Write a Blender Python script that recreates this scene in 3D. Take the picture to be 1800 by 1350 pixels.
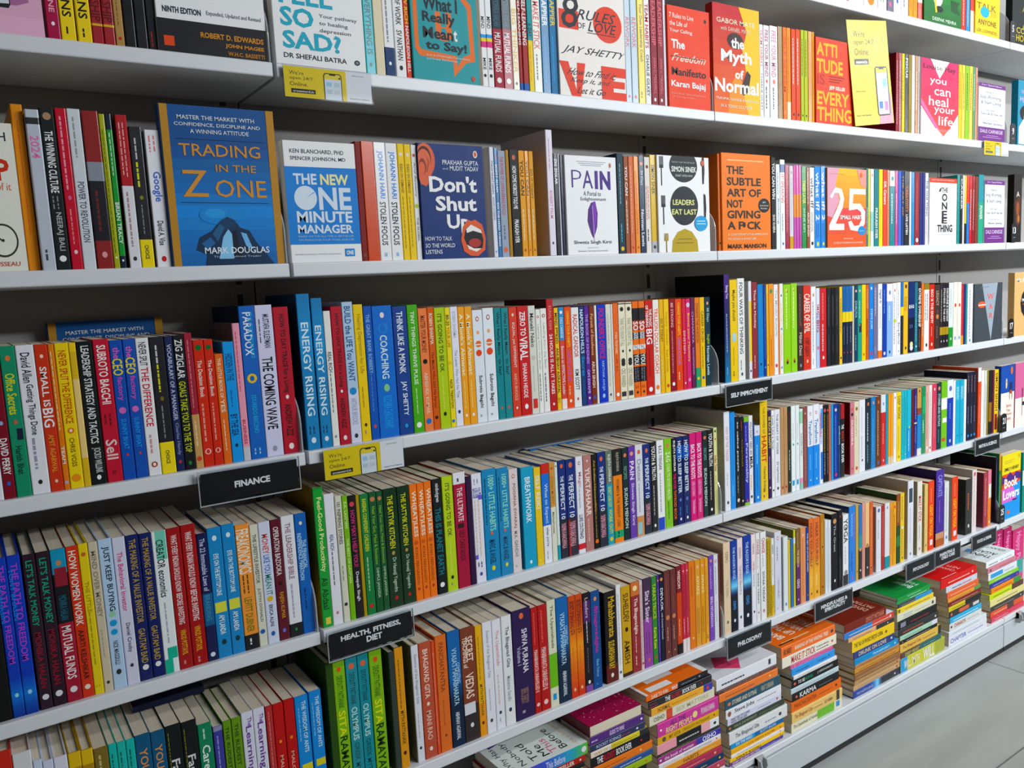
import bpy, math, random, colorsys
from mathutils import Matrix, Vector

sc = bpy.context.scene
for o in list(bpy.data.objects):
    bpy.data.objects.remove(o, do_unlink=True)
C = sc.collection
random.seed(7)

# ------------------------------------------------------------------ camera
cam = bpy.data.cameras.new('camera')
cam.sensor_width = 36.0
cam.lens = 28.6210
cam.clip_start = 0.02
cam_o = bpy.data.objects.new('camera', cam)
cam_o.matrix_world = Matrix([[0.823766, 0.110614, -0.556035, -0.454929], [-0.5646, 0.071237, -0.822284, -1.286435], [-0.051346, 0.991307, 0.121136, 1.322638], [0, 0, 0, 1]])
C.objects.link(cam_o)
sc.camera = cam_o

# ------------------------------------------------------------------ view, world, lights
sc.view_settings.view_transform = 'Standard'
sc.view_settings.look = 'None'
sc.view_settings.gamma = 1.0
sc.view_settings.use_curve_mapping = False
sc.view_settings.exposure = 0.19
sc.cycles.max_bounces = 6
sc.cycles.diffuse_bounces = 3
sc.cycles.transparent_max_bounces = 12
sc.cycles.use_denoising = True

w = bpy.data.worlds.new('world')
sc.world = w
w.use_nodes = True
w.node_tree.nodes['Background'].inputs[0].default_value = (1.0, 0.95, 0.89, 1)
w.node_tree.nodes['Background'].inputs[1].default_value = 0.06

def area(name, loc, target, sx, sy, power, col):
    l = bpy.data.lights.new(name, 'AREA')
    l.shape = 'RECTANGLE'
    l.size, l.size_y = sx, sy
    l.energy = power
    l.color = col
    o = bpy.data.objects.new(name, l)
    d = Vector(target) - Vector(loc)
    z = -d.normalized()
    x = Vector((1, 0, 0))
    y = z.cross(x).normalized()
    m = Matrix((x, y, z)).transposed().to_4x4()
    m.translation = loc
    o.matrix_world = m
    C.objects.link(o)
    return o
# two long ceiling strips over the aisle, then an added fill farther back
area('aisle_strip_light', (3.75, -2.5, 2.21), (3.75, 0.0, 1.1), 5.3, 0.09, 100, (0.90, 0.955, 1.0))
area('ceiling_strip_light', (3.8, -2.2, 3.0), (3.8, 0.0, 0.5), 5.0, 0.12, 62, (0.94, 0.975, 1.0))
area('rear_fill_light', (4.4, -5.6, 3.5), (4.0, 0.0, 0.9), 5.0, 0.15, 60, (0.90, 0.955, 1.0))  # not a known lamp: fill added far back to even brightness across the rows

# ------------------------------------------------------------------ materials
PAL = dict(W='f0f0f0', L='d8dae6', C='ece6d2', K='15151a', N='0f1f5c', B='1262b5', S='1e96d8', T='0f8f98', G='2f8a3a',
           D='14401f', M='b5d41e', Y='f4d418', O='ee8a1c', A='e2571e', R='c4222c', X='8c1a26', Q='5a1020', P='5b2a8c',
           V='2a1240', I='d8307e', H='f0b0bc', F='e88a5a', E='b98c5a', U='7a4a2a', J='d9b04a', Z='8a8d96')
def rgb(c):
    c = PAL.get(c, c)
    if len(c) == 3:
        c = ''.join(k + k for k in c)
    v = [int(c[i:i + 2], 16) for i in (0, 2, 4)]
    return tuple(min(255, (k // 6) * 6 + 2) for k in v)
def lin(v):
    v /= 255.0
    return v / 12.92 if v <= 0.04045 else ((v + 0.055) / 1.055) ** 2.4
MATS = {}
def principled(name, col, rough=0.4, spec=0.5, noise=None, coat=0.0):
    m = bpy.data.materials.new(name)
    m.use_nodes = True
    nt = m.node_tree
    b = nt.nodes['Principled BSDF']
    b.inputs['Base Color'].default_value = (*col, 1)
    b.inputs['Roughness'].default_value = rough
    b.inputs['Specular IOR Level'].default_value = spec
    b.inputs['Coat Weight'].default_value = coat
    if noise:
        tc = nt.nodes.new('ShaderNodeTexCoord')
        n = nt.nodes.new('ShaderNodeTexNoise')
        n.inputs['Scale'].default_value = noise[0]
        mr = nt.nodes.new('ShaderNodeMapRange')
        mr.inputs[3].default_value = rough - noise[1]
        mr.inputs[4].default_value = rough + noise[1]
        nt.links.new(tc.outputs['Object'], n.inputs['Vector'])
        nt.links.new(n.outputs[0], mr.inputs[0])
        nt.links.new(mr.outputs[0], b.inputs['Roughness'])
    return m
def ink(c, gloss=0):
    v = rgb(c)
    k = (v, gloss)
    if k not in MATS:
        c = [lin(q) for q in v]
        y = 0.2126 * c[0] + 0.7152 * c[1] + 0.0722 * c[2]
        c = [min(0.9, max(0.004, y + (q - y) * 1.14)) for q in c]
        MATS[k] = principled('print_%02x%02x%02x%s' % (*v, '_gloss' if gloss else ''), c,
                             0.28 if gloss else 0.5, 0.42 if gloss else 0.2, (30, 0.06))
    return MATS[k]

def paper_mat():
    m = bpy.data.materials.new('page_edges')
    m.use_nodes = True
    nt = m.node_tree
    b = nt.nodes['Principled BSDF']
    b.inputs['Roughness'].default_value = 0.85
    tc = nt.nodes.new('ShaderNodeTexCoord')
    mp = nt.nodes.new('ShaderNodeMapping')
    mp.inputs['Scale'].default_value = (2200, 6, 6)
    n = nt.nodes.new('ShaderNodeTexNoise')
    n.inputs['Scale'].default_value = 1.0
    cr = nt.nodes.new('ShaderNodeValToRGB')
    cr.color_ramp.elements[0].position = 0.3
    cr.color_ramp.elements[0].color = (0.60, 0.51, 0.38, 1)
    cr.color_ramp.elements[1].position = 0.75
    cr.color_ramp.elements[1].color = (0.86, 0.77, 0.62, 1)
    nt.links.new(tc.outputs['Object'], mp.inputs[0])
    nt.links.new(mp.outputs[0], n.inputs['Vector'])
    nt.links.new(n.outputs[0], cr.inputs[0])
    nt.links.new(cr.outputs[0], b.inputs['Base Color'])
    return m
PAPER = paper_mat()
STEEL = principled('white_powder_coated_steel', (0.70, 0.725, 0.755), 0.38, 0.5, (60, 0.05))
PANEL = principled('grey_panel_paint', (0.33, 0.315, 0.30), 0.55, 0.4, (25, 0.08))
KICK = principled('pale_grey_kick_steel', (0.52, 0.56, 0.59), 0.4, 0.5, (40, 0.05))
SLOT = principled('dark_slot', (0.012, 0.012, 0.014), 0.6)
GREY = principled('grey_plastic', (0.45, 0.47, 0.48), 0.4, 0.5, (40, 0.05))
BLACKM = principled('black_card', (0.008, 0.009, 0.011), 0.4, 0.25, (20, 0.05))
def clear_mat(name, fac, tint, edge=0.45, body=(0.8, 0.83, 0.86)):
    m = bpy.data.materials.new(name)
    m.use_nodes = True
    nt = m.node_tree
    nt.nodes.remove(nt.nodes['Principled BSDF'])
    out = nt.nodes['Material Output']
    t = nt.nodes.new('ShaderNodeBsdfTransparent')
    t.inputs[0].default_value = (*tint, 1)
    g = nt.nodes.new('ShaderNodeBsdfPrincipled')
    g.inputs['Base Color'].default_value = (*body, 1)
    g.inputs['Roughness'].default_value = 0.06
    lw = nt.nodes.new('ShaderNodeLayerWeight')
    lw.inputs[0].default_value = 0.35
    mr = nt.nodes.new('ShaderNodeMapRange')
    mr.inputs[3].default_value = fac
    mr.inputs[4].default_value = min(1, fac + edge)
    mx = nt.nodes.new('ShaderNodeMixShader')
    nt.links.new(lw.outputs['Facing'], mr.inputs[0])
    nt.links.new(mr.outputs[0], mx.inputs[0])
    nt.links.new(t.outputs[0], mx.inputs[1])
    nt.links.new(g.outputs[0], mx.inputs[2])
    nt.links.new(mx.outputs[0], out.inputs[0])
    return m
ACRYL = clear_mat('clear_acrylic', 0.02, (0.97, 0.98, 0.99), 0.12, (0.02, 0.02, 0.02))
FROST = clear_mat('frosted_acrylic', 0.35, (0.9, 0.92, 0.94))
EDGE = principled('acrylic_edge', (0.42, 0.46, 0.5), 0.25)

def floor_mat():
    m = bpy.data.materials.new('grey_stone_floor_tiles')
    m.use_nodes = True
    nt = m.node_tree
    b = nt.nodes['Principled BSDF']
    tc = nt.nodes.new('ShaderNodeTexCoord')
    def noise(scale, stretch, rot, detail=6, rough=0.6):
        mp = nt.nodes.new('ShaderNodeMapping')
        mp.inputs['Scale'].default_value = stretch
        mp.inputs['Rotation'].default_value = (0, 0, rot)
        n = nt.nodes.new('ShaderNodeTexNoise')
        n.inputs['Scale'].default_value = scale
        n.inputs['Detail'].default_value = detail
        n.inputs['Roughness'].default_value = rough
        nt.links.new(tc.outputs['Object'], mp.inputs[0])
        nt.links.new(mp.outputs[0], n.inputs['Vector'])
        return n
    a = noise(3.0, (0.6, 3.5, 1), 0.35)
    cr = nt.nodes.new('ShaderNodeValToRGB')
    cr.color_ramp.elements[0].position = 0.28
    cr.color_ramp.elements[0].color = (0.31, 0.325, 0.305, 1)
    cr.color_ramp.elements[1].position = 0.75
    cr.color_ramp.elements[1].color = (0.42, 0.435, 0.412, 1)
    nt.links.new(a.outputs[0], cr.inputs[0])
    v = noise(2.2, (0.5, 4.0, 1), 0.45, 3, 0.5)
    vr = nt.nodes.new('ShaderNodeValToRGB')
    vr.color_ramp.elements[0].position = 0.492
    vr.color_ramp.elements[0].color = (0, 0, 0, 1)
    vr.color_ramp.elements[1].position = 0.5
    vr.color_ramp.elements[1].color = (0.16, 0.16, 0.16, 1)
    e = vr.color_ramp.elements.new(0.508)
    e.color = (0, 0, 0, 1)
    nt.links.new(v.outputs[0], vr.inputs[0])
    mx = nt.nodes.new('ShaderNodeMix')
    mx.data_type = 'RGBA'
    nt.links.new(vr.outputs[0], mx.inputs[0])
    nt.links.new(cr.outputs[0], mx.inputs[6])
    mx.inputs[7].default_value = (0.52, 0.54, 0.52, 1)
    br = nt.nodes.new('ShaderNodeTexBrick')
    br.offset = 0.0
    br.inputs['Scale'].default_value = 1.0
    br.inputs['Mortar Size'].default_value = 0.0022
    br.inputs['Mortar Smooth'].default_value = 0.0
    br.inputs['Brick Width'].default_value = 1.2
    br.inputs['Row Height'].default_value = 0.6
    mp = nt.nodes.new('ShaderNodeMapping')
    mp.inputs['Location'].default_value = (0.15, 0.32, 0)
    nt.links.new(tc.outputs['Object'], mp.inputs[0])
    nt.links.new(mp.outputs[0], br.inputs['Vector'])
    mj = nt.nodes.new('ShaderNodeMix')
    mj.data_type = 'RGBA'
    nt.links.new(br.outputs['Fac'], mj.inputs[0])
    nt.links.new(mx.outputs[2], mj.inputs[6])
    mj.inputs[7].default_value = (0.12, 0.13, 0.13, 1)
    nt.links.new(mj.outputs[2], b.inputs['Base Color'])
    b.inputs['Roughness'].default_value = 0.45
    return m

# ------------------------------------------------------------------ mesh collecting
class MB:
    def __init__(s):
        s.v, s.f, s.m, s.mats = [], [], [], []
    def mi(s, mat):
        if mat not in s.mats:
            s.mats.append(mat)
        return s.mats.index(mat)
    def add(s, vs, fs, mat):
        k = s.mi(mat)
        at = {}
        for f in fs:
            for i in f:
                if i not in at:
                    at[i] = len(s.v)
                    s.v.append(vs[i])
            s.f.append(tuple(at[i] for i in f))
            s.m.append(k)
    def box(s, a, b, mat, bev=0):
        x0, y0, z0 = a
        x1, y1, z1 = b
        if not bev:
            s.add([(x0, y0, z0), (x1, y0, z0), (x1, y1, z0), (x0, y1, z0), (x0, y0, z1), (x1, y0, z1), (x1, y1, z1), (x0, y1, z1)],
                  [(0, 3, 2, 1), (4, 5, 6, 7), (0, 1, 5, 4), (1, 2, 6, 5), (2, 3, 7, 6), (3, 0, 4, 7)], mat)
            return
        # long board along x with its front (low y) edges rounded
        pr = []
        for cy, cz, a0 in ((y0 + bev, z0 + bev, 180), (y1 - bev, z0 + bev, 270), (y1 - bev, z1 - bev, 0), (y0 + bev, z1 - bev, 90)):
            for q in (0, 30, 60, 90):
                t = math.radians(a0 + q)
                pr.append((cy + bev * math.cos(t), cz + bev * math.sin(t)))
        n = len(pr)
        s.add([(x0, y, z) for y, z in pr] + [(x1, y, z) for y, z in pr],
              [(i, n + i, n + (i + 1) % n, (i + 1) % n) for i in range(n)] + [tuple(range(n)), tuple(range(2 * n - 1, n - 1, -1))], mat)
    def prism(s, pts, h0, h1, mat, axis='x'):
        n = len(pts)
        if axis == 'x':
            A = [(h0, p, q) for p, q in pts]; B = [(h1, p, q) for p, q in pts]
        elif axis == 'y':
            A = [(p, h0, q) for p, q in pts]; B = [(p, h1, q) for p, q in pts]
        else:
            A = [(p, q, h0) for p, q in pts]; B = [(p, q, h1) for p, q in pts]
        s.add(A + B, [tuple(range(n)), tuple(range(2 * n - 1, n - 1, -1))] + [(i, i + n, (i + 1) % n + n, (i + 1) % n) for i in range(n)], mat)
    def merge(s, o, mat4):
        base = len(s.v)
        s.v += [tuple(mat4 @ Vector(p)) for p in o.v]
        mp = [s.mi(m) for m in o.mats]
        s.f += [tuple(i + base for i in f) for f in o.f]
        s.m += [mp[k] for k in o.m]
    def build(s, name, parent=None, link=True):
        me = bpy.data.meshes.new(name)
        me.from_pydata(s.v, [], s.f)
        for m in s.mats:
            me.materials.append(m)
        me.polygons.foreach_set('material_index', s.m)
        me.update()
        o = bpy.data.objects.new(name, me)
        C.objects.link(o)
        if parent:
            o.parent = parent
        return o

def tag(o, label=None, cat=None, group=None, kind=None):
    if label: o['label'] = label
    if cat: o['category'] = cat
    if group: o['group'] = group
    if kind: o['kind'] = kind
    return o

# ------------------------------------------------------------------ lettering
GL = {}
FONT = None
def glyph(ch, w):
    k = (ch, w)
    if k in GL:
        return GL[k]
    def mesh(txt):
        cu = bpy.data.curves.new('g', 'FONT')
        cu.body = txt
        cu.resolution_u = 2
        cu.offset = w
        ob = bpy.data.objects.new('g', cu)
        me = bpy.data.meshes.new_from_object(ob)
        vs = [(p.co.x, p.co.y) for p in me.vertices]
        fs = [tuple(p.vertices) for p in me.polygons]
        bpy.data.objects.remove(ob)
        bpy.data.curves.remove(cu)
        bpy.data.meshes.remove(me)
        return vs, fs
    if ch == ' ':
        r = ([], [], 0.28)
    else:
        vs, fs = mesh(ch)
        if not vs:
            r = ([], [], 0.3)
        else:
            v2, _ = mesh(ch + ch)
            adv = max(p[0] for p in v2) - max(p[0] for p in vs)
            r = (vs, fs, adv)
    GL[k] = r
    return r
TX = {}
def text2d(txt, w=0.012):
    """outlines of a line of lettering scaled to a unit box (caps height spans 0..1)"""
    k = (txt, w)
    if k in TX:
        return TX[k]
    x = 0
    V, F = [], []
    for ch in txt:
        vs, fs, adv = glyph(ch, w)
        o = len(V)
        V += [(p[0] + x, p[1]) for p in vs]
        F += [tuple(i + o for i in f) for f in fs]
        x += adv
    if not V:
        TX[k] = ([], [], 1)
        return TX[k]
    x0 = min(p[0] for p in V); x1 = max(p[0] for p in V)
    y1 = max(p[1] for p in V)
    y0 = 0.0 if min(p[1] for p in V) > -0.12 else min(p[1] for p in V)
    W = max(x1 - x0, 1e-4); H = max(y1 - y0, 1e-4)
    TX[k] = ([((p[0] - x0) / W, (p[1] - y0) / H) for p in V], F, W / H)
    return TX[k]

def disc(n=18):
    return [(math.cos(2 * math.pi * i / n), math.sin(2 * math.pi * i / n)) for i in range(n)]

class Print:
    """flat printing on a face: pos(u, v, lift) maps face millimetres to the object"""
    def __init__(s, mb, pos, gloss=0):
        s.mb, s.pos, s.g, s.n = mb, pos, gloss, 0
        s.d = s.h = None
    def poly(s, pts, faces, col):
        s.n += 1
        e = 0.00012 + 0.00004 * s.n
        if s.d:
            pts = [(min(max(u, 0.0), s.d), min(max(v, 0.0), s.h)) for u, v in pts]
        s.mb.add([s.pos(u, v, e) for u, v in pts], faces, ink(col, s.g))
    def rect(s, u0, v0, u1, v1, col):
        s.poly([(u0, v0), (u1, v0), (u1, v1), (u0, v1)], [(3, 2, 1, 0)], col)
    def ell(s, cu, cv, ru, rv, col, n=20):
        s.poly([(cu + ru * x, cv - rv * y) for x, y in disc(n)], [tuple(range(n))], col)
    def pg(s, pts, col):
        s.poly(pts, [tuple(range(len(pts)))], col)
    def text(s, txt, u0, v0, u1, v1, col, w=0.012, rot=False, shear=0.0):
        V, F, asp = text2d(txt, w)
        if not V:
            return
        if rot:   # reads from v0 down to v1, tops of letters to larger u
            s.poly([(u0 + y * (u1 - u0), v0 + x * (v1 - v0)) for x, y in V], F, col)
        else:
            du, dv = u1 - u0, v1 - v0
            s.poly([(u0 + (x + shear * y) * du, v1 - y * dv) for x, y in V], F, col)

# ------------------------------------------------------------------ cover designs (fractions of the cover)
def draw_art(key, P):
    d, h = P.d, P.h
    def r(a, b, c, e, k): P.rect(a * d, b * h, c * d, e * h, k)
    def t(s, a, b, c, e, k, w=0.012, sh=0.0): P.text(s, a * d, b * h, c * d, e * h, k, w, False, sh)
    def el(a, b, ru, rv, k, n=28): P.ell(a * d, b * h, ru * d, rv * h, k, n)
    def pg(pts, k): P.pg([(a * d, b * h) for a, b in pts], k)
    def grad(a, b, c, e, k0, k1, n=10, vert=True):
        A, B = rgb(k0), rgb(k1)
        for i in range(n):
            f = i / (n - 1)
            k = '%02x%02x%02x' % tuple(int(A[j] + (B[j] - A[j]) * f) for j in range(3))
            if vert: r(a, b + (e - b) * i / n, c, b + (e - b) * (i + 1) / n, k)
            else: r(a + (c - a) * i / n, b, a + (c - a) * (i + 1) / n, e, k)
    def ring(a, b, ru, rv, k0, k1, f=0.75):
        el(a, b, ru, rv, k0); el(a, b, ru * f, rv * f, k1)
    B = 0.03
    if key == 'pinkcard':
        grad(0, 0, 1, 1, 'd8a0b8', 'e8b8cc', 6)
        pg([(0.0, .5), (.45, .55), (.7, .62), (.75, .7), (.5, .74), (0, .74)], 'a8709a')
        pg([(0, .2), (.35, .2), (.38, .74), (.34, .77), (0, .77)], '20242c')
        pg([(0, .2), (.33, .2), (.36, .73), (0, .74)], 'd8e0e8')
    elif key == 'technical':
        r(0, .815, 1, 1, '1a1a20')
        t('TECHNICAL', .06, .12, .94, .24, '1c3c78', B); t('ANALYSIS OF', .06, .28, .94, .38, '1c3c78', B); t('STOCK TRENDS', .06, .42, .94, .52, '1c3c78', B)
        t('NINTH EDITION', .06, .745, .40, .778, '1c2440', B); t('Expanded, Updated and Revised', .45, .745, .96, .775, '445', 0.0)
        t('ROBERT D. EDWARDS', .38, .868, .97, .898, 'd08a2c', B); t('JOHN MAGEE', .60, .918, .97, .946, 'd08a2c', B); t('W.H.C. BASSETTI', .62, .962, .97, .985, 'b8782c', B)
        r(.05, .91, .14, .965, 'd8502c')
    elif key == 'sosad':
        t('WHY DO I', .06, .2, .7, .32, '18a8c0', B); t('FEEL', .08, .35, .66, .50, '18a8c0', B)
        t('SO', .08, .53, .44, .68, '18a8c0', B); t('SAD?', .09, .72, .73, .86, '18a8c0', B)
        for i, (s, x1) in enumerate((('Your pathway', .93), ('to healing', .82), ('depression', .85))):
            t(s, .50, .555 + i * .06, x1, .595 + i * .06, '667', .008)
        t('DR SHEFALI BATRA', .09, .905, .78, .945, '333a44', .012)
        el(.90, .928, .032, .022, '202428'); el(.90, .928, .018, .012, '889')
    elif key == 'meant':
        pg([(.04, .30), (.16, .24), (.78, .24), (.92, .33), (.94, .80), (.80, .82), (.60, .95), (.60, .82), (.10, .80), (.04, .74)], 'e8742a')
        pg([(.10, .34), (.18, .29), (.76, .29), (.85, .36), (.87, .74), (.76, .77), (.66, .86), (.66, .77), (.14, .75), (.10, .72)], '119a9c')
        r(.36, .42, .44, .60, 'e8742a'); r(.52, .42, .60, .60, 'e8742a'); el(.48, .60, .12, .06, 'e8742a'); el(.48, .58, .045, .03, '119a9c')
        t('What I', .18, .30, .70, .41, '0c1c24', B); t('Really', .17, .43, .66, .54, '0c1c24', B); t('Mean', .17, .555, .62, .645, '0c1c24', B); t('t', .625, .555, .68, .645, 'f0f4f4', B)
        t('to Say!', .20, .665, .82, .76, '0c1c24', B)
        t('A to Z of Meaningful Conversations', .2, .78, .86, .80, 'e8f4f4', 0); t('and Deeper Relationships', .2, .81, .66, .83, 'e8f4f4', 0)
        el(.90, .95, .03, .022, 'c84a3c')
    elif key == 'love':
        r(.02, .40, .30, .53, 'e0442c'); el(.74, .46, .22, .13, 'e0442c')
        t('8', .04, .30, .28, .52, '1c2024', .004, .2); t('RULES', .28, .38, .82, .45, '1c2024', .004, .1); t('OF', .28, .475, .40, .515, '1c2024', 0); t('LOVE', .44, .455, .84, .525, '1c2024', .004, .1)
        r(.43, .535, .86, .54, '1c2024')
        t('JAY SHETTY', .03, .645, .93, .71, '1c2024', .002, .1)
        pg([(.0, .76), (.13, .76), (.24, .96), (.26, .76), (.38, .76), (.30, 1.0), (.17, 1.0)], 'e0442c')
        pg([(.62, .76), (1, .76), (1, .83), (.80, .83), (.80, .86), (.98, .86), (.98, .91), (.80, .91), (.80, .94), (1, .94), (1, 1), (.62, 1)], 'e0442c')
        t('How to Find it,', .10, .80, .82, .85, '1c2024', 0, .1); t('Keep it, and', .14, .865, .70, .91, '1c2024', 0, .1); t('Let it Go', .24, .93, .66, .975, '1c2024', 0, .1)
    elif key == 'freedom':
        for i, (s, x1) in enumerate((('7 Rules to Live', .62), ('the Life of', .47), ('Your Calling', .58))):
            t(s, .05, .07 + i * .075, x1, .115 + i * .075, 'f8ece4', .008)
        el(.90, .1, .03, .02, '2a1a14')
        t('The', .08, .325, .40, .41, 'f8f4f0', B); t('Freedom', .08, .46, .86, .535, 'f8d8c8', .015, .1); r(.06, .49, .88, .498, '2a2a2a')
        t('Manifesto', .08, .60, .90, .675, '1c1c1c', .018); t('Karan Bajaj', .06, .73, .88, .81, 'f8f4f0', .024)
        t('From the #1 Bestselling Author', .06, .85, .9, .87, 'f0b8a0', 0); t('of The Yoga of Max', .08, .885, .6, .90, 'f0b8a0', 0)
    elif key == 'myth':
        grad(0, 0, 1, 1, 'c02c34', 'e8701c', 9)
        pg([(.55, 0), (1, 0), (1, 1), (.72, 1), (.60, .82), (.70, .60), (.62, .40), (.72, .22)], 'ecc41c')
        pg([(.3, 1), (.34, .75), (.50, .62), (.62, .70), (.66, .86), (.75, 1)], 'e8901c')
        el(.47, .32, .17, .075, '3a1c1c'); pg([(.55, .78), (.72, .58), (.80, .62), (.74, .78), (.64, .82)], '3a2018')
        t('GABOR MATÉ', .08, .115, .90, .17, 'f4e4d0', .006); t('with DANIEL MATE', .16, .20, .80, .235, 'f0d8c0', 0)
        t('the', .38, .29, .66, .385, 'fcfaf4', B); t('Myth', .16, .41, .82, .555, 'fcfaf4', B); t('of', .45, .585, .64, .665, 'fcfaf4', B); t('Normal', .02, .68, .97, .80, 'fcfaf4', B)
        t('TRAUMA, ILLNESS & HEALING', .03, .855, .95, .88, 'f8ecd8', .008); t('IN A TOXIC CULTURE', .13, .92, .82, .945, 'f8ecd8', .008)
    elif key == 'attitude':
        t('ATTI', .02, .055, .52, .20, 'f0b82c', B); t('TUDE', .02, .245, .66, .40, 'f0b82c', B)
        t('IS', .03, .42, .22, .54, 'b83a2c', .012); t('JEFF KELLER', .32, .545, .72, .60, 'f4ecdc', B)
        t('EVERY', .02, .62, .82, .77, 'f0b82c', B); t('THING', .02, .80, .88, .96, 'f0b82c', B)
        el(.88, .09, .035, .022, 'f0d8c8')
        for i in range(3): r(.32, .43 + i * .03, .7 - i * .06, .44 + i * .03, '8a2a20')
    elif key == 'heal':
        grad(0, 0, 1, 1, 'c42c62', 'ec5048', 8)
        pg([(0, .62), (.52, 1), (0, 1)], 'f4f2f4'); pg([(1, .68), (1, 1), (.66, 1)], 'f4f2f4')
        pg([(.24, 0), (.74, 0), (.48, .24)], 'f4f2f4'); pg([(0, .52), (.60, 1), (.53, 1), (0, .60)], 'e070a0')
        r(0, .90, 1, 1, 'f4f2f4'); pg([(.42, .90), (.74, .90), (.60, 1)], 'ec6858')
        t('Louise Hay', .06, .07, .92, .15, '5a2030', 0)
        for s, a, b, c, e in (('you', .22, .25, .66, .34), ('can', .34, .38, .78, .46), ('heal', .20, .48, .72, .60), ('your', .34, .62, .90, .72), ('life', .46, .73, .86, .85)):
            t(s, a, b, c, e, 'fcf4f4', .008)
        t('FOREWORD', .16, .915, .9, .935, 'c8a0a8', 0)
    elif key == 'worry':
        r(0, 0, 1, .07, '6a2c7c'); r(0, .75, 1, 1, '6a2c7c')
        t('2-in-1 Special Edition', .1, .015, .85, .05, 'e8d8ec', 0)
        t('How to', .28, .13, .58, .17, '667', 0); t('Stop Worrying', .04, .20, .84, .28, '667080', .006); t('& Start Living', .08, .30, .84, .37, '667080', .006)
        t('How to Enjoy', .26, .44, .62, .475, '778', 0); t('Your Life & Your Job', .06, .495, .9, .55, '667080', .004)
        t('The Quick & Easy Way', .2, .61, .74, .64, '889', 0); t('Effective Speaking', .16, .665, .90, .71, '667080', .004)
        t('DALE CARNEGIE', .06, .79, .92, .85, 'e0cce8', .006); r(.3, .89, .75, .9, 'b890c8'); r(.15, .92, .85, .93, 'b890c8')
    elif key == 'hypothesis':
        t('The', .10, .15, .30, .20, 'e8a0c8', 0, .2); t('Love', .34, .12, .72, .24, 'e8a0c8', .01, .2); t('Hypothesis', .08, .25, .90, .34, 'd8a8dc', .012)
        el(.30, .50, .22, .12, '141216'); pg([(.05, .98), (.05, .72), (.25, .58), (.5, .66), (.6, .98)], 'e8e4e0'); el(.52, .62, .16, .09, 'b87848'); el(.66, .70, .16, .11, '7a4420'); el(.36, .56, .12, .08, 'd8a078')
    elif key == 'deepak':
        grad(0, 0, 1, 1, '1c8a3c', '166a2c', 5)
        el(.36, .48, .13, .20, 'e4e4e0'); el(.40, .72, .10, .06, '0c1810'); pg([(.2, .2), (.26, .2), (.34, .78), (.30, .8)], 'd8c81c'); pg([(.7, .5), (.95, .5), (.88, .62), (.98, .75), (.72, .7)], '0e4a20')
        t('DEEPAK MEHRA', .22, .88, .86, .94, 'd8ecd8', .006)
    elif key == 'anyone':
        t('TALK', .05, .40, .85, .52, '7a6010', .008); el(.38, .56, .18, .10, '38a8dc'); t('TO', .62, .54, .84, .62, 'b89418', .0)
        t('ANYONE', .10, .70, .86, .80, '5a4c14', .01); t('LEIL LOWNDES', .06, .88, .9, .94, '7a6414', .004)
    elif key == 'verity':
        t('Verity', .05, .35, .98, .60, '8a7a28', .0, .3); pg([(.25, .75), (.36, .58), (.40, .5), (.44, .6), (.6, .64), (.45, .72), (.4, .85)], '8a8a28')
        t('COLLEEN', .1, .76, .7, .84, 'c8b440', .008); t('HOOVER', .1, .86, .6, .95, 'c8b440', .008)
    elif key == 'bicycle':
        t('ENGLISH', .2, .06, .9, .12, '334', .008)
        t('TOUR', .15, .25, .5, .35, 'c8402c', B); t('P', .72, .24, .90, .38, 'c8402c', B); t('of it', .70, .40, .9, .45, 'd87a6a', 0)
        ring(.70, .79, .21, .115, '3a3630', 'efece0', .88); el(.70, .79, .02, .011, '3a3630'); ring(.12, .79, .21, .115, '3a3630', 'efece0', .88)
        pg([(.12, .79), (.14, .78), (.42, .66), (.40, .67)], '3a3630'); pg([(.42, .66), (.70, .79), (.69, .80), (.40, .67)], '3a3630')
        t('ROUSSEAU', .42, .935, .90, .965, 'c85a48', .004)
    elif key == 'zone':
        r(.075, 0, .93, 1, '12508c'); grad(.075, .18, .93, .62, '10508c', '1c78c4', 6); grad(.075, .62, .93, 1, '1c88d4', '1668a8', 5)
        r(0, 0, .012, 1, '0c2238'); r(.012, 0, .075, 1, 'b8883c'); r(.93, 0, 1, 1, 'b8883c')
        t('MASTER THE MARKET WITH', .15, .06, .82, .085, 'd8e0e8', .01); t('CONFIDENCE, DISCIPLINE AND', .12, .105, .87, .13, 'd8e0e8', .01); t('A WINNING ATTITUDE', .25, .145, .76, .17, 'd8e0e8', .01)
        r(.12, .205, .9, .208, '0c3058')
        t('TRADING', .14, .235, .85, .31, 'd0924a', .006); t('IN THE', .44, .36, .80, .405, 'd0924a', .006); t('ONE', .42, .455, .88, .565, 'd0924a', .004); t('Z', .14, .40, .36, .565, 'd0924a', .004)
        r(.12, .60, .9, .603, '0c3058')
        el(.42, .68, .16, .06, '2a86cc'); el(.60, .67, .10, .045, '2a86cc'); el(.40, .67, .09, .03, '3c98d8')
        pg([(.28, 1), (.30, .93), (.21, .90), (.25, .82), (.36, .78), (.43, .72), (.50, .69), (.56, .71), (.61, .76), (.69, .78), (.75, .86), (.84, .94), (.90, 1)], '143050')
        el(.50, .735, .075, .035, '1c3c60'); pg([(.36, .80), (.43, .735), (.47, .76), (.40, .85)], '2a5a88')
        pg([(.40, .96), (.45, .82), (.50, .77), (.53, .80), (.53, .96)], '8cc8ee'); pg([(.53, .79), (.57, .775), (.61, .96), (.54, .96)], '0c1a2c')
        pg([(.61, .79), (.66, .80), (.71, .90), (.65, .88)], '7ab8e4'); pg([(.26, .86), (.34, .82), (.38, .86), (.30, .90)], '2c6098')
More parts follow.
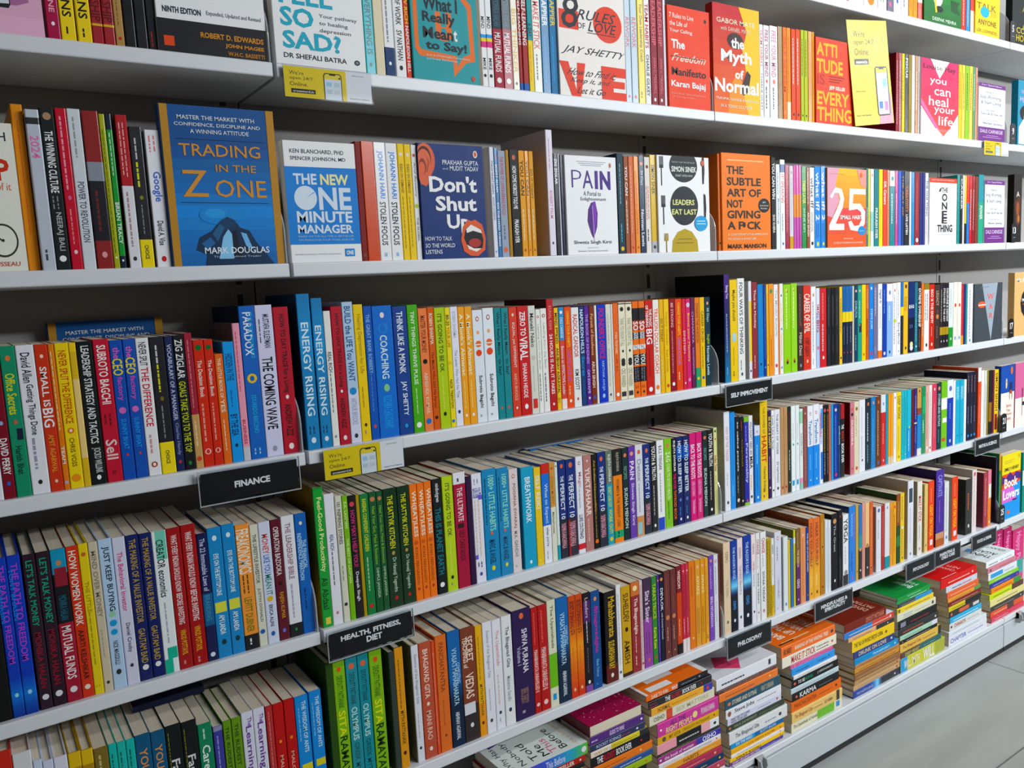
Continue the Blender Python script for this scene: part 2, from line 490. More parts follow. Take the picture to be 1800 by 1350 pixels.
        t('MARK DOUGLAS', .28, .885, .86, .925, 'e8ecf0', .012); t('The Disciplined Trader', .35, .94, .78, .955, 'b8c8d8', 0)
    elif key == 'minute':
        r(0, .21, 1, .85, '1a7ed0')
        t('KEN BLANCHARD, PHD', .09, .065, .84, .105, '333a44', .01); t('SPENCER JOHNSON, MD', .09, .125, .86, .165, '333a44', .01)
        t('THE', .11, .265, .43, .35, 'dce6f0', B); t('NEW', .48, .265, .88, .35, 'f8ecb0', B)
        el(.26, .465, .155, .10, 'dce6f0', 40); pg([(.26, .465), (.38, .415), (.385, .42)], '1a7ed0'); t('NE', .44, .375, .90, .555, 'dce6f0', B)
        t('MINUTE', .12, .575, .90, .665, 'dce6f0', B); t('MANAGER', .12, .685, .90, .755, 'dce6f0', B)
        t('BASED ON THE ALL-TIME #1 BESTSELLER', .12, .775, .9, .79, 'b0d4f0', 0); t('ON MANAGING YOUR WORK AND LIFE', .12, .805, .9, .82, 'b0d4f0', 0)
        t('Available Exclusively in the Indian Subcontinent', .06, .925, .7, .94, '889', 0)
        r(.76, .89, .90, .955, '2a84cc'); t('ONE', .78, .905, .88, .94, 'f4f4f8', B)
    elif key == 'shutup':
        el(.10, .145, .15, .145, 'd86a48', 36); pg([(.0, .2), (.20, .22), (.17, .32), (.10, .37), (.02, .35), (0, .30)], 'd86a48')
        el(.09, .13, .105, .105, '4a201c', 30); el(.085, .15, .10, .10, 'd87050', 30); el(.06, .20, .055, .07, '8a3826', 24); el(.05, .215, .045, .055, 'd86a48', 24); pg([(.12, .10), (.17, .16), (.13, .25), (.11, .24), (.14, .16)], 'b85236')
        el(.88, .075, .035, .032, 'e8e0d8'); el(.88, .075, .022, .022, 'c86040')
        t('PRAKHAR GUPTA', .36, .135, .92, .175, 'e0e6f0', .008); t('and', .36, .20, .44, .22, 'c0c8d8', 0); t('MUDIT YADAV', .47, .185, .92, .225, 'e0e6f0', .008)
        t("Don't", .14, .275, .88, .41, 'f2f4f8', B); t('Shut', .22, .45, .86, .575, 'f2f4f8', B); t('Up', .38, .61, .74, .775, 'f2f4f8', B)
        pg([(.62, .72), (.70, .655), (.76, .67), (.82, .655), (.93, .70), (.98, .82), (.96, .93), (.84, .985), (.72, .98), (.62, .94), (.58, .84)], 'd8603c')
        pg([(.66, .74), (.74, .70), (.90, .74), (.94, .84), (.92, .91), (.82, .94), (.68, .90), (.63, .82)], '1c1418')
        pg([(.67, .74), (.75, .70), (.90, .745), (.92, .78), (.78, .755), (.68, .775)], 'f0ece4'); pg([(.67, .88), (.78, .915), (.90, .915), (.82, .945), (.70, .92)], 'f0ece4'); el(.80, .865, .10, .04, 'a83a34')
        t('HOW TO TALK', .03, .805, .44, .84, 'e0e6f0', .008); t('SO THE WORLD', .03, .865, .48, .90, 'e0e6f0', .008); t('LISTENS', .03, .92, .28, .955, 'e0e6f0', .008)
    elif key == 'pain':
        for i in range(3): r(.22 + i * .04, .055 + i * .018, .80 - i * .05, .061 + i * .018, '99a')
        el(.88, .085, .03, .03, 'e8d8d0'); el(.88, .085, .02, .022, 'b86048')
        t('P', .12, .145, .31, .325, '4a2c84', -.02); t('A', .33, .145, .53, .325, '4a2c84', .0); t('I', .57, .145, .63, .325, '4a2c84', .02); t('N', .67, .145, .88, .325, '4a2c84', .04)
        t('A Portal to', .34, .355, .68, .40, '667', 0); t('Enlightenment', .28, .415, .78, .46, '667', 0)
        pg([(.48, .47), (.56, .455), (.60, .58), (.58, .72), (.53, .80), (.50, .83), (.46, .78), (.40, .66), (.42, .54)], '52247a'); pg([(.50, .47), (.56, .46), (.58, .6), (.54, .76), (.50, .80)], '7a3aa8'); pg([(.495, .5), (.505, .5), (.525, .86), (.515, .86)], 'c8b0d8')
        t('Shweta Singh Kirti', .12, .855, .86, .90, '445', .002); t('FOREWORD BY', .38, .925, .6, .935, '99a', 0); t('Swami Sarvapriyananda', .20, .955, .78, .975, '778', 0)
    elif key == 'leaders':
        el(.50, .10, .27, .17, '22262a', 40); t('THE NEW YORK TIMES BESTSELLER', .28, .055, .72, .07, 'b0b4b0', 0); t('SIMON SINEK', .27, .105, .75, .16, 'f0f0ec', .018); t('START WITH WHY', .34, .19, .68, .212, 'c8ccc8', .008)
        el(.50, .515, .27, .205, '22262a', 40); t('LEADERS', .28, .45, .70, .505, 'e4e49a', .022); t('EAT LAST', .26, .55, .74, .605, 'e4e49a', .022)
        pg([(.24, 1), (.26, .88), (.36, .79), (.50, .755), (.64, .79), (.74, .88), (.76, 1)], 'b89c34'); r(.36, .86, .64, .87, '8a7424'); r(.32, .9, .66, .91, '8a7424')
        for cu, cv, s in ((.08, .15, 1), (.10, .55, 1), (.14, .9, .7)):
            k = '2a2e32' if s == 1 else 'a8903c'
            r(cu - .008, cv - .02, cu + .008, cv + .16 * s, k)
            for q in (-.03, -.01, .01, .03): r(cu + q - .005, cv - .14 * s, cu + q + .005, cv - .03, k)
            r(cu - .035, cv - .05, cu + .035, cv - .02, k)
        for cu, cv in ((.88, .1), (.90, .5)):
            pg([(cu - .012, cv - .12), (cu + .02, cv - .1), (cu + .03, cv + .04), (cu + .01, cv + .18), (cu - .01, cv + .18)], '2a2e32')
        el(.82, .70, .13, .082, '2a9cd4'); r(.74, .67, .9, .68, 'b8e0f0'); r(.73, .70, .91, .71, 'b8e0f0'); el(.87, .06, .03, .03, 'c86a4a')
    elif key == 'subtle':
        r(.12, .065, .86, .075, 'f8c890')
        for s, b, x1 in (('THE', .13, .44), ('SUBTLE', .245, .80), ('ART OF', .36, .80), ('NOT', .475, .42), ('GIVING', .585, .78)):
            t(s, .10, b, x1, b + .08, '33241c', .03)
        t('A F', .10, .70, .42, .78, '33241c', .03); el(.44, .735, .03, .03, '241812', 10); t('CK', .50, .70, .80, .78, '33241c', .03)
        el(.86, .53, .12, .075, '1c1c1c'); t('#1', .83, .485, .89, .505, 'e8e0d8', 0); t('international', .77, .522, .95, .538, 'e8e0d8', 0); t('Bestseller', .79, .552, .93, .568, 'e8e0d8', 0)
        t('A COUNTERINTUITIVE APPROACH', .10, .825, .92, .845, 'fae0c0', .012); t('TO LIVING A GOOD LIFE', .10, .872, .68, .892, 'fae0c0', .012)
        t('MARK MANSON', .10, .935, .90, .98, '33241c', .022)
    elif key == 'habits':
        grad(0, 0, 1, .5, 'ecb43c', 'e88a3c', 6); grad(0, .5, 1, 1, 'd84a4a', 'e0602c', 6)
        pg([(0, 0), (.3, 0), (.2, .2), (.3, .4), (.12, .62), (0, .6)], 'd8a0b0'); pg([(.75, 0), (1, 0), (1, .24), (.85, .2)], 'e89a8a')
        r(.05, .07, .45, .075, 'c87a3c'); el(.86, .075, .04, .035, 'd86a3a')
        pg([(.06, .36), (.20, .24), (.36, .26), (.42, .38), (.38, .50), (.20, .70), (.42, .70), (.42, .78), (.04, .78), (.04, .72), (.28, .46), (.32, .38), (.28, .31), (.18, .31), (.12, .38)], 'fcf0ec')
        pg([(.56, .25), (.98, .25), (.98, .32), (.66, .32), (.64, .44), (.84, .44), (.97, .54), (.96, .70), (.82, .80), (.58, .78), (.52, .68), (.60, .66), (.68, .73), (.80, .72), (.88, .64), (.86, .55), (.76, .51), (.54, .53)], 'fcf0ec')
        t('SMALL HABITS', .32, .59, .94, .64, 'fcf0ec', .02)
        el(.88, .79, .10, .06, '2a88c4'); r(.82, .79, .94, .795, 'b8e0f0')
        t('MANOJ', .40, .88, .64, .905, 'f4c8b8', .004); t('CHENTHAMARAKSHAN', .14, .93, .90, .955, 'f4c8b8', .004)
    elif key == 'onething':
        r(0, 0, 1, .07, 'd0442c'); t('GARY KELLER & JAY PAPASAN', .06, .02, .9, .045, 'f4d0c8', 0)
        t('THE', .42, .14, .66, .21, '1c1c20', .02)
        for i, (s, b) in enumerate((('O', .23), ('N', .36), ('E', .49), ('·', .6))):
            if s != '·': t(s, .44, b, .64, b + .11, '1c1c20', .03)
        pg([(.36, .16), (.42, .14), (.40, .2), (.32, .21)], '333'); t('E', .44, .595, .64, .68, '1c1c20', .03)
        t('THING', .28, .70, .84, .81, '1c1c20', .03)
        r(.3, .85, .8, .857, 'b0b0b8'); r(.25, .88, .85, .885, 'c0c0c8')
    elif key == 'noir':
        t('A', .3, .25, .7, .33, 'e0d0c0', .01); pg([(.1, .4), (.8, .3), (.9, .7), (.3, .8)], '4a2414'); el(.5, .5, .2, .1, '8a4a24'); el(.6, .65, .15, .06, 'a86a3a')
    elif key == 'flowers':
        t('A', .3, .2, .6, .3, 'd8e0e0', 0); el(.25, .6, .15, .08, 'c8a83c'); el(.4, .68, .12, .07, '6a5a2a'); el(.2, .75, .12, .05, 'd8c8a0')
    elif key == 'war':
        pg([(.26, 0), (.82, 0), (.60, 1)], '9aa2b0')
        t('W', .45, .18, .68, .28, 'e0543c', .012); t('A', .52, .36, .64, .45, 'e0543c', .012); t('R', .53, .52, .65, .61, 'e0543c', .012)
        el(.26, .36, .14, .055, 'd8603c', 24); r(.14, .355, .4, .375, 'e8e0d8'); t('ROBERT GREENE', .2, .05, .5, .07, '889', 0)
    elif key == 'murakami':
        t('MURAKAMI', .08, .09, .98, .16, 'f4ece0', .004); r(.7, .21, .98, .215, '8a6a3a'); r(.7, .235, .94, .24, '8a6a3a')
        pg([(.62, .22), (.45, .25), (.30, .35), (.24, .48), (.28, .62), (.42, .72), (.56, .75)], '1a1c22')
        pg([(.62, .36), (.82, .40), (.94, .52), (.92, .66), (.80, .78), (.64, .86)], 'f0eeea')
        t('MEN', .30, .415, .56, .465, 'f0eeea', .016); t('WITHOUT', .31, .49, .60, .525, 'b8602c', .008); t('WO', .42, .56, .62, .605, 'f0eeea', .016); t('MEN', .64, .56, .88, .605, 'd88a6a', .016)
    elif key == 'memory':
        r(0, .42, 1, 1, 'ece4dc'); el(.79, .09, .08, .06, 'c8703c'); el(.4, .28, .06, .08, 'd8c89a'); r(.36, .25, .44, .26, '2a4a8a')
        pg([(.62, .27), (.84, .27), (.84, .52), (.80, .52), (.80, .40), (.66, .40), (.66, .52), (.62, .52)], '1c2a5c'); el(.74, .42, .10, .03, 'b8502c'); r(.64, .42, .66, .55, '8a4a2c'); r(.82, .42, .84, .55, '8a4a2c')
        for s, b, x1 in (('Before', .60, .80), ('Your', .67, .72), ('Memory', .735, .84), ('Fades', .80, .78)):
            t(s, .42, b, x1, b + .05, 'c8503c', .0)
    elif key == 'pinkchair':
        r(0, .55, 1, 1, 'ece4dc'); pg([(.5, .4), (.56, .4), (.56, .62), (.8, .62), (.8, .84), (.76, .84), (.76, .68), (.54, .68), (.54, .84), (.5, .84)], '3a2430')
    elif key == 'booklovers':
        r(0, .30, 1, .52, 'd8502c'); pg([(0, .32), (.2, .36), (.42, .28), (.6, .36), (.75, .30), (1, .34), (1, .44), (.7, .40), (.5, .46), (.2, .40), (0, .46)], '4a2478')
        r(0, .52, 1, .74, 'd070c8'); r(0, .74, 1, 1, '2490d8'); pg([(.6, .5), (1, .46), (1, .74), (.8, .74)], '2490d8')
        t('EMILY HENRY', .12, .205, .90, .255, '1c1c1c', .014); el(.90, .07, .035, .03, 'b8a414'); r(.1, .1, .6, .105, '8a7a14'); r(.12, .13, .55, .135, '8a7a14')
        t('Book', .12, .37, .84, .51, 'f8f4ec', .03); t('Lovers', .06, .55, .94, .685, 'f8f4ec', .03)
        pg([(.55, .72), (.85, .72), (.8, .745), (.6, .745)], '3a2060'); el(.35, .9, .08, .03, 'e0603c')
    elif key == 'teal':
        r(0, .3, 1, .55, 'dce4e4'); t('A', .1, .33, .6, .47, '1c2a2a', 0); el(.4, .12, .3, .06, '1c6a60')
    elif key == 'told':
        r(0, 0, 1, 1, 'e6eae4')
        for s, b, x1, k in (('Why Has', .06, .78, '1c2420'), ('Nobody', .20, .82, '1c2420'), ('Told', .34, .62, '1c2420'), ('Me', .47, .44, '1c2420'), ('This', .58, .52, 'd86a8a'), ('Before', .70, .74, '1c2420')):
            t(s, .10, b, x1, b + .09, k, .0)
        t('DR JULIE SMITH', .1, .88, .9, .93, 'd8b080', 0); pg([(.80, .1), (1, .08), (1, .3), (.86, .26)], '6a3a98'); pg([(.88, .14), (1, .12), (1, .22)], 'c82a8c')
    elif key == 'lehenga':
        grad(0, 0, 1, 1, '7a1434', 'a01c48', 5)
        pg([(.1, .1), (.9, .05), (.95, .45), (.6, .55), (.2, .5)], '5a1020'); el(.62, .32, .22, .10, 'c89078'); el(.45, .2, .12, .06, 'b87a68'); pg([(.6, .05), (1, .02), (1, .4), (.8, .3)], 'a0185a')
        rg = random.Random(3)
        for i in range(70): el(rg.uniform(.05, .97), rg.uniform(.5, .98), rg.uniform(.006, .016), rg.uniform(.004, .012), rg.choice(('d878a0', 'c84a78', 'e8a8b8', '8a1838')), 6)
    elif key == 'dare':
        r(0, 0, 1, 1, 'e8e6e4'); r(.0, .04, .72, .92, 'e8742a'); r(.05, .1, .2, .45, 'ecebea'); r(.3, .2, .42, .62, 'ecebea'); pg([(.5, .5), (.72, .5), (.72, .7), (.5, .6)], 'ecebea'); t('ABOUT THE BOOK', .76, .1, .82, .5, '556', 0)
    elif key == 'whitecover':
        pg([(.04, .42), (.30, .20), (.60, .36), (.34, .62)], 'd84a70'); t('NOTE', .22, .36, .42, .42, '7a2038', 0)
    elif key == 'barking':
        for s, b, x1 in (('BARKING', .16, .88), ('UP THE', .36, .70), ('WRONG', .53, .78), ('TREE', .69, .56)):
            t(s, .24, b, x1, b + .12, 'f8ece0', .02)
        t('ERIC BARKER', .24, .87, .8, .93, '2a1408', .012); r(.1, .1, .13, .6, 'f0c8a0'); r(.08, .04, .11, .3, '2a1408')
    elif key == 'devdutt':
        t('DEVDUTT', .16, .64, .84, .74, 'd8b0a0', .012); t('PATTANAIK', .16, .79, .92, .88, 'd8b0a0', .012)
    elif key == 'plainwhite':
        r(0, 0, 1, 1, 'e0e2ee')
    elif key == 'habitscover':
        t('Better', .18, .56, .70, .70, 'e8f4ec', .02); t('Habits', .18, .74, .72, .86, 'e8f4ec', .0); t('LEWIS', .82, .9, .95, .94, 'c8e8d0', 0)
    elif key == 'chanakya':
        el(.74, .66, .14, .10, 'd08a3c', 24); t('CHANAKYA', .14, .5, .7, .58, 'f0c8c0', 0); t('NITI', .14, .64, .4, .72, 'f0c8c0', 0); r(.05, .1, .08, .5, 'e8a098')
    elif key == 'whatevery':
        r(0, 0, .06, 1, '14181c'); t('WHAT EVERY', .18, .05, .92, .13, '16283c', .02)
    elif key == 'think':
        t('THINK', .12, .26, .72, .40, '2a3238', .016); t('AGAIN', .12, .46, .72, .60, '2a3238', .016); t('GRANT', .12, .78, .6, .88, '3a4248', .006)
        pg([(.62, .36), (.80, .30), (.86, .50), (.70, .56)], '6a9ac0'); pg([(.74, .62), (.88, .58), (.9, .7)], 'd8b05a')


# ------------------------------------------------------------------ one book
def book_mesh(t, h, d, col, items, gloss, rng):
    """spine on the x-z plane facing -y, x across the thickness, y into the shelf; returns cover and page block"""
    mb, pm, cm = MB(), MB(), MB()
    side = col
    art = None
    fore = False
    ops = []
    for it in items:
        if it.startswith('s:'): side = it[2:]
        elif it.startswith('F:') or it.startswith('C:'): art = it[2:]
        elif it == 'fore': fore = True
        else: ops.append(it)
    c = 0.0006
    over = 0.0006
    if h > 0.228 and t > 0.012 and not art:
        c, over = 0.002, 0.002
    r = min(0.0016, t * 0.22)
    prof = []
    for cx, a0 in ((r, 180), (t - r, 270)):
        for q in (0, 30, 60, 90):
            a = math.radians(a0 + q)
            prof.append((cx + r * math.cos(a), r + r * math.sin(a)))
    ci = min(c, t * 0.25)
    outer = [(0, d)] + prof + [(t, d)]
    inner = [(ci, d)] + [(ci, max(r, ci))] * (len(prof) // 2) + [(t - ci, max(r, ci))] * (len(prof) // 2) + [(t - ci, d)]
    n = len(outer)
    V = [(x, y, z) for z in (0, h) for x, y in outer] + [(x, y, z) for z in (0, h) for x, y in inner]
    sp, si, ot = [], [], []
    for i in range(n - 1):
        f = (i, i + 1, n + i + 1, n + i)
        (si if i in (0, n - 2) else sp).append(f)
        ot.append((2 * n + i + 1, 2 * n + i, 3 * n + i, 3 * n + i + 1))
        ot.append((i + 1, i, 2 * n + i, 2 * n + i + 1))
        ot.append((n + i, n + i + 1, 3 * n + i + 1, 3 * n + i))
    ot += [(0, n, 3 * n, 2 * n), (n - 1, 3 * n - 1, 4 * n - 1, 2 * n - 1)]
    mb.add(V, sp, ink(col, gloss))
    cm.add(V, si + ot, ink(side, gloss))
    pm.box((ci + 0.0001, max(r, ci) + 0.0002, over), (t - ci - 0.0001, d - over - 0.0004, h - over), PAPER)
    P = Print(mb, lambda u, v, e: (u, -e, h - v), gloss)
    for it in ops:
        if '@' in it:
            tx, rest = it.split('@', 1)
            p = rest.split(':')
            a, b = [float(q) for q in p[1].split('-')]
            sz = float(p[2]) if len(p) > 2 else 0.55
            off = float(p[3]) if len(p) > 3 else 0.0
            u0 = t * (0.5 + off - sz / 2); u1 = t * (0.5 + off + sz / 2)
            v0, v1 = a * h, b * h
            if tx == '~':          # fine print too small to read: strokes of word length
                v = v0
                rows = 2 if sz > 0.55 else 1
                for k in range(rows):
                    q0 = u0 + (u1 - u0) * k / rows; q1 = q0 + (u1 - u0) / rows * 0.6
                    v = v0
                    vs, fs = [], []
                    while v < v1 - 0.002:
                        ln = rng.uniform(0.003, 0.010)
                        e = min(v + ln, v1)
                        o = len(vs)
                        m0, m1 = q0 + (q1 - q0) * 0.25, q1 - (q1 - q0) * 0.25
                        vs += [(m0, v), (m1, v), (m1, e), (m0, e)]
                        fs.append((o + 3, o + 2, o + 1, o))
                        v = e + rng.uniform(0.0012, 0.002)
                    if vs:
                        P.poly(vs, fs, p[0])
            else:
                V2, F2, asp = text2d(tx)
                need = (u1 - u0) * asp
                if need < (v1 - v0) * 0.8 and len(tx) > 2:
                    pass
                P.text(tx, u0, v0, u1, v1, p[0], rot=True, w=0.016)
        elif it[0] == 'b':
            p = it[1:].split(':')
            a, b = [float(q) for q in p[0].split('-')]
            if len(p) > 2:
                l0, l1 = [float(q) for q in p[2].split('-')]
                P.rect(t * max(l0, 0.04), a * h, t * min(l1, 0.96), b * h, p[1])
            else:
                P.n += 1
                e = 0.00012 + 0.00004 * P.n
                pts = [(x + (x - t / 2) / t * 0.6 * e, y - e) for x, y in prof]
                m = len(pts)
                mb.add([(x, y, h - a * h) for x, y in pts] + [(x, y, h - b * h) for x, y in pts],
                       [(m + i, m + i + 1, i + 1, i) for i in range(m - 1)], ink(p[1], gloss))
        elif it[0] == 'g' and it[1] in '.01':
            p = it[1:].split(':')
            a, b = [float(q) for q in p[0].split('-')]
            A, B = rgb(p[1]), rgb(p[2])
            P.n += 1
            e = 0.00012 + 0.00004 * P.n
            pts = [(x + (x - t / 2) / t * 0.6 * e, y - e) for x, y in prof]
            m = len(pts)
            for k in range(10):
                cc = '%02x%02x%02x' % tuple(int(A[q] + (B[q] - A[q]) * k / 9) for q in range(3))
                h0, h1 = h - h * (a + (b - a) * k / 10), h - h * (a + (b - a) * (k + 1) / 10)
                mb.add([(x, y, h0) for x, y in pts] + [(x, y, h1) for x, y in pts],
                       [(m + i, m + i + 1, i + 1, i) for i in range(m - 1)], ink(cc, gloss))
        elif it[0] == 'o':
            p = it[1:].split(':')
            rr = t * float(p[1]) * 0.82
            P.ell(t / 2, float(p[0]) * h, rr * 0.8 if float(p[1]) < .3 else rr, rr, p[2].lower() if len(p[2]) > 1 else p[2], 14)
    if art:
        A = Print(cm, lambda u, v, e: (t + e, u, h - v), 0)
        A.d, A.h = d, h
        draw_art(art, A)
    return mb, pm, cm

# ------------------------------------------------------------------ words for labels
def cname(c):
    r, g, b = [k / 255 for k in rgb(c)]
    hh, s, v = colorsys.rgb_to_hsv(r, g, b)
    hh *= 360
    if v < 0.2: return 'black'
    if s < 0.12:
        return 'white' if v > 0.8 else ('grey' if v > 0.35 else 'black')
    if s < 0.25 and v > 0.75:
        return 'cream' if 20 < hh < 80 else ('pale pink' if hh < 20 or hh > 300 else 'pale blue')
    if hh < 14 or hh > 345:
        return 'maroon' if v < 0.5 else ('dusty pink' if s < .5 else 'red') if v < .92 or s > .4 else 'pink'
    if hh < 40:
        return 'brown' if v < 0.6 else ('tan' if s < 0.55 else 'orange')
    if hh < 52: return 'olive brown' if v < 0.55 else ('tan' if s < .5 else 'amber')
    if hh < 66: return 'olive' if v < 0.6 else ('pale yellow' if s < .5 else 'yellow')
    if hh < 95: return 'lime green' if v > .6 else 'olive green'
    if hh < 160: return 'dark green' if v < 0.4 else 'green'
    if hh < 195: return 'dark teal' if v < 0.4 else 'teal'
    if hh < 208: return 'dark teal' if v < .4 else 'sky blue'
    if hh < 250: return 'navy' if v < 0.52 else 'blue'
    if hh < 290: return 'dark purple' if v < .4 else 'purple'
    return 'plum' if v < .5 else ('pink' if s < .5 else 'magenta')
ONES = ['', 'first', 'second', 'third', 'fourth', 'fifth', 'sixth', 'seventh', 'eighth', 'ninth', 'tenth', 'eleventh', 'twelfth',
        'thirteenth', 'fourteenth', 'fifteenth', 'sixteenth', 'seventeenth', 'eighteenth', 'nineteenth', 'twentieth']
TENS = {2: 'twenty', 3: 'thirty', 4: 'forty', 5: 'fifty'}
def nth(n):
    if n <= 20: return ONES[n]
    t, o = divmod(n, 10)
    return TENS[t] + '-' + ONES[o] if o else TENS[t][:-1] + 'ieth'
def look(col, items):
    s = cname(col)
    tc = None
    band = None
    tot = {}
    for it in items:
        if '@' in it and not it.startswith('~'):
            p = it.split('@', 1)[1].split(':')
            a, b = p[1].split('-')
            tot[p[0]] = tot.get(p[0], 0) + float(b) - float(a)
        elif it[0] == 'b' and it[1] in '.01':
            p = it[1:].split(':')
            a, b = [float(q) for q in p[0].split('-')]
            if b - a > 0.2 and len(p) == 2 and cname(p[1]) != s:
                band = cname(p[1])
    if tot:
        tc = cname(max(tot, key=tot.get))
    if band: s = s.replace(' ', '-') + '-and-' + band.replace(' ', '-')
    return s + ' book, ' + (('tonal' if tc == cname(col) else tc) + ' lettering' if tc else 'small print')

# ------------------------------------------------------------------ the shelving
SHELF_Z = [1.9939, 1.6845, 1.3748, 1.0664, 0.7562, 0.4468, 0.1194]          # top surface of each shelf board
DECK_Z = SHELF_Z[6]
DEPTH = 0.20
BAYS = [('left', -1.0, -0.0035), ('middle', 0.0035, 0.9985), ('right', 1.0015, 2.3556 - 0.0015), ('far', 2.3556 + 0.0015, 2.3556 + 1.0)]
ROWN = ['top', 'second', 'third', 'fourth', 'fifth', 'sixth']

fl = MB()
fl.box((-3.0, -6.0, -0.05), (8.0, DEPTH + 0.1, 0.0), floor_mat())
tag(fl.build('floor'), kind='structure')
wl = MB()
wl.box((-3.0, DEPTH + 0.03, 0.0), (8.0, DEPTH + 0.1, 3.2), PANEL)
tag(wl.build('wall_back'), kind='structure')

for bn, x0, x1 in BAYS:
    p = MB()
    p.box((x0 - 0.002, DEPTH, 0.0), (x1 + 0.002, DEPTH + 0.02, 2.35), PANEL)
    tag(p.build('back_panel'), 'tall grey steel back panel behind the %s bay of bookshelves' % bn, 'panel', 'back panels of the bookshelf')
    for k in range(6):
        z = SHELF_Z[k]
        m = MB()
        m.box((x0, 0.0, z - 0.022), (x1, DEPTH - 0.002, z), STEEL, 0.0025)
        o = m.build('shelf_board')
        tag(o, 'white steel shelf board, %s row from the top of the %s bay' % (ROWN[k], bn), 'shelf', 'white shelf boards')
    m = MB()
    m.box((x0, -0.021, DECK_Z - 0.018), (x1, DEPTH - 0.002, DECK_Z), STEEL, 0.0025)
    tag(m.build('base_deck'), 'white base deck at the bottom of the %s bay, under the book stacks' % bn, 'shelf', 'white base decks')
    m = MB()
    m.box((x0 + 0.0005, -0.020, 0.016), (x1 - 0.0005, -0.004, DECK_Z - 0.0245), KICK, 0.002)
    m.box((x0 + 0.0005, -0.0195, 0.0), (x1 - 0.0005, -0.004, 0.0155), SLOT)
    m.box((x0 + 0.0005, -0.004, 0.0), (x1 - 0.0005, DEPTH - 0.002, DECK_Z - 0.0185), SLOT)
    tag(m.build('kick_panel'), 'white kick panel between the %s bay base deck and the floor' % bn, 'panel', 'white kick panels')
for i, (bx, bn) in enumerate(((0.0, 'left and middle'), (1.0, 'middle and right'), (2.3556, 'right and far'))):
    u = MB()
    bx -= 0.028
    u.box((bx - 0.016, DEPTH - 0.0015, 0.0), (bx + 0.016, DEPTH - 0.0002, 2.35), PANEL)
    r = u.build('upright_post')
    tag(r, 'slotted grey upright post between the %s bays' % bn, 'post', 'upright posts of the bookshelf')
    s = MB()
    z = 0.06
    while z < 2.3:
        s.box((bx - 0.005, DEPTH - 0.0022, z), (bx + 0.005, DEPTH - 0.0016, z + 0.034), SLOT)
        z += 0.0515
    s.build('slots', r)

# ------------------------------------------------------------------ books standing on the shelves
PHR = {'0R': 'topmost shelf at upper right', '0M': 'topmost shelf', '1L': "left bay's top shelf", '1M': "middle bay's top shelf",
       '1R': 'shelf with the yellow poster', '2L': 'left shelf above the FINANCE shelf', '2M': 'shelf with the open mouth cover',
       '2R': 'shelf above the SELF IMPROVEMENT shelf', '3L': 'FINANCE sign shelf', '3M': 'middle shelf above the HEALTH shelf',
       '3R': 'SELF IMPROVEMENT shelf', '4L': 'left shelf below the FINANCE sign', '4M': 'HEALTH sign shelf', '4R': 'MATHS sign shelf',
       '6F': 'far base deck at right edge', '5L': 'lowest left shelf', '5M': 'shelf below the HEALTH sign', '5R': 'PHILOSOPHY sign shelf'}
FACE_LABEL = {'pinkcard': 'pink card with the corner of a phone at the top left', 'technical': 'white and black investing book with orange author lettering, facing out at top left', 'sosad': 'white book with big teal SO SAD? lettering, facing out', 'meant': 'teal book with an orange speech bubble, facing out', 'love': 'white book with red letters and handwritten title, facing out', 'freedom': 'orange-red book with a scribbled-out title word, facing out', 'myth': 'red and yellow book with bold white lettering, facing out', 'attitude': 'red book with tall yellow lettering beside the yellow poster', 'heal': 'white book with a pink-red heart shape, facing out', 'worry': {'1R': 'white book with purple bands, facing out two shelves above SELF IMPROVEMENT', '2R': 'white book with purple bands, facing out one shelf above SELF IMPROVEMENT'}, 'hypothesis': 'teal romance book with a dark-haired couple, facing out at right edge', 'deepak': 'green book with a white shape and yellow stick, facing out', 'anyone': 'yellow book with a blue speech bubble, facing out at upper right', 'verity': 'black book with gold script lettering at the top right corner', 'bicycle': 'cream book with a bicycle wheel drawing at the left edge', 'zone': 'blue book with gold side stripes and a man in a suit', 'minute': 'white and blue book with ONE in huge letters, facing out', 'shutup': 'navy book with an ear and an open red mouth', 'pain': 'white book with a purple feather, facing out', 'leaders': 'white book with black plates, forks and knives, facing out', 'subtle': 'orange book with dark block lettering, facing out', 'habits': 'orange and pink book with a huge white 25', 'onething': 'white book with stacked black letters and red top strip', 'noir': 'dark book with a brown blurred picture at the right bay end', 'flowers': 'grey-blue book with flowers at the right edge', 'war': 'dark grey book with a pale wedge and red WAR letters', 'murakami': 'tan book with black and white half circles at right edge', 'memory': 'blue and white book with chairs, facing out', 'pinkchair': 'pink and white book with a chair at the right edge', 'booklovers': 'bright yellow, pink and blue book with white Book Lovers lettering', 'teal': 'teal and white book facing out at the right edge'}
